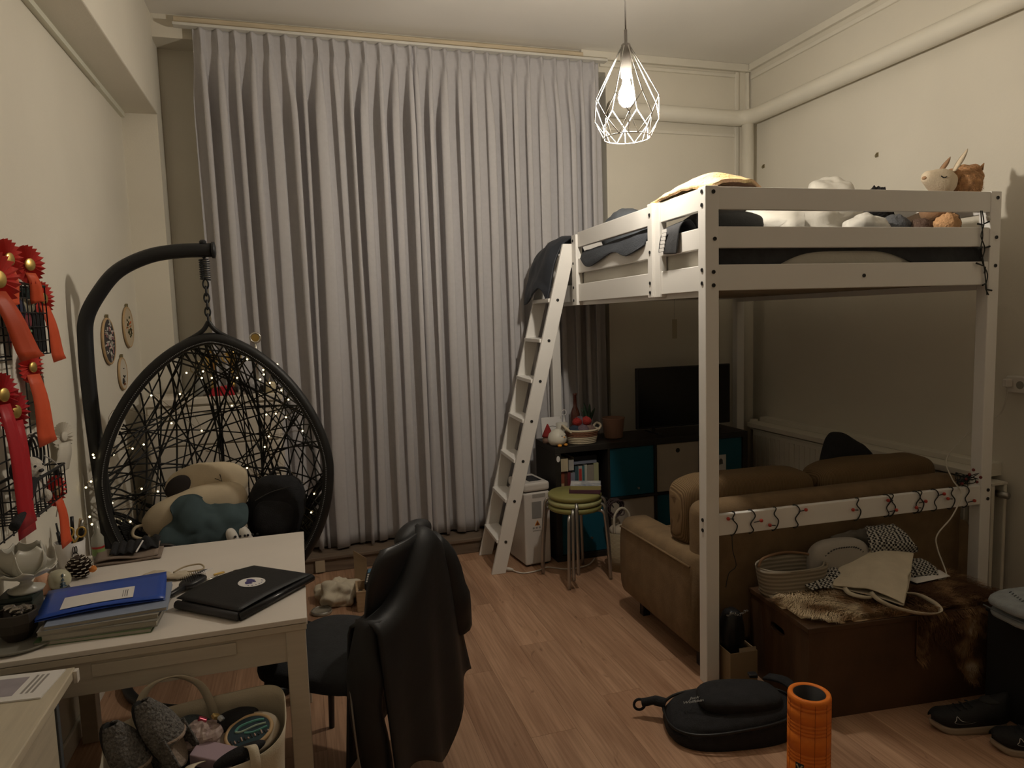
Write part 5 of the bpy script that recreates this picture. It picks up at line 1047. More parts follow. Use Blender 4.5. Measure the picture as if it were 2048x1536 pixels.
# stack of books and folders
def slab(name, label, cat, c, sx, sy, h, rz, cover, pages=None, group=None):
    t = thing(name, label, cat, c, rz, group)
    MB().box(-sx/2, sx/2, -sy/2, sy/2, 0, h*0.14).obj('cover', cover, t); MB().box(-sx/2, sx/2, -sy/2, sy/2, h*0.86, h).obj('cover', cover, t)
    MB().box(-sx/2+0.002, sx/2-0.003, -sy/2+0.002, sy/2-0.002, h*0.14, h*0.86).obj('pages', pages or M('pages_grey', (0.38, 0.35, 0.29), 0.9, var=0.15, vscale=200, stretch=(1, 1, 20)), t); return t
GRP = 'books and folders stacked on the table'
slab('book', 'green book at the bottom of the stack on the table', 'book', (-0.605, 2.305, TZ), 0.305, 0.20, 0.013, radians(-3), M('green_cover', (0.05, 0.12, 0.05), 0.5, vscale=22, col2=(0.20, 0.26, 0.14)), group=GRP)
slab('magazine', 'thick grey magazine above the green book on the table', 'magazine', (-0.59, 2.315, TZ+0.013), 0.30, 0.215, 0.019, radians(-1), M('grey_cover', (0.24, 0.23, 0.20), 0.5), group=GRP)
slab('magazine', 'slimmer grey magazine in the middle of the stack on the table', 'magazine', (-0.60, 2.32, TZ+0.032), 0.31, 0.215, 0.013, radians(3), M('grey_cover2', (0.30, 0.28, 0.24), 0.5), group=GRP)
slab('plastic_folder', 'pale blue plastic folder near the top of the stack on the table', 'folder', (-0.585, 2.335, TZ+0.045), 0.315, 0.225, 0.011, radians(5), M('folder_pale', (0.26, 0.31, 0.42), 0.35), group=GRP)
bf = thing('plastic_folder', 'bright blue folder with a white label on top of the stack', 'folder', (-0.615, 2.385, TZ+0.057), radians(8), GRP)
BLUE = M('folder_blue', (0.022, 0.075, 0.40), 0.32, var=0.05)
def fld(top):
    def fn(u, v):
        x = -0.168+0.336*u; y = -0.118+0.236*v; w = 0.006*sin(u*2.2+0.6)*(1-v)
        return (x, y, (0.004+0.010*v if top else 0.0)+(w if not top else w*1.6)+0.004*sin(u*3)*(1-v))
    return MB().grid(fn, 14, 8)
fld(False).obj('back_flap', BLUE, bf, smooth=True, solid=0.001); fld(True).obj('front_flap', BLUE, bf, smooth=True, solid=0.001)
MB().grid(lambda u, v: (-0.11+0.19*u, -0.085+0.10*v, 0.0062+0.010*(0.14+0.42*v)+0.0098*sin((u*0.56+0.17)*2.2+0.6)*(0.86-0.42*v)+0.004*sin((0.17+0.56*u)*3)*(0.86-0.42*v)), 10, 4).obj('label', PAPER, bf, solid=0.0006)
for k in range(3): MB().grid(lambda u, v, k=k: (0.062-0.006*k+0.0015*u, -0.07+0.06*v, 0.0072+0.010*(0.2+0.25*v)+0.0098*sin(0.69*2.2+0.6)*(0.8-0.25*v)+0.004*sin(0.69*3)*(0.8-0.25*v)), 2, 3).obj('label_print', MATS['ink_grey'], bf, solid=0.0004)
# black portfolio with an oval sticker
pf = thing('portfolio', 'black portfolio case with a round white sticker on the table', 'folder', (-0.205, 2.395, TZ), radians(49))
BLK2 = M('portfolio_black', (0.012, 0.012, 0.013), 0.55, bump=0.1, bscale=200)
def pfn(z0, amp): return lambda u, v: (-0.165+0.33*u, -0.13+0.26*v, z0+amp*sin(u*pi*0.9+0.4)*(0.35+0.65*v))
MB().grid(pfn(0.002, 0.0), 12, 8).obj('back_cover', BLK2, pf, smooth=True, solid=0.002, offset=1); MB().grid(pfn(0.027, 0.018), 16, 10).obj('front_cover', BLK2, pf, smooth=True, solid=0.0025, offset=1)
MB().box(-0.155, 0.155, -0.118, 0.12, 0.0045, 0.026).obj('contents', M('portfolio_inner', (0.02, 0.02, 0.022), 0.4), pf)
MB().tube([(-0.165, -0.132, 0.014), (0.165, -0.132, 0.016)], 0.0125, 10).obj('spine', M('spine_gloss', (0.014, 0.014, 0.016), 0.25), pf, smooth=True)
MB().tube([(-0.165, -0.128, 0.015), (-0.165, 0.13, 0.015)], 0.0135, 10).obj('roll_edge', M('roll_grey', (0.045, 0.045, 0.05), 0.5), pf, smooth=True)
def ps(cx, cy, rx, ry, lift): return lambda u, v: (cx+rx*v*cos(2*pi*u), cy+ry*v*sin(2*pi*u), 0.027+0.018*sin((cx+rx*v*cos(2*pi*u)+0.165)/0.33*pi*0.9+0.4)*(0.35+0.65*(cy+ry*v*sin(2*pi*u)+0.13)/0.26)+lift)
MB().grid(ps(0.012, -0.01, 0.043, 0.043, 0.0034), 32, 5, closeu=True).obj('sticker', PAPER, pf); INK = M('ink_violet', (0.06, 0.05, 0.16), 0.6)
for cx, cy, rx, ry in ((0.012, -0.002, 0.020, 0.011), (0.022, 0.008, 0.010, 0.012), (-0.002, -0.008, 0.010, 0.008), (0.018, -0.014, 0.006, 0.008), (0.002, -0.016, 0.006, 0.006)): MB().grid(ps(cx, cy, rx, ry, 0.0040), 16, 3, closeu=True).obj('sticker_print', INK, pf)
for k in range(7): a = -2.7+k*0.37; MB().grid(ps(0.012+0.033*cos(a), -0.01+0.033*sin(a), 0.0028, 0.0028, 0.0040), 8, 2, closeu=True).obj('sticker_lettering', INK, pf)
# left end of the table: pot on a tray, bottle, globe, lotus lamp, cup of pens
ty = thing('tray', 'round grey ceramic tray at the left end of the table', 'tray', (-0.812, 2.268, TZ))
MB().lathe([(0, 0), (0.085, 0), (0.105, 0.006), (0.107, 0.011), (0.10, 0.011), (0.085, 0.005), (0, 0.005)], 40).obj('dish', M('tray_grey', (0.20, 0.19, 0.16), 0.5), ty, smooth=True)
pt = thing('bowl', 'dark faceted bowl with foil wrapped sweets on the grey tray', 'bowl', (-0.822, 2.285, TZ+0.0055))
MB().lathe([(0, 0), (0.032, 0), (0.052, 0.03), (0.056, 0.055), (0.054, 0.082), (0.047, 0.082), (0.048, 0.055), (0.03, 0.012), (0, 0.012)], 9).obj('bowl', M('bowl_dark', (0.035, 0.027, 0.02), 0.55), pt, bevel=0.002)
for k, (dx, dy) in enumerate(((0.0, 0.0), (0.02, 0.012), (-0.02, 0.015), (0.01, -0.02))): tag(blob((0, 0, 0), (0.016, 0.012, 0.011), 0.35, 90, k, p=3, n=14, m=8).obj('foil_sweet', M('foil', (0.45, 0.42, 0.38), 0.25, metal=0.9), None, loc=(-0.822+dx, 2.285+dy, TZ+0.083+0.004*k)), ('silver foil sweet at the centre of the dark bowl', 'silver foil sweet at the right of the dark bowl', 'silver foil sweet at the back left of the dark bowl', 'silver foil sweet at the front of the dark bowl')[k], 'sweet', 'sweets in the dark bowl')
bo = thing('medicine_bottle', 'small brown glass bottle with a white cap on the table', 'bottle', (-0.862, 2.50, TZ))
MB().lathe([(0, 0), (0.020, 0), (0.022, 0.006), (0.022, 0.040), (0.012, 0.054), (0, 0.054)], 20).obj('glass', M('amber_glass', (0.03, 0.016, 0.008), 0.15, spec=0.6), bo, smooth=True)
MB().lathe([(0, 0.052), (0.0155, 0.052), (0.0165, 0.056), (0.0165, 0.074), (0.0145, 0.077), (0, 0.077)], 24).obj('cap', WHITE2, bo, smooth=True)
cr = thing('felt_ornament', 'peach felt ornament beside the snow globe on the table', 'ornament', (-0.868, 2.655, TZ))
blob((0, 0, 0.038), (0.030, 0.034, 0.038), 0.08, 12, 2, zmin=0.001).obj('body', M('peach_felt', (0.62, 0.36, 0.24), 0.95, bump=0.2, bscale=120), cr, smooth=True)
blob((0.028, -0.006, 0.012), (0.011, 0.010, 0.009), 0.05, 12, 3, zmin=0.001).obj('foot', M('peach_felt2', (0.58, 0.32, 0.16), 0.95), cr, smooth=True)
for k in range(9): MB().tube([(0.0+0.006*sin(k*2.1), -0.033, 0.028+0.003*k), (-0.008+0.01*cos(k*1.7), -0.040, 0.034+0.003*k)], 0.0016, 5).obj('sprig', M('sprig_green', (0.05, 0.07, 0.05), 0.9), cr)
sg_ = thing('snow_globe', 'small snow globe with a dark blue tree on the table', 'snow globe', (-0.822, 2.66, TZ))
MB().lathe([(0, 0), (0.030, 0), (0.032, 0.008), (0.028, 0.018), (0, 0.018)], 24).obj('base', M('globe_base', (0.06, 0.07, 0.09), 0.4), sg_, smooth=True)
MB().lathe([(0.022, 0.016), (0.034, 0.030), (0.037, 0.045), (0.034, 0.060), (0.022, 0.075), (0, 0.081)], 24).obj('dome', M('globe_milky', (0.46, 0.44, 0.32), 0.12, spec=0.6), sg_, smooth=True)
for k, (dy, zz, w_) in enumerate(((0, 0.066, 0.006), (0, 0.055, 0.011), (0, 0.044, 0.015), (0, 0.034, 0.017))): MB().lathe([(w_, zz-0.006), (w_*0.4, zz+0.004), (0, zz+0.007)], 10).xf(Matrix.Translation((0.018, -0.024, 0)) @ Matrix.Scale(0.6, 4, Vector((1, 0, 0)))).obj('tree_tier', M('tree_blue', (0.025, 0.055, 0.085), 0.5), sg_)
pc = thing('pine_cone', 'dark pine cone with white painted tips on the table', 'pine cone', (-0.795, 2.80, TZ+0.002), rot=(radians(6), radians(-4), 0))
PCD = M('cone_dark', (0.045, 0.028, 0.018), 0.7); PCW = M('cone_tip', (0.55, 0.50, 0.42), 0.8)
blob((0, 0, 0.038), (0.026, 0.026, 0.040), 0.03, 10, 1).obj('core', PCD, pc, smooth=True)
for k in range(64):
    a = k*2.39996; t = k/63; z = 0.006+0.070*t; r = 0.040*sin(pi*(0.18+0.74*t))**0.8
    q = Matrix.Translation((r*cos(a), r*sin(a), z)) @ Matrix.Rotation(a, 4, 'Z') @ Matrix.Rotation(radians(-25), 4, 'Y')
    s = MB().box(-0.016, 0.004, -0.0075, 0.0075, -0.0018, 0.0018).xf(q).obj('scale', PCD, pc); MB().box(0.004, 0.0055, -0.007, 0.007, -0.0016, 0.0016).xf(q).obj('scale_tip', PCW, s)
tag(blob((0, 0, 0.03), (0.012, 0.010, 0.013), 0.3, 60, 3).obj('dried_flower', M('flower_orange', (0.62, 0.22, 0.05), 0.8), None, smooth=True, loc=(-0.752, 2.785, TZ)), 'orange dried flower leaning on the pine cone', 'flower')
# lotus lamp: glass petals
tn = thing('tea_tin', 'dark green tin under the glass lotus on the table', 'tin', (-0.865, 2.44, TZ))
MB().box(-0.045, 0.05, -0.05, 0.05, 0, 0.075).obj('body', M('tin_green', (0.018, 0.028, 0.022), 0.5), tn, bevel=0.005); MB().box(-0.047, 0.052, -0.052, 0.052, 0.0755, 0.09).obj('lid', MATS['tin_green'], tn, bevel=0.004)
lo = thing('lotus_candle_holder', 'white glass lotus candle holder at the left edge of the table', 'candle holder', (-0.845, 2.445, TZ+0.091))
PET = M('frosted_petal', (0.56, 0.54, 0.47), 0.32, spec=0.55)
MB().lathe([(0, 0), (0.045, 0), (0.05, 0.008), (0.02, 0.02), (0.014, 0.03), (0.03, 0.044), (0, 0.048)], 24).obj('foot', PET, lo, smooth=True)
def petal(a, L, tilt, w, z0, r0):
    def fn(u, v):
        s = v; wd = w*max(0.0, 1-abs(2*s-1.06)**2.6*0.86)**0.5; x = (u-0.5)*2*wd
        cup = 0.22*w*((u-0.5)*2)**2
        rr = r0+L*s*cos(tilt*(0.35+0.75*s)); zz = z0+L*s*sin(tilt*(0.35+0.75*s))+cup
        return (rr*cos(a)-x*sin(a), rr*sin(a)+x*cos(a), zz)
    MB().grid(fn, 9, 10).obj('petal', PET, lo, smooth=True, solid=0.003)
for k in range(5): petal(k*2*pi/5+0.3, 0.095, radians(64), 0.046, 0.045, 0.016)
for k in range(5): petal(k*2*pi/5+0.93, 0.080, radians(20), 0.046, 0.040, 0.014)
MB().lathe([(0, 0.048), (0.019, 0.048), (0.019, 0.073), (0.016, 0.075), (0, 0.075)], 20).obj('tealight', M('tealight', (0.62, 0.58, 0.46), 0.4), lo, smooth=True)
# pen cup
cu = thing('pen_cup', 'white cup with a drawn rabbit, holding the pens', 'cup', (-0.862, 2.94, TZ)); cu.scale = (1.18, 1.18, 1.18)
MB().lathe([(0, 0), (0.032, 0), (0.036, 0.01), (0.043, 0.085), (0.040, 0.085), (0.033, 0.012), (0, 0.008)], 30).obj('cup', M('cup_white', (0.66, 0.63, 0.60), 0.4), cu, smooth=True)
for s in (-1, 1): MB().tube([(0.0415*cos(-1.0+s*0.08+0.07*cos(b_)), 0.0415*sin(-1.0+s*0.08+0.07*cos(b_)), 0.063+0.012*sin(b_)) for b_ in [i*2*pi/12 for i in range(12)]], 0.0012, 5, closed=True).obj('drawn_ear', SB, cu)
MB().tube([(0.040*cos(-1.0+0.22*cos(b_)), 0.040*sin(-1.0+0.22*cos(b_)), 0.043+0.011*sin(b_)) for b_ in [i*2*pi/14 for i in range(14)]], 0.0012, 5, closed=True).obj('drawn_head', SB, cu)
def pen(label, dx, dy, lx, ly, L, r, mat, capm=None, name='pen'):
    t = thing(name, label, 'pen', (-0.862+dx, 2.94+dy, TZ+0.012), group='pens in the white cup'); a = Vector((0, 0, 0)); b_ = Vector((lx, ly, L)); MB().tube([a, b_], r, 10).obj('barrel', mat, t, smooth=True); MB().tube([b_-(b_-a)*0.3, b_], r*1.15, 10).obj('cap', capm or mat, t, smooth=True)
WOODP = M('pencil_wood', (0.45, 0.32, 0.18), 0.6)
pen('black marker at the left of the white cup', -0.020, -0.004, -0.018, 0.01, 0.125, 0.0055, BLACKP); pen('slim black pen at the far left of the white cup', -0.024, 0.004, -0.022, 0.02, 0.155, 0.003, BLACKP)
pen('thick black marker at the right of the white cup', 0.018, -0.008, 0.03, -0.004, 0.135, 0.0085, BLACKP); pen('black pen standing tallest in the white cup', 0.004, 0.012, 0.004, 0.01, 0.175, 0.0055, BLACKP)
pen('bare wood pencil in the white cup', 0.010, 0.010, 0.026, 0.01, 0.165, 0.0038, WOODP); pen('silver pen in the white cup', 0.014, 0.004, 0.030, 0.012, 0.16, 0.004, CHROME)
sx = thing('scissors', 'gold handled scissors in the white cup', 'scissors', (-0.852, 2.915, TZ+0.012), rot=(radians(4), radians(8), radians(14)))
SCG = M('scissor_gold', (0.55, 0.36, 0.10), 0.35, metal=0.6)
for s in (-1, 1):
    MB().torus((s*0.019, 0, 0.128), 0.0145, 0.0034, axis='y', n=22, k=7, ry=0.019).obj('handle_loop', SCG, sx, smooth=True); MB().tube(spline([(s*0.012, 0, 0.111), (s*0.004, 0, 0.095), (-s*0.003, 0, 0.075), (-s*0.002, 0, 0.01)], 5), 0.0036, 7).obj('blade', SCG, sx, smooth=True)
pbg = thing('spray_bottle', 'clear plastic bottle with a red and green label behind the pen cup', 'bottle', (-0.785, 3.0, TZ))
MB().lathe([(0, 0), (0.020, 0), (0.022, 0.01), (0.022, 0.085), (0.010, 0.105), (0.008, 0.15), (0, 0.15)], 18).obj('body', M('clear_plastic', (0.34, 0.33, 0.28), 0.2), pbg, smooth=True)
for z0, z1, col, nm in ((0.045, 0.053, (0.4, 0.03, 0.03), 'r'), (0.018, 0.045, (0.25, 0.36, 0.13), 'g')): MB().lathe([(0.0225, z0), (0.0225, z1)], 18, cap=False).obj('label_band', M('label_'+nm, col, 0.5), pbg, smooth=True)
# folded case with a glasses pouch
fc = thing('fabric_case', 'taupe folded fabric case with a black flap at the back of the table', 'case', (-0.672, 2.965, TZ), radians(5))
TPE = M('taupe_canvas', (0.22, 0.17, 0.135), 0.8, var=0.08, vscale=16)
MB().grid(lambda u, v: (-0.115+0.23*u, -0.065+0.14*v, 0.002+0.002*sin(u*9)), 14, 8).obj('lower_fold', TPE, fc, smooth=True, solid=0.006, offset=1)
MB().grid(lambda u, v: (-0.11+0.215*u, -0.055+0.125*v, 0.014+0.012*v+0.006*sin(u*6+v*3)), 14, 8).obj('upper_fold', TPE, fc, smooth=True, solid=0.005, offset=1)
MB().grid(lambda u, v: (-0.06+0.095*u, -0.035+0.105*v, 0.030+0.016*v+0.004*sin(u*22)), 30, 6).obj('black_flap', BLACKF, fc, smooth=True, solid=0.004, offset=1)
MB().grid(lambda u, v: (0.035+0.07*u, -0.01+0.09*v, 0.032+0.02*v+0.006*sin(u*12+v*5)), 14, 8).obj('black_lace', BLACKF, fc, smooth=True, solid=0.003, offset=1)
MB().tube([(0.03, -0.045, 0.033), (0.048, 0.02, 0.056)], 0.003, 8).obj('white_stick', PAPER, fc)
# cream pouch, hairbrush, coins, clip, pen
cp = thing('drawstring_pouch', 'small cream drawstring pouch lying behind the blue folder', 'pouch', (-0.475, 2.665, TZ), radians(-8))
CRM = M('pouch_cream', (0.52, 0.45, 0.34), 0.9, var=0.06)
blob((-0.05, 0.0, 0.014), (0.05, 0.035, 0.015), 0.3, 24, 4, zmin=0.001).obj('pouch', CRM, cp, smooth=True); blob((0.03, -0.01, 0.010), (0.05, 0.03, 0.011), 0.4, 26, 7, zmin=0.001).obj('gathered_mouth', CRM, cp, smooth=True)
MB().tube(spline([(0.0, 0.02, 0.012), (0.03, 0.05, 0.02), (0.08, 0.06, 0.022), (0.10, 0.03, 0.014), (0.06, 0.01, 0.014), (0.02, 0.02, 0.014)], 6), 0.003, 7).obj('cord', M('cord_gold', (0.42, 0.34, 0.22), 0.7), cp, smooth=True); MB().tube(spline([(0.03, -0.02, 0.012), (0.08, -0.02, 0.012), (0.11, -0.045, 0.006), (0.06, -0.04, 0.006)], 6), 0.003, 7).obj('cord', MATS['cord_gold'], cp, smooth=True)
hb = thing('hairbrush', 'black hairbrush with a striped price tag beside the blue folder', 'hairbrush', (-0.405, 2.52, TZ), radians(58))
blob((0.03, 0, 0.018), (0.052, 0.032, 0.014), 0.0, 1, 1, p=2.6).obj('head', BLACKP, hb, smooth=True); MB().tube([(-0.015, 0, 0.016), (-0.06, 0, 0.014), (-0.125, 0, 0.011)], [0.012, 0.009, 0.011], 10).obj('handle', BLACKP, hb, smooth=True)
bz = MB()
for i in range(9):
    for j in range(5): bz.tube([(-0.005+0.009*i, -0.02+0.01*j, 0.03), (-0.005+0.009*i, -0.02+0.01*j, 0.043)], 0.0008, 4)
b_ = bz.obj('bristles', BLACKP, hb); b_['kind'] = 'stuff'
MB().box(0.055, 0.105, -0.03, 0.01, 0.034, 0.0352).xf(Matrix.Rotation(radians(-10), 4, 'X')).obj('price_tag', PAPER, hb)
for k in range(9): MB().box(0.058+0.005*k, 0.0602+0.005*k+0.0012*(k % 2), -0.012, 0.008, 0.0352, 0.0356).xf(Matrix.Rotation(radians(-10), 4, 'X')).obj('bar', SB, hb)
for x, y, lab in ((-0.26, 2.649, 'dark coin near the centre of the table'), (-0.345, 2.515, 'dark coin beside the hairbrush on the table')): tag(MB().lathe([(0, 0), (0.011, 0), (0.0115, 0.001), (0.011, 0.0022), (0, 0.0022)], 20).obj('coin', M('coin_bronze', (0.16, 0.12, 0.08), 0.4, metal=0.7), None, loc=(x, y, TZ)), lab, 'coin', 'coins on the table')
tag(MB().tube(spline([(-0.016, -0.004, 0.002), (0, 0.006, 0.002), (0.016, 0.012, 0.002), (0.016, 0.0, 0.004), (0, -0.008, 0.004), (-0.014, -0.012, 0.003)], 4), 0.0026, 6).obj('hair_clip', GOLD, None, smooth=True, loc=(-0.318, 2.64, TZ)), 'gold hair clip lying near the centre of the table', 'clip')
pn = thing('ballpoint_pen', 'silver and wooden pen lying by the black portfolio', 'pen', (-0.375, 2.555, TZ+0.0045), radians(38))
MB().tube([(0.01, 0, 0), (0.075, 0, 0)], 0.0042, 10).obj('silver_cap', SIL, pn, smooth=True); MB().tube([(-0.04, 0, 0), (0.01, 0, 0)], 0.0046, 10).obj('barrel', WOODP, pn, smooth=True)

# ================================================================ CHAIR WITH JACKET
CHX, CHY = 0.085, 2.50
chair = thing('chair', 'black dining chair pushed in at the table end', 'chair', (CHX, CHY, 0), radians(53.1))
CHF = M('chair_fabric', (0.030, 0.031, 0.033), 0.95, var=0.15, vscale=20, bump=0.2, bscale=160)
blob((0, 0.0, 0.445), (0.245, 0.235, 0.040), 0.0, 1, 1, p=4.0, n=48, m=14).obj('seat', CHF, chair, smooth=True)
def backfn(u, v):
    x = -0.20+0.40*u; z = 0.46+0.43*v; w_ = 1-0.35*max(0, (v-0.72)/0.28)**2.2; return (x*w_, -0.215-0.06*v-0.035*(1-(2*u-1)**2), z)
MB().grid(backfn, 16, 14).obj('backrest', BLACKP, chair, smooth=True, solid=0.014)
for sx_ in (-1, 1):
    MB().tube([(sx_*0.18, 0.17, 0.42), (sx_*0.20, 0.20, 0.0)], [0.016, 0.011], 10).obj('leg', BLACKP, chair, smooth=True); MB().tube([(sx_*0.18, -0.17, 0.42), (sx_*0.20, -0.24, 0.0)], [0.018, 0.012], 10).obj('leg', BLACKP, chair, smooth=True)
MB().box(-0.18, 0.18, -0.18, 0.18, 0.395, 0.415).obj('seat_frame', BLACKP, chair)
jk = thing('leather_jacket', 'black jacket with a silver zip hanging over the back of the chair', 'jacket', (CHX, CHY, 0), radians(53.1))
JKM = M('jacket_black', (0.010, 0.010, 0.011), 0.55, var=0.2, vscale=10, bump=0.12, bscale=30)
def jtop(u):   # profile along the top of the chair back
    return 0.700+0.215*exp(-((u-0.66)/0.30)**2)
def jfn(side):
    def fn(u, v):
        x = -0.245+0.51*u; zt = jtop(u); zh = 0.15+0.05*sin(u*9)+(0.10 if u > 0.55 else 0.0)*(u-0.55)/0.45
        if side == 1: zh = 0.20+0.18*u
        z = zt+(zh-zt)*v; fl = 0.30*v**1.3
        x = x*(1+0.10*v+(0.12*v if u > 0.5 else 0.0))
        y = (-0.305-0.035*sin(pi*u)-0.055*v-0.012*sin(u*17+v*2)*v) if side == 0 else (-0.205-0.02*sin(pi*u)+0.02*v)
        k = max(0, 1-v/0.06); y = y*(1-k)+(-0.262-0.02*sin(pi*u))*k
        return (x, y, z-0.012*k*k)
    return fn
MB().grid(jfn(0), 34, 26).obj('back_panel', JKM, jk, smooth=True, solid=0.010); MB().grid(jfn(1), 24, 20).obj('front_panel', JKM, jk, smooth=True, solid=0.008)
def sleeve(pts, rad, name='sleeve'): MB().tube(spline(pts, 5), [rad[min(len(rad)-1, int(i/5))]*(1-(i % 5)/5)+rad[min(len(rad)-1, int(i/5)+1)]*((i % 5)/5) for i in range(5*(len(pts)-1)+1)], 14).jit(0.014, 9, 2).obj(name, JKM, jk, smooth=True)
sleeve([(0.20, -0.27, 0.82), (0.265, -0.285, 0.68), (0.30, -0.30, 0.55), (0.325, -0.30, 0.44)], [0.055, 0.075, 0.082, 0.075])
sleeve([(-0.20, -0.26, 0.68), (-0.255, -0.27, 0.52), (-0.265, -0.28, 0.34), (-0.25, -0.29, 0.16)], [0.05, 0.06, 0.056, 0.048])
MB().tube(spline([(-0.31, -0.245, 0.50), (-0.33, -0.265, 0.40), (-0.327, -0.275, 0.28), (-0.305, -0.285, 0.17)], 6), 0.003, 6).obj('zip', M('zip_silver', (0.28, 0.27, 0.26), 0.35, metal=0.8), jk); MB().box(-0.312, -0.300, -0.290, -0.284, 0.138, 0.166).obj('zip_pull', CHROME, jk)
blob((0.10, -0.265, 0.872), (0.115, 0.045, 0.045), 0.08, 9, 2).obj('collar', JKM, jk, smooth=True)
MB().box(-0.06, 0.02, -0.352, -0.346, 0.715, 0.735).xf(Matrix.Identity(4)).obj('shoulder_strap', JKM, jk, bevel=0.003)

# ================================================================ TOTE BAG UNDER THE TABLE
tt = thing('tote_bag', 'cream canvas tote bag full of slippers and crafts under the table', 'bag', (-0.335, 2.03, 0), radians(5))
TC = CREAM
def tfn(u, v):
    a = 2*pi*u; e = 0.42; c_, s_ = cos(a), sin(a)
    sq_ = lambda w: (abs(w)**e)*(1 if w > 0 else -1)
    k = 0.80+0.20*v**0.7; x = 0.242*k*sq_(c_); y = 0.128*k*sq_(s_)
    h = 0.485+0.045*max(0, s_)*1.0+0.03*cos(a)*(1 if c_ > 0 else 0.3)-0.035*max(0, -s_)
    z = h*v; n = mnoise.noise(Vector((x*6, y*6, z*5)))*0.016*v; return (x+n, y+n*0.8, z)
MB().grid(tfn, 60, 16, closeu=True).obj('body', TC, tt, smooth=True, solid=0.003); MB().box(-0.18, 0.18, -0.095, 0.095, 0.001, 0.006).obj('bottom', TC, tt)
def strap(pts, w_, name, par, mat, side=(1, 0, 0), th=0.003):
    p = spline(pts, 6); m = MB(); s = Vector(side); vs = []; fs = []
    for i, q in enumerate(p):
        vs += [q-s*w_/2, q+s*w_/2]
    for i in range(len(p)-1): fs.append((2*i, 2*i+1, 2*i+3, 2*i+2))
    return m.add(vs, fs).obj(name, mat, par, smooth=True, solid=th)
strap([(-0.155, 0.108, 0.45), (-0.16, 0.11, 0.51), (-0.125, 0.112, 0.60), (-0.055, 0.108, 0.628), (0.01, 0.112, 0.59), (0.04, 0.11, 0.52), (0.05, 0.108, 0.45)], 0.026, 'handle', tt, TC, side=(0.94, -0.25, 0.1))
strap([(-0.02, -0.124, 0.36), (-0.02, -0.137, 0.44), (-0.01, -0.11, 0.472), (0.02, -0.06, 0.45)], 0.026, 'handle', tt, TC); strap([(0.15, -0.12, 0.40), (0.152, -0.134, 0.45), (0.145, -0.11, 0.488), (0.12, -0.06, 0.46)], 0.026, 'handle', tt, TC)
KN = M('grey_knit', (0.065, 0.062, 0.06), 0.95, bscale=110, bump=1.2, col2=(0.20, 0.19, 0.18), vscale=150)
def slipper(label, loc, rot):
    yd = Vector(rot[0]).normalized(); zd = Vector(rot[1]); zd = (zd-yd*zd.dot(yd)).normalized(); xd = yd.cross(zd)
    t = thing('slipper', label, 'slipper', loc, rot=Matrix((xd, yd, zd)).transposed().to_euler(), group='knitted slippers in the tote bag')
    def up(u, v):
        y = -0.10+0.21*v; w_ = 0.047*(1-0.75*max(0, (v-0.55)/0.45)**2.2)*(0.9+0.1*sin(pi*v)); a = pi*u; h = 0.062-0.028*v
        if v < 0.32: h *= 1.0
        return (w_*cos(a), y, 0.014+h*sin(a)**0.8)
    MB().grid(lambda u, v: up(u, 0.36+0.64*v), 16, 12).obj('knit_upper', KN, t, smooth=True, solid=0.006)
    MB().grid(lambda u, v: up(u*0.30 if u < 0.5 else 0.70+(u-0.5)*0.6, v*0.38), 2, 8)
    MB().prism([(0.05*cos(a)*(0.88 if sin(a) > 0 else 1), 0.005+0.115*sin(a)) for a in [i*2*pi/28 for i in range(28)]], 0, 0.015, 'xy').obj('sole', M('sole_black', (0.013, 0.013, 0.013), 0.8), t, bevel=0.004)
    MB().prism([(0.042*cos(a), -0.02+0.08*sin(a)) for a in [i*2*pi/24 for i in range(24)]], 0.015, 0.020, 'xy').obj('insole', M('fleece', (0.34, 0.27, 0.22), 0.98, bump=0.6, bscale=120), t)
    MB().tube(spline([(0.046, 0.0, 0.018), (0.036, -0.012, 0.05), (0.0, -0.022, 0.066), (-0.036, -0.012, 0.05), (-0.046, 0.0, 0.018)], 5), 0.007, 8).obj('fleece_trim', M('fleece', (0.34, 0.27, 0.22), 0.98), t, smooth=True)
    for s in (-1, 1): MB().grid(lambda u, v, s=s: (s*(0.046-0.004*v), -0.085+0.09*u, 0.014+0.05*v*(0.75+0.25*u)), 8, 5).obj('heel_side', KN, t, smooth=True, solid=0.006)
    return t
slipper('grey knitted slipper standing in front in the tote bag', (-0.50, 1.985, 0.485), ((-0.42, 0.05, 0.9), (0.75, -0.5, 0.4)))
slipper('grey knitted slipper leaning highest in the tote bag', (-0.42, 2.005, 0.52), ((-0.50, 0.12, 0.86), (0.75, -0.45, 0.45)))
eh = thing('embroidery_hoop', 'embroidery hoop with a green aurora scene in the tote bag', 'embroidery', (-0.195, 2.03, 0.475), rot=(radians(22), radians(-8), radians(8)))
MB().torus((0, 0, 0), 0.062, 0.006, n=40, k=8, ry=0.050).obj('hoop', HOOPW, eh, smooth=True); MB().lathe([(0, 0), (0.061, 0), (0.061, 0.004), (0, 0.004)], 40, sy=0.80).obj('fabric', M('night_cloth', (0.02, 0.035, 0.055), 0.8, vscale=14, col2=(0.03, 0.06, 0.07)), eh)
MB().lathe([(0, -0.004), (0.078, -0.006), (0.084, -0.012), (0.07, -0.02)], 30, sy=0.85).obj('spare_cloth', M('linen_spare', (0.44, 0.37, 0.28), 0.95), eh, smooth=True)
AUR = M('aurora_green', (0.12, 0.34, 0.30), 0.8); AUR2 = M('aurora_pale', (0.36, 0.46, 0.38), 0.8); PNK = M('snow_pink', (0.45, 0.32, 0.27), 0.8)
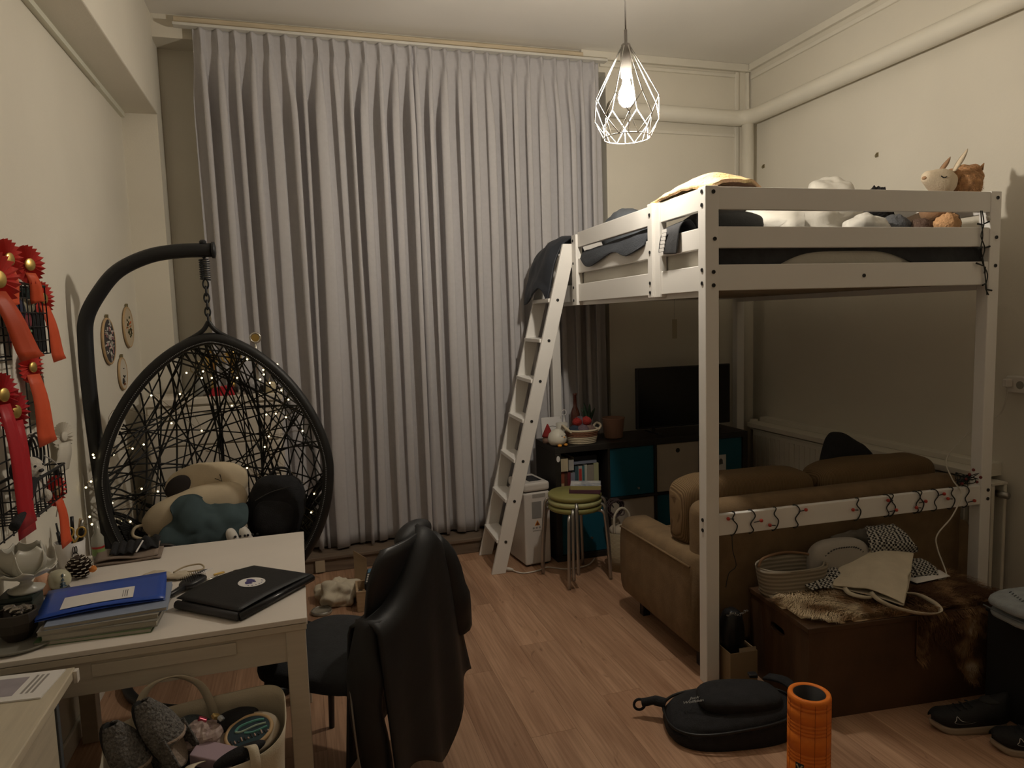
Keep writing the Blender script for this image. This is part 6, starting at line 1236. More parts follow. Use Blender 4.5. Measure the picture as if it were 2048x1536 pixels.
MB().tube(spline([(-0.035, 0.012, 0.0048), (-0.02, 0.024, 0.0048), (0.02, 0.025, 0.0048), (0.045, 0.018, 0.0048)], 6), 0.0035, 5).obj('stitched_band', AUR, eh); MB().tube(spline([(-0.035, 0.012, 0.005), (-0.02, 0.005, 0.005), (0.02, 0.008, 0.005), (0.048, 0.004, 0.005)], 6), 0.003, 5).obj('stitched_band', AUR2, eh); MB().tube(spline([(-0.012, -0.002, 0.005), (0.01, -0.010, 0.005), (0.05, -0.008, 0.005)], 6), 0.003, 5).obj('stitched_band', AUR, eh)
for k in range(12): MB().tube([(-0.05+0.009*k, -0.012-0.004*(k % 3), 0.0048), (-0.048+0.009*k, -0.026, 0.0048)], 0.0022, 5).obj('stitched_snow', PNK if k % 2 else SB, eh)
tag(MB().box(-0.055, 0.055, -0.028, 0.028, -0.02, 0.02).obj('lilac_box', M('lilac_card', (0.40, 0.30, 0.36), 0.7), None, bevel=0.003, loc=(-0.285, 1.985, 0.45), rot=(radians(14), radians(10), radians(-24))), 'lilac cardboard box lying in the middle of the tote bag', 'box')
tag(blob((0, 0, 0), (0.055, 0.045, 0.040), 0.35, 40, 3, n=30, m=18).obj('sweets_bag', M('crinkle_plastic', (0.30, 0.22, 0.22), 0.2, vscale=60, col2=(0.50, 0.40, 0.36)), None, smooth=False, loc=(-0.318, 2.05, 0.475)), 'crinkled clear bag of sweets in the tote bag', 'bag')
tag(blob((0, 0, 0), (0.07, 0.022, 0.018), 0.1, 14, 5).obj('black_pouch', BLACKF, None, smooth=True, loc=(-0.215, 1.95, 0.462), rot=(0, radians(-12), radians(10))), 'long black pouch at the front rim of the tote bag', 'pouch')
tag(blob((0, 0, 0), (0.085, 0.04, 0.03), 0.1, 14, 6).obj('baseball_cap', BLACKF, None, smooth=True, loc=(-0.255, 2.095, 0.475), rot=(0, radians(-8), radians(12))), 'black cap behind the sweets in the tote bag', 'cap')
tag(blob((0, 0, 0), (0.06, 0.035, 0.03), 0.15, 18, 7).obj('blue_yarn', M('slate_yarn', (0.05, 0.065, 0.075), 0.95, bump=0.5, bscale=120), None, smooth=True, loc=(-0.36, 2.105, 0.48)), 'slate blue wool at the back of the tote bag', 'yarn')
for k, (dx, dy, col, nm) in enumerate(((0.0, 0.0, (0.45, 0.08, 0.12), 'pink'), (0.035, 0.004, (0.5, 0.36, 0.14), 'gold'), (0.05, -0.012, (0.40, 0.42, 0.45), 'silver'))): tag(MB().box(-0.012, 0.012, -0.008, 0.008, -0.006, 0.006).obj('sweet', M('wrap_'+nm, col, 0.25, metal=0.4), None, bevel=0.003, loc=(-0.318+dx, 2.06+dy, 0.52), rot=(0.4*k, 0.5, 0.7*k)), '%s wrapped sweet on top of the sweets bag in the tote' % nm, 'sweet', 'wrapped sweets in the tote bag')
tag(blob((0, 0, 0), (0.16, 0.085, 0.21), 0.05, 6, 1, p=3).obj('bag_filling', M('lining_dark', (0.03, 0.027, 0.025), 0.95), None, smooth=True, loc=(-0.335, 2.03, 0.225)), 'dark clothes filling the bottom of the tote bag', 'clothing')

# ================================================================ FLOOR BY THE CURTAINS
cx_ = thing('wooden_crate', 'small wooden crate on the floor behind the chair', 'crate', (0.235, 3.88, 0), radians(-3))
CRW = M('crate_wood', (0.42, 0.29, 0.17), 0.7, var=0.15, vscale=5, stretch=(1, 12, 12))
for z in (0.004, 0.065): MB().box(0, 0.26, 0, 0.012, z, z+0.052).obj('slat', CRW, cx_, bevel=0.001); MB().box(0, 0.26, 0.168, 0.18, z, z+0.052).obj('slat', CRW, cx_, bevel=0.001)
MB().box(0, 0.012, 0.012, 0.168, 0.004, 0.117).obj('end', CRW, cx_); MB().box(0.248, 0.26, 0.012, 0.168, 0.004, 0.117).obj('end', CRW, cx_); MB().box(0.012, 0.248, 0.012, 0.168, 0.004, 0.012).obj('bottom', CRW, cx_)
MB().box(0.004, 0.05, -0.003, 0, 0.002, 0.118).obj('corner_batten', CRW, cx_)
ca = thing('card_reader', 'dark handheld keypad device with a blue screen on the wooden crate', 'calculator', (0.345, 3.985, 0.118), rot=(radians(10), 0, radians(-12)))
MB().box(-0.045, 0.045, -0.085, 0.085, 0, 0.05).obj('body', BLACKP, ca, bevel=0.012, seg=3); MB().box(-0.035, 0.035, 0.03, 0.075, 0.05, 0.0512).obj('screen', M('screen_blue', (0.10, 0.22, 0.34), 0.3), ca)
for i in range(4):
    for j in range(4): MB().box(-0.034+i*0.0175, -0.020+i*0.0175, -0.075+j*0.024, -0.058+j*0.024, 0.05, 0.053).obj('key', M('key_grey', (0.42, 0.40, 0.36), 0.5), ca, bevel=0.001)
tag(blob((0.145, 4.09, 0.045), (0.125, 0.13, 0.085), 0.42, 13, 5, n=60, m=36, zmin=0.002).obj('linen_cloth', CREAM, None, smooth=True), 'crumpled cream linen bag on the floor beside the wooden crate', 'cloth')
jl = thing('jar_lid', 'round clear jar lid on the floor below the linen bag', 'lid', (0.045, 3.945, 0.0))
MB().lathe([(0, 0), (0.055, 0), (0.058, 0.006), (0.058, 0.018), (0.052, 0.018), (0.050, 0.008), (0, 0.008)], 30).obj('lid', M('lid_glass', (0.30, 0.27, 0.22), 0.2), jl, smooth=True); MB().torus((0, 0, 0.018), 0.055, 0.003, n=30, k=6).obj('rim', CHROME, jl, smooth=True)
tag(MB().grid(lambda u, v: (0.26+0.075*u, 4.33+0.02*sin(v*2)-0.03*u, 0.005+0.20*v+0.02*u*(1-v)*0-0.05*u*v), 6, 8).obj('cardboard_flap', M('cardboard', (0.30, 0.21, 0.12), 0.85), None, smooth=False, solid=0.004), 'bent piece of cardboard standing on the floor by the curtain', 'cardboard')
tag(blob((0.44, 4.27, 0.085), (0.085, 0.06, 0.055), 0.15, 14, 3).obj('black_bundle', BLACKF, None, smooth=True), 'black fabric bundle on the box by the curtain', 'cloth'); tag(MB().box(0.35, 0.55, 4.19, 4.34, 0.0, 0.045).obj('flat_box', MATS['cardboard'], None, bevel=0.002), 'flat cardboard box under the black bundle', 'box')
tag(MB().box(0, 0.06, 0, 0.0025, 0, 0.075).obj('paper_label', M('kraft_pale', (0.42, 0.34, 0.24), 0.8), None, loc=(0.03, 4.578, 0.012), rot=(radians(-6), 0, 0)), 'pale paper card leaning against the ledge below the curtain', 'card')
# ================================================================ RIGHT FOREGROUND: TRUNK AND THINGS ON IT
TKX, TKY, TKR, TKH = 1.845, 2.165, radians(-6), 0.385
def tkp(x, y, z=0.0):
    c_, s_ = cos(TKR), sin(TKR); return (TKX+x*c_-y*s_, TKY+x*s_+y*c_, TKH+z)
TKW = M('trunk_wood', (0.075, 0.038, 0.018), 0.5, var=0.35, vscale=3.5, stretch=(1, 6, 1), bump=0.1, bscale=40)
tk = thing('wooden_chest', 'dark brown wooden chest with an oval hand hole', 'chest', (TKX, TKY, 0), TKR)
TLx, TLy = 0.95, 0.43
MB().box(-0.006, TLx+0.006, -0.006, TLy+0.006, TKH-0.022, TKH).obj('lid', TKW, tk, bevel=0.003)
MB().box(0.0, TLx, 0, 0.018, 0.0, TKH-0.023).obj('front_board', TKW, tk); MB().box(0.0, TLx, TLy-0.018, TLy, 0, TKH-0.023).obj('back_board', TKW, tk); MB().box(TLx-0.018, TLx, 0.018, TLy-0.018, 0, TKH-0.023).obj('end_board', TKW, tk)
# left end board with an oval hole
m = MB(); n = 24; hy, hz, ha, hb_ = 0.215, 0.285, 0.052, 0.018; y0, y1, z0, z1 = 0.018, TLy-0.018, 0.0, TKH-0.023
inner = [(hy+ha*(abs(cos(a))**0.6)*(1 if cos(a) > 0 else -1), hz+hb_*(abs(sin(a))**0.7)*(1 if sin(a) > 0 else -1)) for a in [2*pi*i/n+pi/n for i in range(n)]]
def edge(p):
    dy, dz = p[0]-hy, p[1]-hz; best = 1e9
    for lim, d in ((y1-hy, dy), (y0-hy, dy), (z1-hz, dz), (z0-hz, dz)):
        if abs(d) > 1e-9 and lim/d > 0: best = min(best, lim/d)
    return (hy+dy*best, hz+dz*best)
outer = [edge((hy+cos(2*pi*i/n+pi/n)*((y1-y0)/2), hz+sin(2*pi*i/n+pi/n)*((z1-z0)/2))) for i in range(n)]
vs = []; fs = []
for x in (0.0, 0.018):
    vs += [(x, p[0], p[1]) for p in inner]+[(x, p[0], p[1]) for p in outer]
for i in range(n):
    j = (i+1) % n
    fs += [(i, j, n+j, n+i), (2*n+i, 3*n+i, 3*n+j, 2*n+j), (i, 2*n+i, 2*n+j, j), (n+i, n+j, 3*n+j, 3*n+i)]
for (cy, cz) in ((y0, z0), (y1, z0), (y0, z1), (y1, z1)):
    k = sorted(range(n), key=lambda i: (outer[i][0]-cy)**2+(outer[i][1]-cz)**2)[:2]
    for xx, o_ in ((0.0, 0), (0.018, 2*n)):
        vs.append((xx, cy, cz)); fs.append((o_+n+k[0], o_+n+k[1], len(vs)-1))
m.add(vs, fs).obj('end_board', TKW, tk)
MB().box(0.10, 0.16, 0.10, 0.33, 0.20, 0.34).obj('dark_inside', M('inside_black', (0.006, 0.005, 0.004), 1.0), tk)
# sheepskin
FURL = bpy.data.materials.new('sheepskin_fur'); FURL.use_nodes = True
nt = FURL.node_tree; bs_ = nt.nodes['Principled BSDF']; bs_.inputs['Roughness'].default_value = 0.85; bs_.inputs['Specular IOR Level'].default_value = 0.2
tc = nt.nodes.new('ShaderNodeTexCoord'); nz_ = nt.nodes.new('ShaderNodeTexNoise'); nz_.inputs['Scale'].default_value = 7.5; nz_.inputs['Detail'].default_value = 3
gx = nt.nodes.new('ShaderNodeSeparateXYZ'); nt.links.new(tc.outputs['Object'], gx.inputs[0]); nt.links.new(tc.outputs['Object'], nz_.inputs['Vector'])
mrx = nt.nodes.new('ShaderNodeMapRange'); mrx.inputs['From Min'].default_value = 0.0; mrx.inputs['From Max'].default_value = 0.62; mrx.inputs['To Min'].default_value = -0.13; mrx.inputs['To Max'].default_value = 0.16; nt.links.new(gx.outputs['X'], mrx.inputs['Value'])
ad = nt.nodes.new('ShaderNodeMath'); ad.operation = 'ADD'; nt.links.new(nz_.outputs['Fac'], ad.inputs[0]); nt.links.new(mrx.outputs[0], ad.inputs[1])
rp_ = nt.nodes.new('ShaderNodeValToRGB'); e_ = rp_.color_ramp.elements; e_[0].position = 0.36; e_[0].color = (0.86, 0.71, 0.50, 1); e_[1].position = 0.66; e_[1].color = (0.10, 0.05, 0.025, 1); em = rp_.color_ramp.elements.new(0.52); em.color = (0.34, 0.20, 0.10, 1)
nt.links.new(ad.outputs[0], rp_.inputs['Fac']); nt.links.new(rp_.outputs['Color'], bs_.inputs['Base Color'])
def inside(x, y):
    # outline of the skin on the lid (local), lobes left and right; y<0 hangs over the front
    a = ((x-0.205)/0.20)**2+((y-0.185)/0.175)**2 < 1+0.25*sin(9*atan2(y-0.19, x-0.2))*0.5
    b_ = ((x-0.52)/0.30)**2+((y-0.20)/0.20)**2 < 1
    c_ = 0.48 < x < 0.93 and -0.22+0.10*sin((x-0.48)*17)+0.14*max(0, 0.56-x)*2 < y < 0.36
    d_ = 0.20 < x < 0.45 and 0.0 < y < 0.06 and x < 0.42
    return a or b_ or c_ or d_
def skinpt(x, y, lift=0.004):
    if y >= -0.006: return Vector((x, y, TKH+lift)), Vector((0, 0, 1))
    return Vector((x, -0.006-lift, TKH+lift+(y+0.006))), Vector((0, -1, 0))
sk_ = thing('sheepskin', 'shaggy brown and cream sheepskin draped over the wooden chest', 'sheepskin', (TKX, TKY, 0), TKR)
hm = MB(); cells = {}; st = 0.02
for i in range(-2, 50):
    for j in range(-20, 24):
        x, y = i*st, j*st
        if inside(x+st/2, y+st/2) and x < TLx+0.0: 
            q = []
            for (a, b_) in ((0, 0), (1, 0), (1, 1), (0, 1)): q.append(skinpt(x+a*st, y+b_*st)[0])
            hm.add(q, [(0, 1, 2, 3)])
hm.obj('hide', FURL, sk_, smooth=True, solid=0.003)
rnd = random.Random(9); fm = MB(); cnt = 0
V = []; Fc = []
while cnt < 20000:
    x = rnd.uniform(-0.02, 0.94); y = rnd.uniform(-0.36, 0.40)
    if not inside(x, y): continue
    p, nr = skinpt(x, y); cnt += 1
    flow = Vector((mnoise.noise(Vector((x*5, y*5, 1))), mnoise.noise(Vector((x*5, y*5, 9))), 0)); d = Vector((x-0.40, y-0.24, 0)); d = d.normalized()*0.5+flow*1.3
    if nr.z < 0.5: d = Vector((d.x*0.5, 0, -0.8))
    L = rnd.uniform(0.028, 0.060); mid = p+nr*L*0.42+d*L*0.45; tip = p+nr*L*0.40+d*L*1.1+Vector((rnd.uniform(-.3, .3), rnd.uniform(-.3, .3), 0))*L*0.4
    if tip.z < TKH+0.002 and nr.z > 0.5 and y > 0: tip.z = TKH+0.002
    s = nr.cross(d).normalized()*0.0013 if nr.cross(d).length > 1e-4 else Vector((0.0013, 0, 0))
    o_ = len(V); V += [p-s, p+s, mid+s*0.9, mid-s*0.9, tip]; Fc += [(o_, o_+1, o_+2, o_+3), (o_+3, o_+2, o_+4)]
fm.v = [tuple(v) for v in V]; fm.f = Fc
me = bpy.data.meshes.new('fur'); me.from_pydata(fm.v, [], fm.f); me.materials.append(FURL); fo = bpy.data.objects.new('fur', me); C.objects.link(fo); fo.parent = sk_; fo['kind'] = 'stuff'
# striped canvas pouch
gp = thing('canvas_pouch', 'grey striped canvas pouch with an open zip at the back of the chest', 'pouch', tkp(0.145, 0.34), TKR)
STP = stripes('grey_stripe_canvas', (0.24, 0.20, 0.15), (0.33, 0.285, 0.22), 18, 'Z', 0.9, bump=0.4)
def gpf(u, v):
    a = 2*pi*u; k = 0.86+0.14*v; x = 0.165*k*(abs(cos(a))**0.7)*(1 if cos(a) > 0 else -1); y = 0.070*k*(abs(sin(a))**0.7)*(1 if sin(a) > 0 else -1)
    return (x, y, (0.120+0.022*max(0, sin(a))+0.018*cos(a)*0)*v)
MB().grid(gpf, 44, 12, closeu=True).obj('body', STP, gp, smooth=True, solid=0.005); MB().box(-0.13, 0.13, -0.05, 0.05, 0, 0.005).obj('bottom', STP, gp)
MB().tube(spline([(-0.16, 0.0, 0.128), (-0.11, 0.045, 0.145), (0.0, 0.066, 0.155), (0.10, 0.05, 0.145), (0.16, 0.0, 0.128)], 6), 0.006, 8).obj('zip_edge', M('zip_brown', (0.22, 0.12, 0.06), 0.6), gp, smooth=True)
MB().tube(spline([(-0.16, 0, 0.122), (-0.11, -0.05, 0.118), (0.0, -0.069, 0.118), (0.11, -0.05, 0.118), (0.16, 0, 0.122)], 6), 0.004, 8).obj('zip_edge', M('zip_canvas', (0.30, 0.26, 0.2), 0.8), gp, smooth=True)
# quilted white bag with black stitching
qb = thing('toiletry_bag', 'rounded white bag with black stitching along its edge', 'bag', tkp(0.40, 0.375, 0.0), TKR)
QW = M('quilt_white', (0.36, 0.33, 0.29), 0.85, var=0.05)
blob((0, 0, 0.10), (0.15, 0.05, 0.105), 0.03, 6, 2, p=3.0, n=44, m=24, zmin=0.001).obj('body', QW, qb, smooth=True)
for k in range(22): t = k/21; x = -0.13+0.26*t; z = 0.10+0.093*(1-abs(2*t-1)**3.2); MB().tube([(x-0.003, -0.0485+0.02*abs(2*t-1)**3, z-0.014), (x+0.004, -0.0485+0.02*abs(2*t-1)**3, z-0.012)], 0.0028, 5).obj('stitch', SB, qb)
# clear plastic bag at the back
tag(blob((0, 0, 0.10), (0.19, 0.03, 0.11), 0.35, 16, 5, n=30, m=18, zmin=0.001).obj('plastic_bag', M('film', (0.20, 0.18, 0.15), 0.25), None, smooth=True, loc=tkp(0.60, 0.475), rot=(0, 0, TKR)), 'crumpled clear plastic bag at the back of the chest', 'plastic bag')
pk = thing('seed_packet', 'kraft paper packet standing behind the checked cloth', 'packet', tkp(0.735, 0.42), TKR+0.1)
MB().box(-0.06, 0.07, -0.012, 0.012, 0, 0.135).obj('packet', M('kraft_packet', (0.28, 0.23, 0.16), 0.8, vscale=30, var=0.15), pk, bevel=0.004)
for k in range(3): MB().tube([(0.0+0.018*k, -0.013, 0.07+0.01*k), (0.012+0.018*k, -0.013, 0.078+0.01*k)], 0.003, 5).obj('printed_bean', SB, pk)
# checked cloth
GNG = stripes('gingham', (0.02, 0.02, 0.022), (0.46, 0.44, 0.40), 95, check=True)
def ging(name, label, pts, seed): tag(cloth(pts, name, GNG, None, solid=0.004, amp=0.010, freq=14, seed=seed), label, 'cloth', 'black and white checked cloths on the chest')
def row(y, z, xs, o=(0, 0, 0)): return [tkp(x+o[0], y+dy+o[1], z+dz+o[2]) for x, dy, dz in xs]
ging('checked_cloth', 'black and white checked cloth bunched above the cream tote bag', [row(0.31, 0.165, [(0.50, 0, 0.03), (0.55, 0, 0.02), (0.60, 0, 0.02), (0.65, 0, 0.03)], (0.06, 0.10, 0.045)), row(0.26, 0.15, [(0.47, 0, 0.0), (0.54, 0, 0.015), (0.60, 0, 0.015), (0.67, 0, 0.01)], (0.06, 0.10, 0.045)), row(0.23, 0.11, [(0.47, 0, 0.0), (0.54, 0, 0.01), (0.61, 0, 0.01), (0.70, 0, 0.0)], (0.06, 0.10, 0.045)), row(0.24, 0.07, [(0.49, 0, 0.0), (0.55, 0, 0.0), (0.62, 0, 0.0), (0.72, 0, 0.0)], (0.06, 0.10, 0.045))], 1)
ging('checked_cloth', 'end of a checked cloth sticking out left of the cream tote bag', [row(0.31, 0.06, [(0.20, 0, 0.03), (0.26, 0, 0.02), (0.32, 0, 0.03), (0.38, 0, 0.05)], (-0.03, 0.03, -0.01)), row(0.26, 0.055, [(0.19, 0, 0.01), (0.26, 0, 0.02), (0.32, 0, 0.02), (0.38, 0, 0.03)], (-0.03, 0.03, -0.01)), row(0.22, 0.035, [(0.215, 0, 0.01), (0.27, 0, 0.01), (0.33, 0, 0.01), (0.39, 0, 0.01)], (-0.03, 0.03, -0.01))], 2)
ging('checked_cloth', 'end of a checked cloth sticking out right of the cream tote bag', [row(0.30, 0.06, [(0.62, 0, 0.03), (0.67, 0, 0.04), (0.72, 0, 0.03), (0.75, 0, 0.02)], (0.06, 0.03, -0.005)), row(0.255, 0.055, [(0.62, 0, 0.02), (0.67, 0, 0.03), (0.72, 0, 0.03), (0.76, 0, 0.01)], (0.06, 0.03, -0.005)), row(0.22, 0.04, [(0.63, 0, 0.0), (0.67, 0, 0.01), (0.72, 0, 0.0), (0.75, 0, 0.0)], (0.06, 0.03, -0.005))], 3)
tag(MB().grid(lambda u, v: (0.0+0.20*u, 0.0+0.13*v*(1-0.6*u), 0.004+0.018*sin(u*2.5)*v), 8, 6).obj('paper_sheet', PAPER, None, smooth=True, solid=0.001, loc=tkp(0.66, 0.20, 0.032), rot=(0, 0, TKR+0.15)), 'white sheet of paper under the checked cloth on the chest', 'paper')
# cream tote lying on top
ct = thing('tote_bag', 'cream canvas tote bag lying folded on the sheepskin with its handles loose', 'bag', (0, 0, 0), 0)
def tq(s, t):
    """s across the bag, t from the folded top edge down to the open edge"""
    TL, TR, BL, BR_ = (0.47, 0.42), (0.735, 0.31), (0.285, 0.255), (0.43, 0.005)
    x = (TL[0]*(1-s)+TR[0]*s)*(1-t)+(BL[0]*(1-s)+BR_[0]*s)*t; y = (TL[1]*(1-s)+TR[1]*s)*(1-t)+(BL[1]*(1-s)+BR_[1]*s)*t
    return tkp(x, y, 0.045+0.10*(1-t)**0.7*(0.75+0.25*sin(pi*s))+0.02*sin(pi*s)*t)
rws = [[tq(i/4, j/4) for i in range(5)] for j in range(5)]
cloth(rws, 'upper_panel', CREAM, ct, solid=0.004, amp=0.008, freq=11, seed=4)
rws2 = [[(p[0], p[1], TKH+0.035+0.22*(p[2]-TKH-0.035)) for p in r] for r in rws]
cloth(rws2, 'lower_panel', CREAM, ct, solid=0.004, amp=0.004, freq=11, seed=8)
strap([tkp(0.315, 0.215, 0.05), tkp(0.30, 0.165, 0.045), tkp(0.325, 0.125, 0.042), tkp(0.365, 0.105, 0.045), tkp(0.37, 0.13, 0.055)], 0.022, 'handle', ct, CREAM, side=(0.55, -0.3, 0.6))
strap([tkp(0.365, 0.115, 0.06), tkp(0.36, 0.06, 0.05), tkp(0.40, 0.0, 0.035), tkp(0.48, -0.04, 0.022), tkp(0.555, -0.04, 0.02), tkp(0.58, 0.01, 0.03), tkp(0.555, 0.07, 0.045), tkp(0.50, 0.09, 0.05)], 0.022, 'handle', ct, CREAM, side=(0.25, -0.7, 0.6))
# white charging cable from the wall socket
tag(MB().tube(spline([(3.405, 2.60, 1.215), (3.40, 2.60, 1.14), (3.39, 2.63, 1.05), (3.30, 2.68, 0.99), (3.14, 2.64, 0.93), (3.02, 2.60, 0.86), (2.97, 2.52, 0.79), (2.95, 2.455, 0.735), (2.86, 2.42, 0.65), (2.75, 2.40, 0.58), (2.74, 2.39, 0.52), (2.73, 2.33, TKH+0.03), (2.66, 2.31, TKH+0.028)], 6), 0.0032, 7).obj('charging_cable', M('cable_white', (0.58, 0.54, 0.46), 0.5), None, smooth=True), 'white charging cable running from the wall socket down to the chest', 'cable')
# ---------------------------------------------------------------- string lights on the bed
rl = thing('berry_lights', 'black string light with red berry bulbs wound round the low bed board', 'string lights', (BX, BY, 0), BR)
RB = M('berry_red', (0.42, 0.045, 0.03), 0.4); WRM = M('wire_black', (0.012, 0.014, 0.012), 0.6)
us = [0.135, 0.225, 0.34, 0.45, 0.77, 0.935, 0.96, 1.10, 1.12, 1.205, 1.30, 1.385]
for k, u in enumerate(us):
    s = (-1)**k; path = [(u+0.006*s, 0.034, 0.752), (u+0.004*s, 0.018, 0.7615), (u, -0.001, 0.758), (u-0.010*s, -0.002, 0.735), (u+0.012*s, -0.002, 0.705), (u+0.002, -0.002, 0.675), (u-0.012, 0.002, 0.661), (u-0.006, 0.02, 0.659)]
    MB().tube(spline(path, 5), 0.0026, 6).obj('wire', WRM, rl, smooth=True)
    bu, bz_ = u-0.03*s, 0.735-0.025*((k*7) % 3)
    MB().tube([(u-0.004*s, -0.003, bz_), (bu, -0.006, bz_+0.004)], 0.0022, 5).obj('stalk', WRM, rl); MB().lathe([(0, -0.008), (0.006, -0.006), (0.0085, 0), (0.006, 0.006), (0, 0.0085)], 10).xf(Matrix.Translation((bu-0.006*s, -0.009, bz_+0.006))).obj('bulb', RB, rl, smooth=True)
tgw = MB(); rnd = random.Random(12)
MB().tube(spline([(1.37+rnd.uniform(-.07, .07), -0.012+rnd.uniform(-.012, .008), 0.80+rnd.uniform(-.03, .04)) for k in range(26)], 4), 0.0022, 5).obj('tangle', WRM, rl, smooth=True)
for k in range(6): MB().ball((1.33+0.022*k, -0.02, 0.785+0.02*((k*5) % 4)), 0.0075, 8, 6).obj('bulb', M('berry_dark', (0.16, 0.02, 0.02), 0.5), rl, smooth=True)
MB().tube([(1.37, -0.012, 0.80), (1.40, 0.01, 0.7575)], 0.002, 5).obj('wire', WRM, rl); MB().tube(spline([(0.12, -0.004, 0.665), (0.12, -0.01, 0.60), (0.135, -0.012, 0.53), (0.10, -0.012, 0.50), (0.085, -0.012, 0.44)], 5), 0.002, 5).obj('wire', WRM, rl)
bl_ = thing('string_lights', 'black string light hanging down the right post of the loft bed', 'string lights', (BX, BY, 0), BR)
for s in (0, 1):
    MB().tube(spline([(1.405+0.008*s, -0.003, 2.05), (1.412+0.012*s, -0.005, 1.99), (1.420-0.010*s, -0.005, 1.935), (1.412+0.022*s, -0.005, 1.88), (1.428-0.006*s, -0.005, 1.82), (1.44+0.014*s, -0.006, 1.76), (1.45-0.004*s, -0.006, 1.70), (1.455+0.01*s, -0.006, 1.665)], 5), 0.0026, 6).obj('wire', WRM, bl_, smooth=True)
for (a, b_) in (((1.42, 1.985), (1.385, 1.99)), ((1.425, 1.99), (1.450, 2.0)), ((1.42, 1.885), (1.385, 1.875)), ((1.43, 1.88), (1.46, 1.888)), ((1.425, 1.80), (1.385, 1.812)), ((1.44, 1.795), (1.435, 1.765)), ((1.45, 1.72), (1.425, 1.71)), ((1.455, 1.69), (1.48, 1.685))):
    MB().tube([(a[0], -0.006, a[1]), (b_[0], -0.008, b_[1])], [0.0028, 0.0045], 7).obj('lamp_holder', WRM, bl_)
MB().tube([(1.447, -0.009, 2.005), (1.44, -0.009, 2.025)], 0.0075, 8).obj('bulb', M('bulb_clear', (0.6, 0.58, 0.52), 0.2), bl_, smooth=True)

# ================================================================ FLOOR AT THE RIGHT
cbx = thing('cardboard_box', 'open cardboard box between the bed post and the chest', 'box', (1.70, 2.47, 0), radians(-4))
CDB = MATS['cardboard']
MB().box(0, 0.13, 0, 0.004, 0, 0.16).obj('side', CDB, cbx); MB().box(0, 0.13, 0.146, 0.15, 0, 0.16).obj('side', CDB, cbx); MB().box(0, 0.004, 0.004, 0.146, 0, 0.16).obj('side', CDB, cbx); MB().box(0.126, 0.13, 0.004, 0.146, 0, 0.16).obj('side', CDB, cbx); MB().box(0.004, 0.126, 0.004, 0.146, 0, 0.004).obj('bottom', CDB, cbx)
MB().box(0.05, 0.13, -0.004, 0.0, 0.10, 0.162).xf(Matrix.Translation((0, -0.012, 0.012)) @ Matrix.Rotation(radians(-10), 4, 'X')).obj('flap', M('card_pale', (0.36, 0.28, 0.19), 0.85), cbx)
hbk = thing('handbag', 'black handbag with a chain strap stuffed in the cardboard box', 'handbag', (1.765, 2.555, 0.16))
blob((0, 0, 0.05), (0.055, 0.05, 0.11), 0.10, 10, 4, p=2.6).obj('body', M('bag_leather', (0.012, 0.012, 0.013), 0.35), hbk, smooth=True)
for k in range(9): MB().torus((-0.05+0.012*k, -0.045, 0.155+0.006*sin(k)), 0.006, 0.0014, axis='x' if k % 2 else 'z', n=10, k=5).obj('chain_link', CHROME, hbk)
for k, lab in enumerate(('curl of kraft packing paper touching the bed post foot', 'curl of kraft packing paper nearest the black backpack', 'curl of kraft packing paper in front of the cardboard box')):
    rr = random.Random(40+k); ox_, oy_ = ((0.0, 0.02), (-0.01, -0.05), (0.05, 0.0))[k]; tag(MB().tube(spline([(1.64+ox_+rr.uniform(0, .05), 2.45+oy_+rr.uniform(-.02, .015), 0.006+0.006*rr.random()) for _ in range(5)], 4), 0.0022, 5).obj('paper_shred', M('shred_kraft', (0.34, 0.24, 0.14), 0.8), None, smooth=True), lab, 'paper', 'packing paper curls by the bed post')
# backpack lying on the floor
bp = thing('backpack', 'black backpack lying flat on the floor in front of the chest', 'backpack', (1.535, 2.235, 0), radians(-16))
def bpf(u, v):
    a = 2*pi*u; k = [1.0, 1.04, 1.02, 0.93, 0.72, 0.40, 0.0]; z_ = [0.0, 0.03, 0.075, 0.115, 0.145, 0.158, 0.162]; t = v*6; i = min(5, int(t)); f = t-i; kk = k[i]*(1-f)+k[i+1]*f; zz = z_[i]*(1-f)+z_[i+1]*f
    cx_ = cos(a); sx__ = sin(a); x = 0.245*kk*(abs(cx_)**0.72)*(1 if cx_ > 0 else -1); y = 0.145*kk*(abs(sx__)**0.72)*(1 if sx__ > 0 else -1)
    y *= 1-0.14*(x/0.245); nn = mnoise.noise(Vector((x*9, y*9, zz*9)))*0.010*min(1, v*3); return (x+nn, y+nn, max(0.001, zz*(0.82+0.22*(x/0.245))+nn*0.7))
MB().grid(bpf, 56, 25, closeu=True).obj('body', BLACKF, bp, smooth=True)
def lp2(s, zz): return [(s*0.252*(abs(cos(a))**0.72)*(1 if cos(a) > 0 else -1), s*0.150*(abs(sin(a))**0.72)*(1 if sin(a) > 0 else -1)*(1-0.14*s*(abs(cos(a))**0.72)*(1 if cos(a) > 0 else -1)), zz*(0.82+0.22*(abs(cos(a))**0.72)*(1 if cos(a) > 0 else -1))) for a in [2*pi*i/48 for i in range(48)]]
MB().tube(lp2(1.0, 0.098), 0.006, 7, closed=True).obj('zip_band', M('zip_black', (0.008, 0.008, 0.008), 0.4), bp, smooth=True)
blob((0.03, -0.012, 0.135), (0.165, 0.095, 0.038), 0.05, 9, 3, p=2.8, n=40, m=16).obj('front_pocket', BLACKF, bp, smooth=True)
MB().tube(spline([(-0.235, 0.07, 0.07), (-0.275, 0.085, 0.075), (-0.305, 0.095, 0.065), (-0.325, 0.10, 0.06)], 5), [0.020]*6+[0.017]*10, 8).obj('strap_stub', BLACKF, bp, smooth=True)
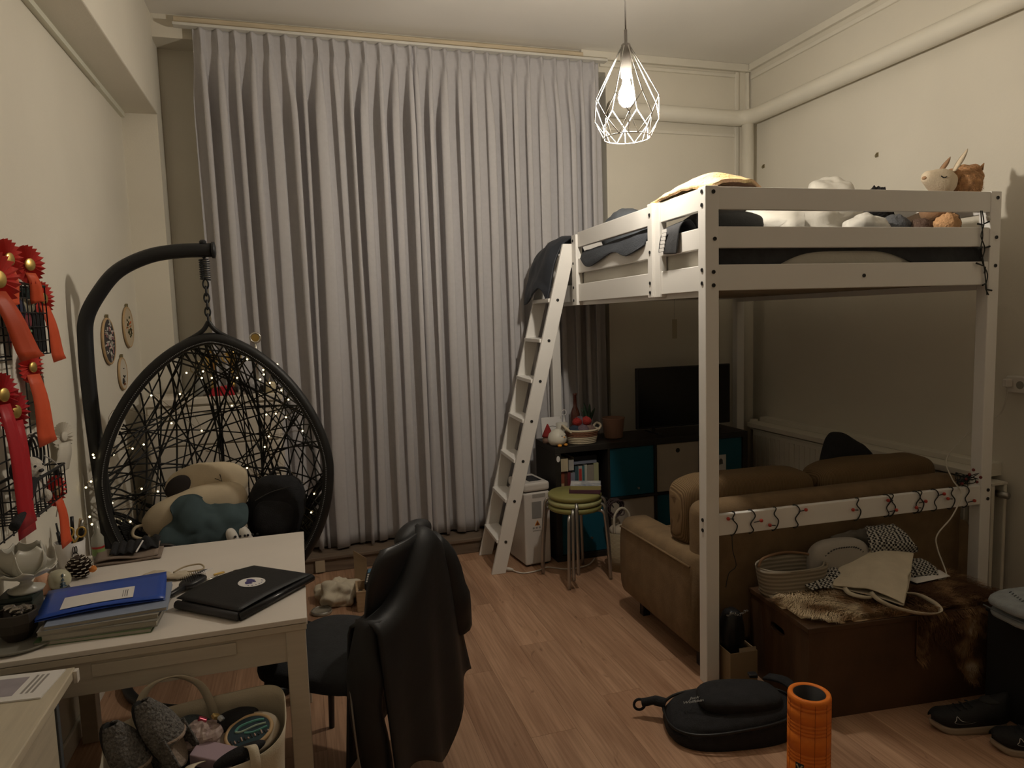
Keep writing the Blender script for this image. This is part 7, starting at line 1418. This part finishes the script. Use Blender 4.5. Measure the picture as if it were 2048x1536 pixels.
MB().torus((-0.335, 0.10, 0.052), 0.022, 0.0055, axis='y', n=22, k=7).obj('hanging_loop', BLACKF, bp, smooth=True)
strap([(0.18, 0.09, 0.15), (0.23, 0.02, 0.165), (0.26, -0.06, 0.13), (0.27, -0.12, 0.06)], 0.045, 'shoulder_strap', bp, BLACKF, side=(0.8, 0.5, 0.1), th=0.01)
MB().box(0.10, 0.135, 0.06, 0.09, 0.165, 0.18).obj('buckle', BLACKP, bp, bevel=0.004)
LOGO = M('logo_grey', (0.26, 0.26, 0.25), 0.6)
text('Jack\nWolfskin', 0.024, 'logo_text', LOGO, bp, (-0.150, -0.035, 0.142), (radians(6), radians(-22), radians(-30)), 0.0008)
lg = MB().ball((0, 0, 0), (0.006, 0.005, 0.0008), 8, 4)
for k in range(4): lg.ball((-0.007+0.0047*k, 0.0075+0.002*(k in (1, 2)), 0), (0.0018, 0.0024, 0.0008), 6, 4)
lg.obj('logo_paw', LOGO, bp, loc=(-0.108, -0.062, 0.152), rot=(radians(6), radians(-22), radians(-30)))
MB().tube([(0.19, -0.135, 0.085), (0.235, -0.128, 0.10)], 0.0026, 6).obj('zip_pull', CHROME, bp)
# orange foam roller
fr_ = thing('foam_roller', 'orange foam roller with raised bands standing on the floor', 'foam roller', (1.597, 1.868, 0), radians(20))
ORF = M('foam_orange', (0.78, 0.20, 0.018), 0.6, var=0.04, vscale=30)
prof = [(0.052, 0.0), (0.066, 0.0), (0.070, 0.004)]; z = 0.004
for z0 in (0.020, 0.032, 0.100, 0.113, 0.126, 0.139, 0.205, 0.218, 0.231, 0.244, 0.290, 0.304): prof += [(0.070, z0-0.003), (0.0665, z0-0.001), (0.0665, z0+0.001), (0.070, z0+0.003)]
prof += [(0.070, 0.320), (0.0675, 0.328), (0.063, 0.330), (0.055, 0.329), (0.052, 0.325), (0.052, 0.0)]
MB().lathe(prof, 56, cap=False).obj('foam', ORF, fr_, smooth=True)
for k in range(6):
    a = radians(-100+k*26 if k < 3 else 40+k*37); MB().box(0.0692, 0.0703, -0.0009, 0.0009, 0.01, 0.318).xf(Matrix.Rotation(a, 4, 'Z')).obj('groove', M('foam_groove', (0.42, 0.09, 0.01), 0.8), fr_)
MB().lathe([(0.052, 0.001), (0.052, 0.326), (0.0495, 0.326), (0.0495, 0.001)], 40, cap=False).obj('core', BLACKP, fr_, smooth=True); MB().lathe([(0, 0.002), (0.0495, 0.002)], 30).obj('core_floor', BLACKP, fr_)
def onroll(ang, z): return (0.0709*cos(ang), 0.0709*sin(ang), z)
ac = radians(-174)
MB().grid(lambda u, v: (0.0706*cos(ac-0.20+0.40*u), 0.0706*sin(ac-0.20+0.40*u), 0.060+0.046*v), 8, 5).obj('logo_plate', BLACKP, fr_, smooth=True, solid=0.001)
CRL = M('logo_cream', (0.45, 0.38, 0.22), 0.6)
for (a0, z0, a1, z1) in ((-0.13, 0.066, 0.13, 0.100), (-0.13, 0.100, -0.02, 0.086), (0.03, 0.079, 0.13, 0.066), (-0.10, 0.066, -0.02, 0.076)): MB().tube([onroll(ac+a0+(a1-a0)*i/4, z0+(z1-z0)*i/4) for i in range(5)], 0.0028, 6).obj('logo_mark', CRL, fr_)
# sneakers
SHB = M('sneaker_black', (0.008, 0.008, 0.009), 0.75, bump=0.2, bscale=250); SHW = M('sneaker_sole', (0.34, 0.27, 0.20), 0.7)
def sneaker(label, loc, rz, sd=1):
    t = thing('sneaker', label, 'shoe', loc, rz, 'black sneakers on the floor')
    def wd(s): return 0.047*(1-0.55*max(0, (0.16-s)/0.16)**2)*(1-0.75*max(0, (s-0.80)/0.20)**2)*(0.86+0.14*cos((s-0.72)*4))
    def sole(u, v):
        a = 2*pi*u; s = 0.5+0.5*cos(a); lift = 0.020*max(0, (s-0.72)/0.28)**2; w_ = wd(s)*1.04; sy = w_*(1 if sin(a) > 0 else -1)*min(1, abs(sin(a))*1.6)
        return (-0.145+0.29*s, sy, lift+(0.030-0.010*s)*v+0.012*(1-s)*v)
    m = MB().grid(sole, 48, 4, closeu=True); nn = len(m.v); m.f += [tuple(range(47, -1, -1)), tuple(range(nn-48, nn))]; m.obj('sole', SHW, t, smooth=True)
    def upper(u, v):
        s = u; a = pi*v; h = 0.055+0.05*max(0, 1-s/0.55)-0.018*max(0, (s-0.6)/0.4); h *= (1-0.6*max(0, (s-0.86)/0.14)**2)
        zb = 0.030-0.004*s+0.020*max(0, (s-0.72)/0.28)**2+0.008*(1-s); return (-0.142+0.285*s, wd(s)*cos(a)*0.99, zb+h*max(0.0, sin(a))**0.55)
    MB().grid(upper, 26, 18).obj('upper', SHB, t, smooth=True, solid=0.003)
    MB().ball((-0.085, 0, 0.112), (0.045, 0.030, 0.012), 16, 8).obj('opening', M('shoe_lining', (0.02, 0.02, 0.02), 0.9), t, smooth=True)
    for k in range(4): MB().tube(spline([(0.0+0.022*k, -0.024, 0.098-0.007*k), (0.004+0.022*k, 0, 0.108-0.009*k), (0.0+0.022*k, 0.024, 0.098-0.007*k)], 4), 0.003, 6).obj('lace', BLACKF, t)
    # outline of the curved tick on the side
    pts = [(0.075, 0.048), (0.045, 0.044), (0.0, 0.050), (-0.05, 0.066), (-0.075, 0.078), (-0.03, 0.060), (0.02, 0.0525), (0.05, 0.056), (0.066, 0.072), (0.070, 0.058)]
    out = []
    for x, z in pts:
        s = (x+0.142)/0.285; out.append((x, sd*(-(wd(s)*0.995)-0.001+0.16*max(0, z-0.05)*0.9), z))
    MB().tube(spline(out, 4, closed=True), 0.0014, 5, closed=True).obj('curved_tick', M('tick_white', (0.45, 0.44, 0.42), 0.5), t)
    return t
sneaker('black sneaker with a white outlined tick beside the chest', (2.385, 1.925, 0), radians(160), -1)
sneaker('black sneaker with a pale toe cut off by the right photo edge', (2.475, 1.735, 0), radians(150), -1)
# black box with folded jeans at the right edge
sbx = thing('storage_box', 'black storage box at the right edge under the folded jeans', 'box', (2.565, 1.735, 0), radians(-3))
MB().box(0, 0.40, 0, 0.28, 0, 0.40).obj('body', M('box_black', (0.010, 0.010, 0.010), 0.85), sbx, bevel=0.006); MB().box(-0.006, 0.406, -0.006, 0.286, 0.401, 0.415).obj('lid', MATS['box_black'], sbx, bevel=0.004)
jn = thing('jeans', 'folded faded blue jeans lying at the right edge of the photo', 'jeans', (2.685, 1.85, 0.416), radians(-6))
DEN = M('faded_denim', (0.29, 0.315, 0.33), 0.9, var=0.12, vscale=30, bump=0.3, bscale=220)
def jf(z0, h, x0): return blob((0.03, 0.0, z0+h/2), (0.235+x0, 0.12, h/2), 0.05, 7, z0*90, p=3.6, n=44, m=14)
jf(0.0, 0.048, 0.0).obj('folded_leg', DEN, jn, smooth=True); jf(0.046, 0.05, 0.012).obj('folded_leg', DEN, jn, smooth=True)
MB().tube([(-0.207, -0.09, 0.047), (-0.212, 0.0, 0.046), (-0.207, 0.09, 0.047)], 0.003, 6).obj('seam', M('denim_seam', (0.10, 0.11, 0.12), 0.9), jn)
for k in range(10): MB().tube([(-0.17+0.006*k, -0.08+0.016*k, 0.0955), (-0.158+0.006*k, -0.076+0.016*k, 0.0965)], 0.0022, 5).obj('stitching', MATS['denim_seam'], jn)
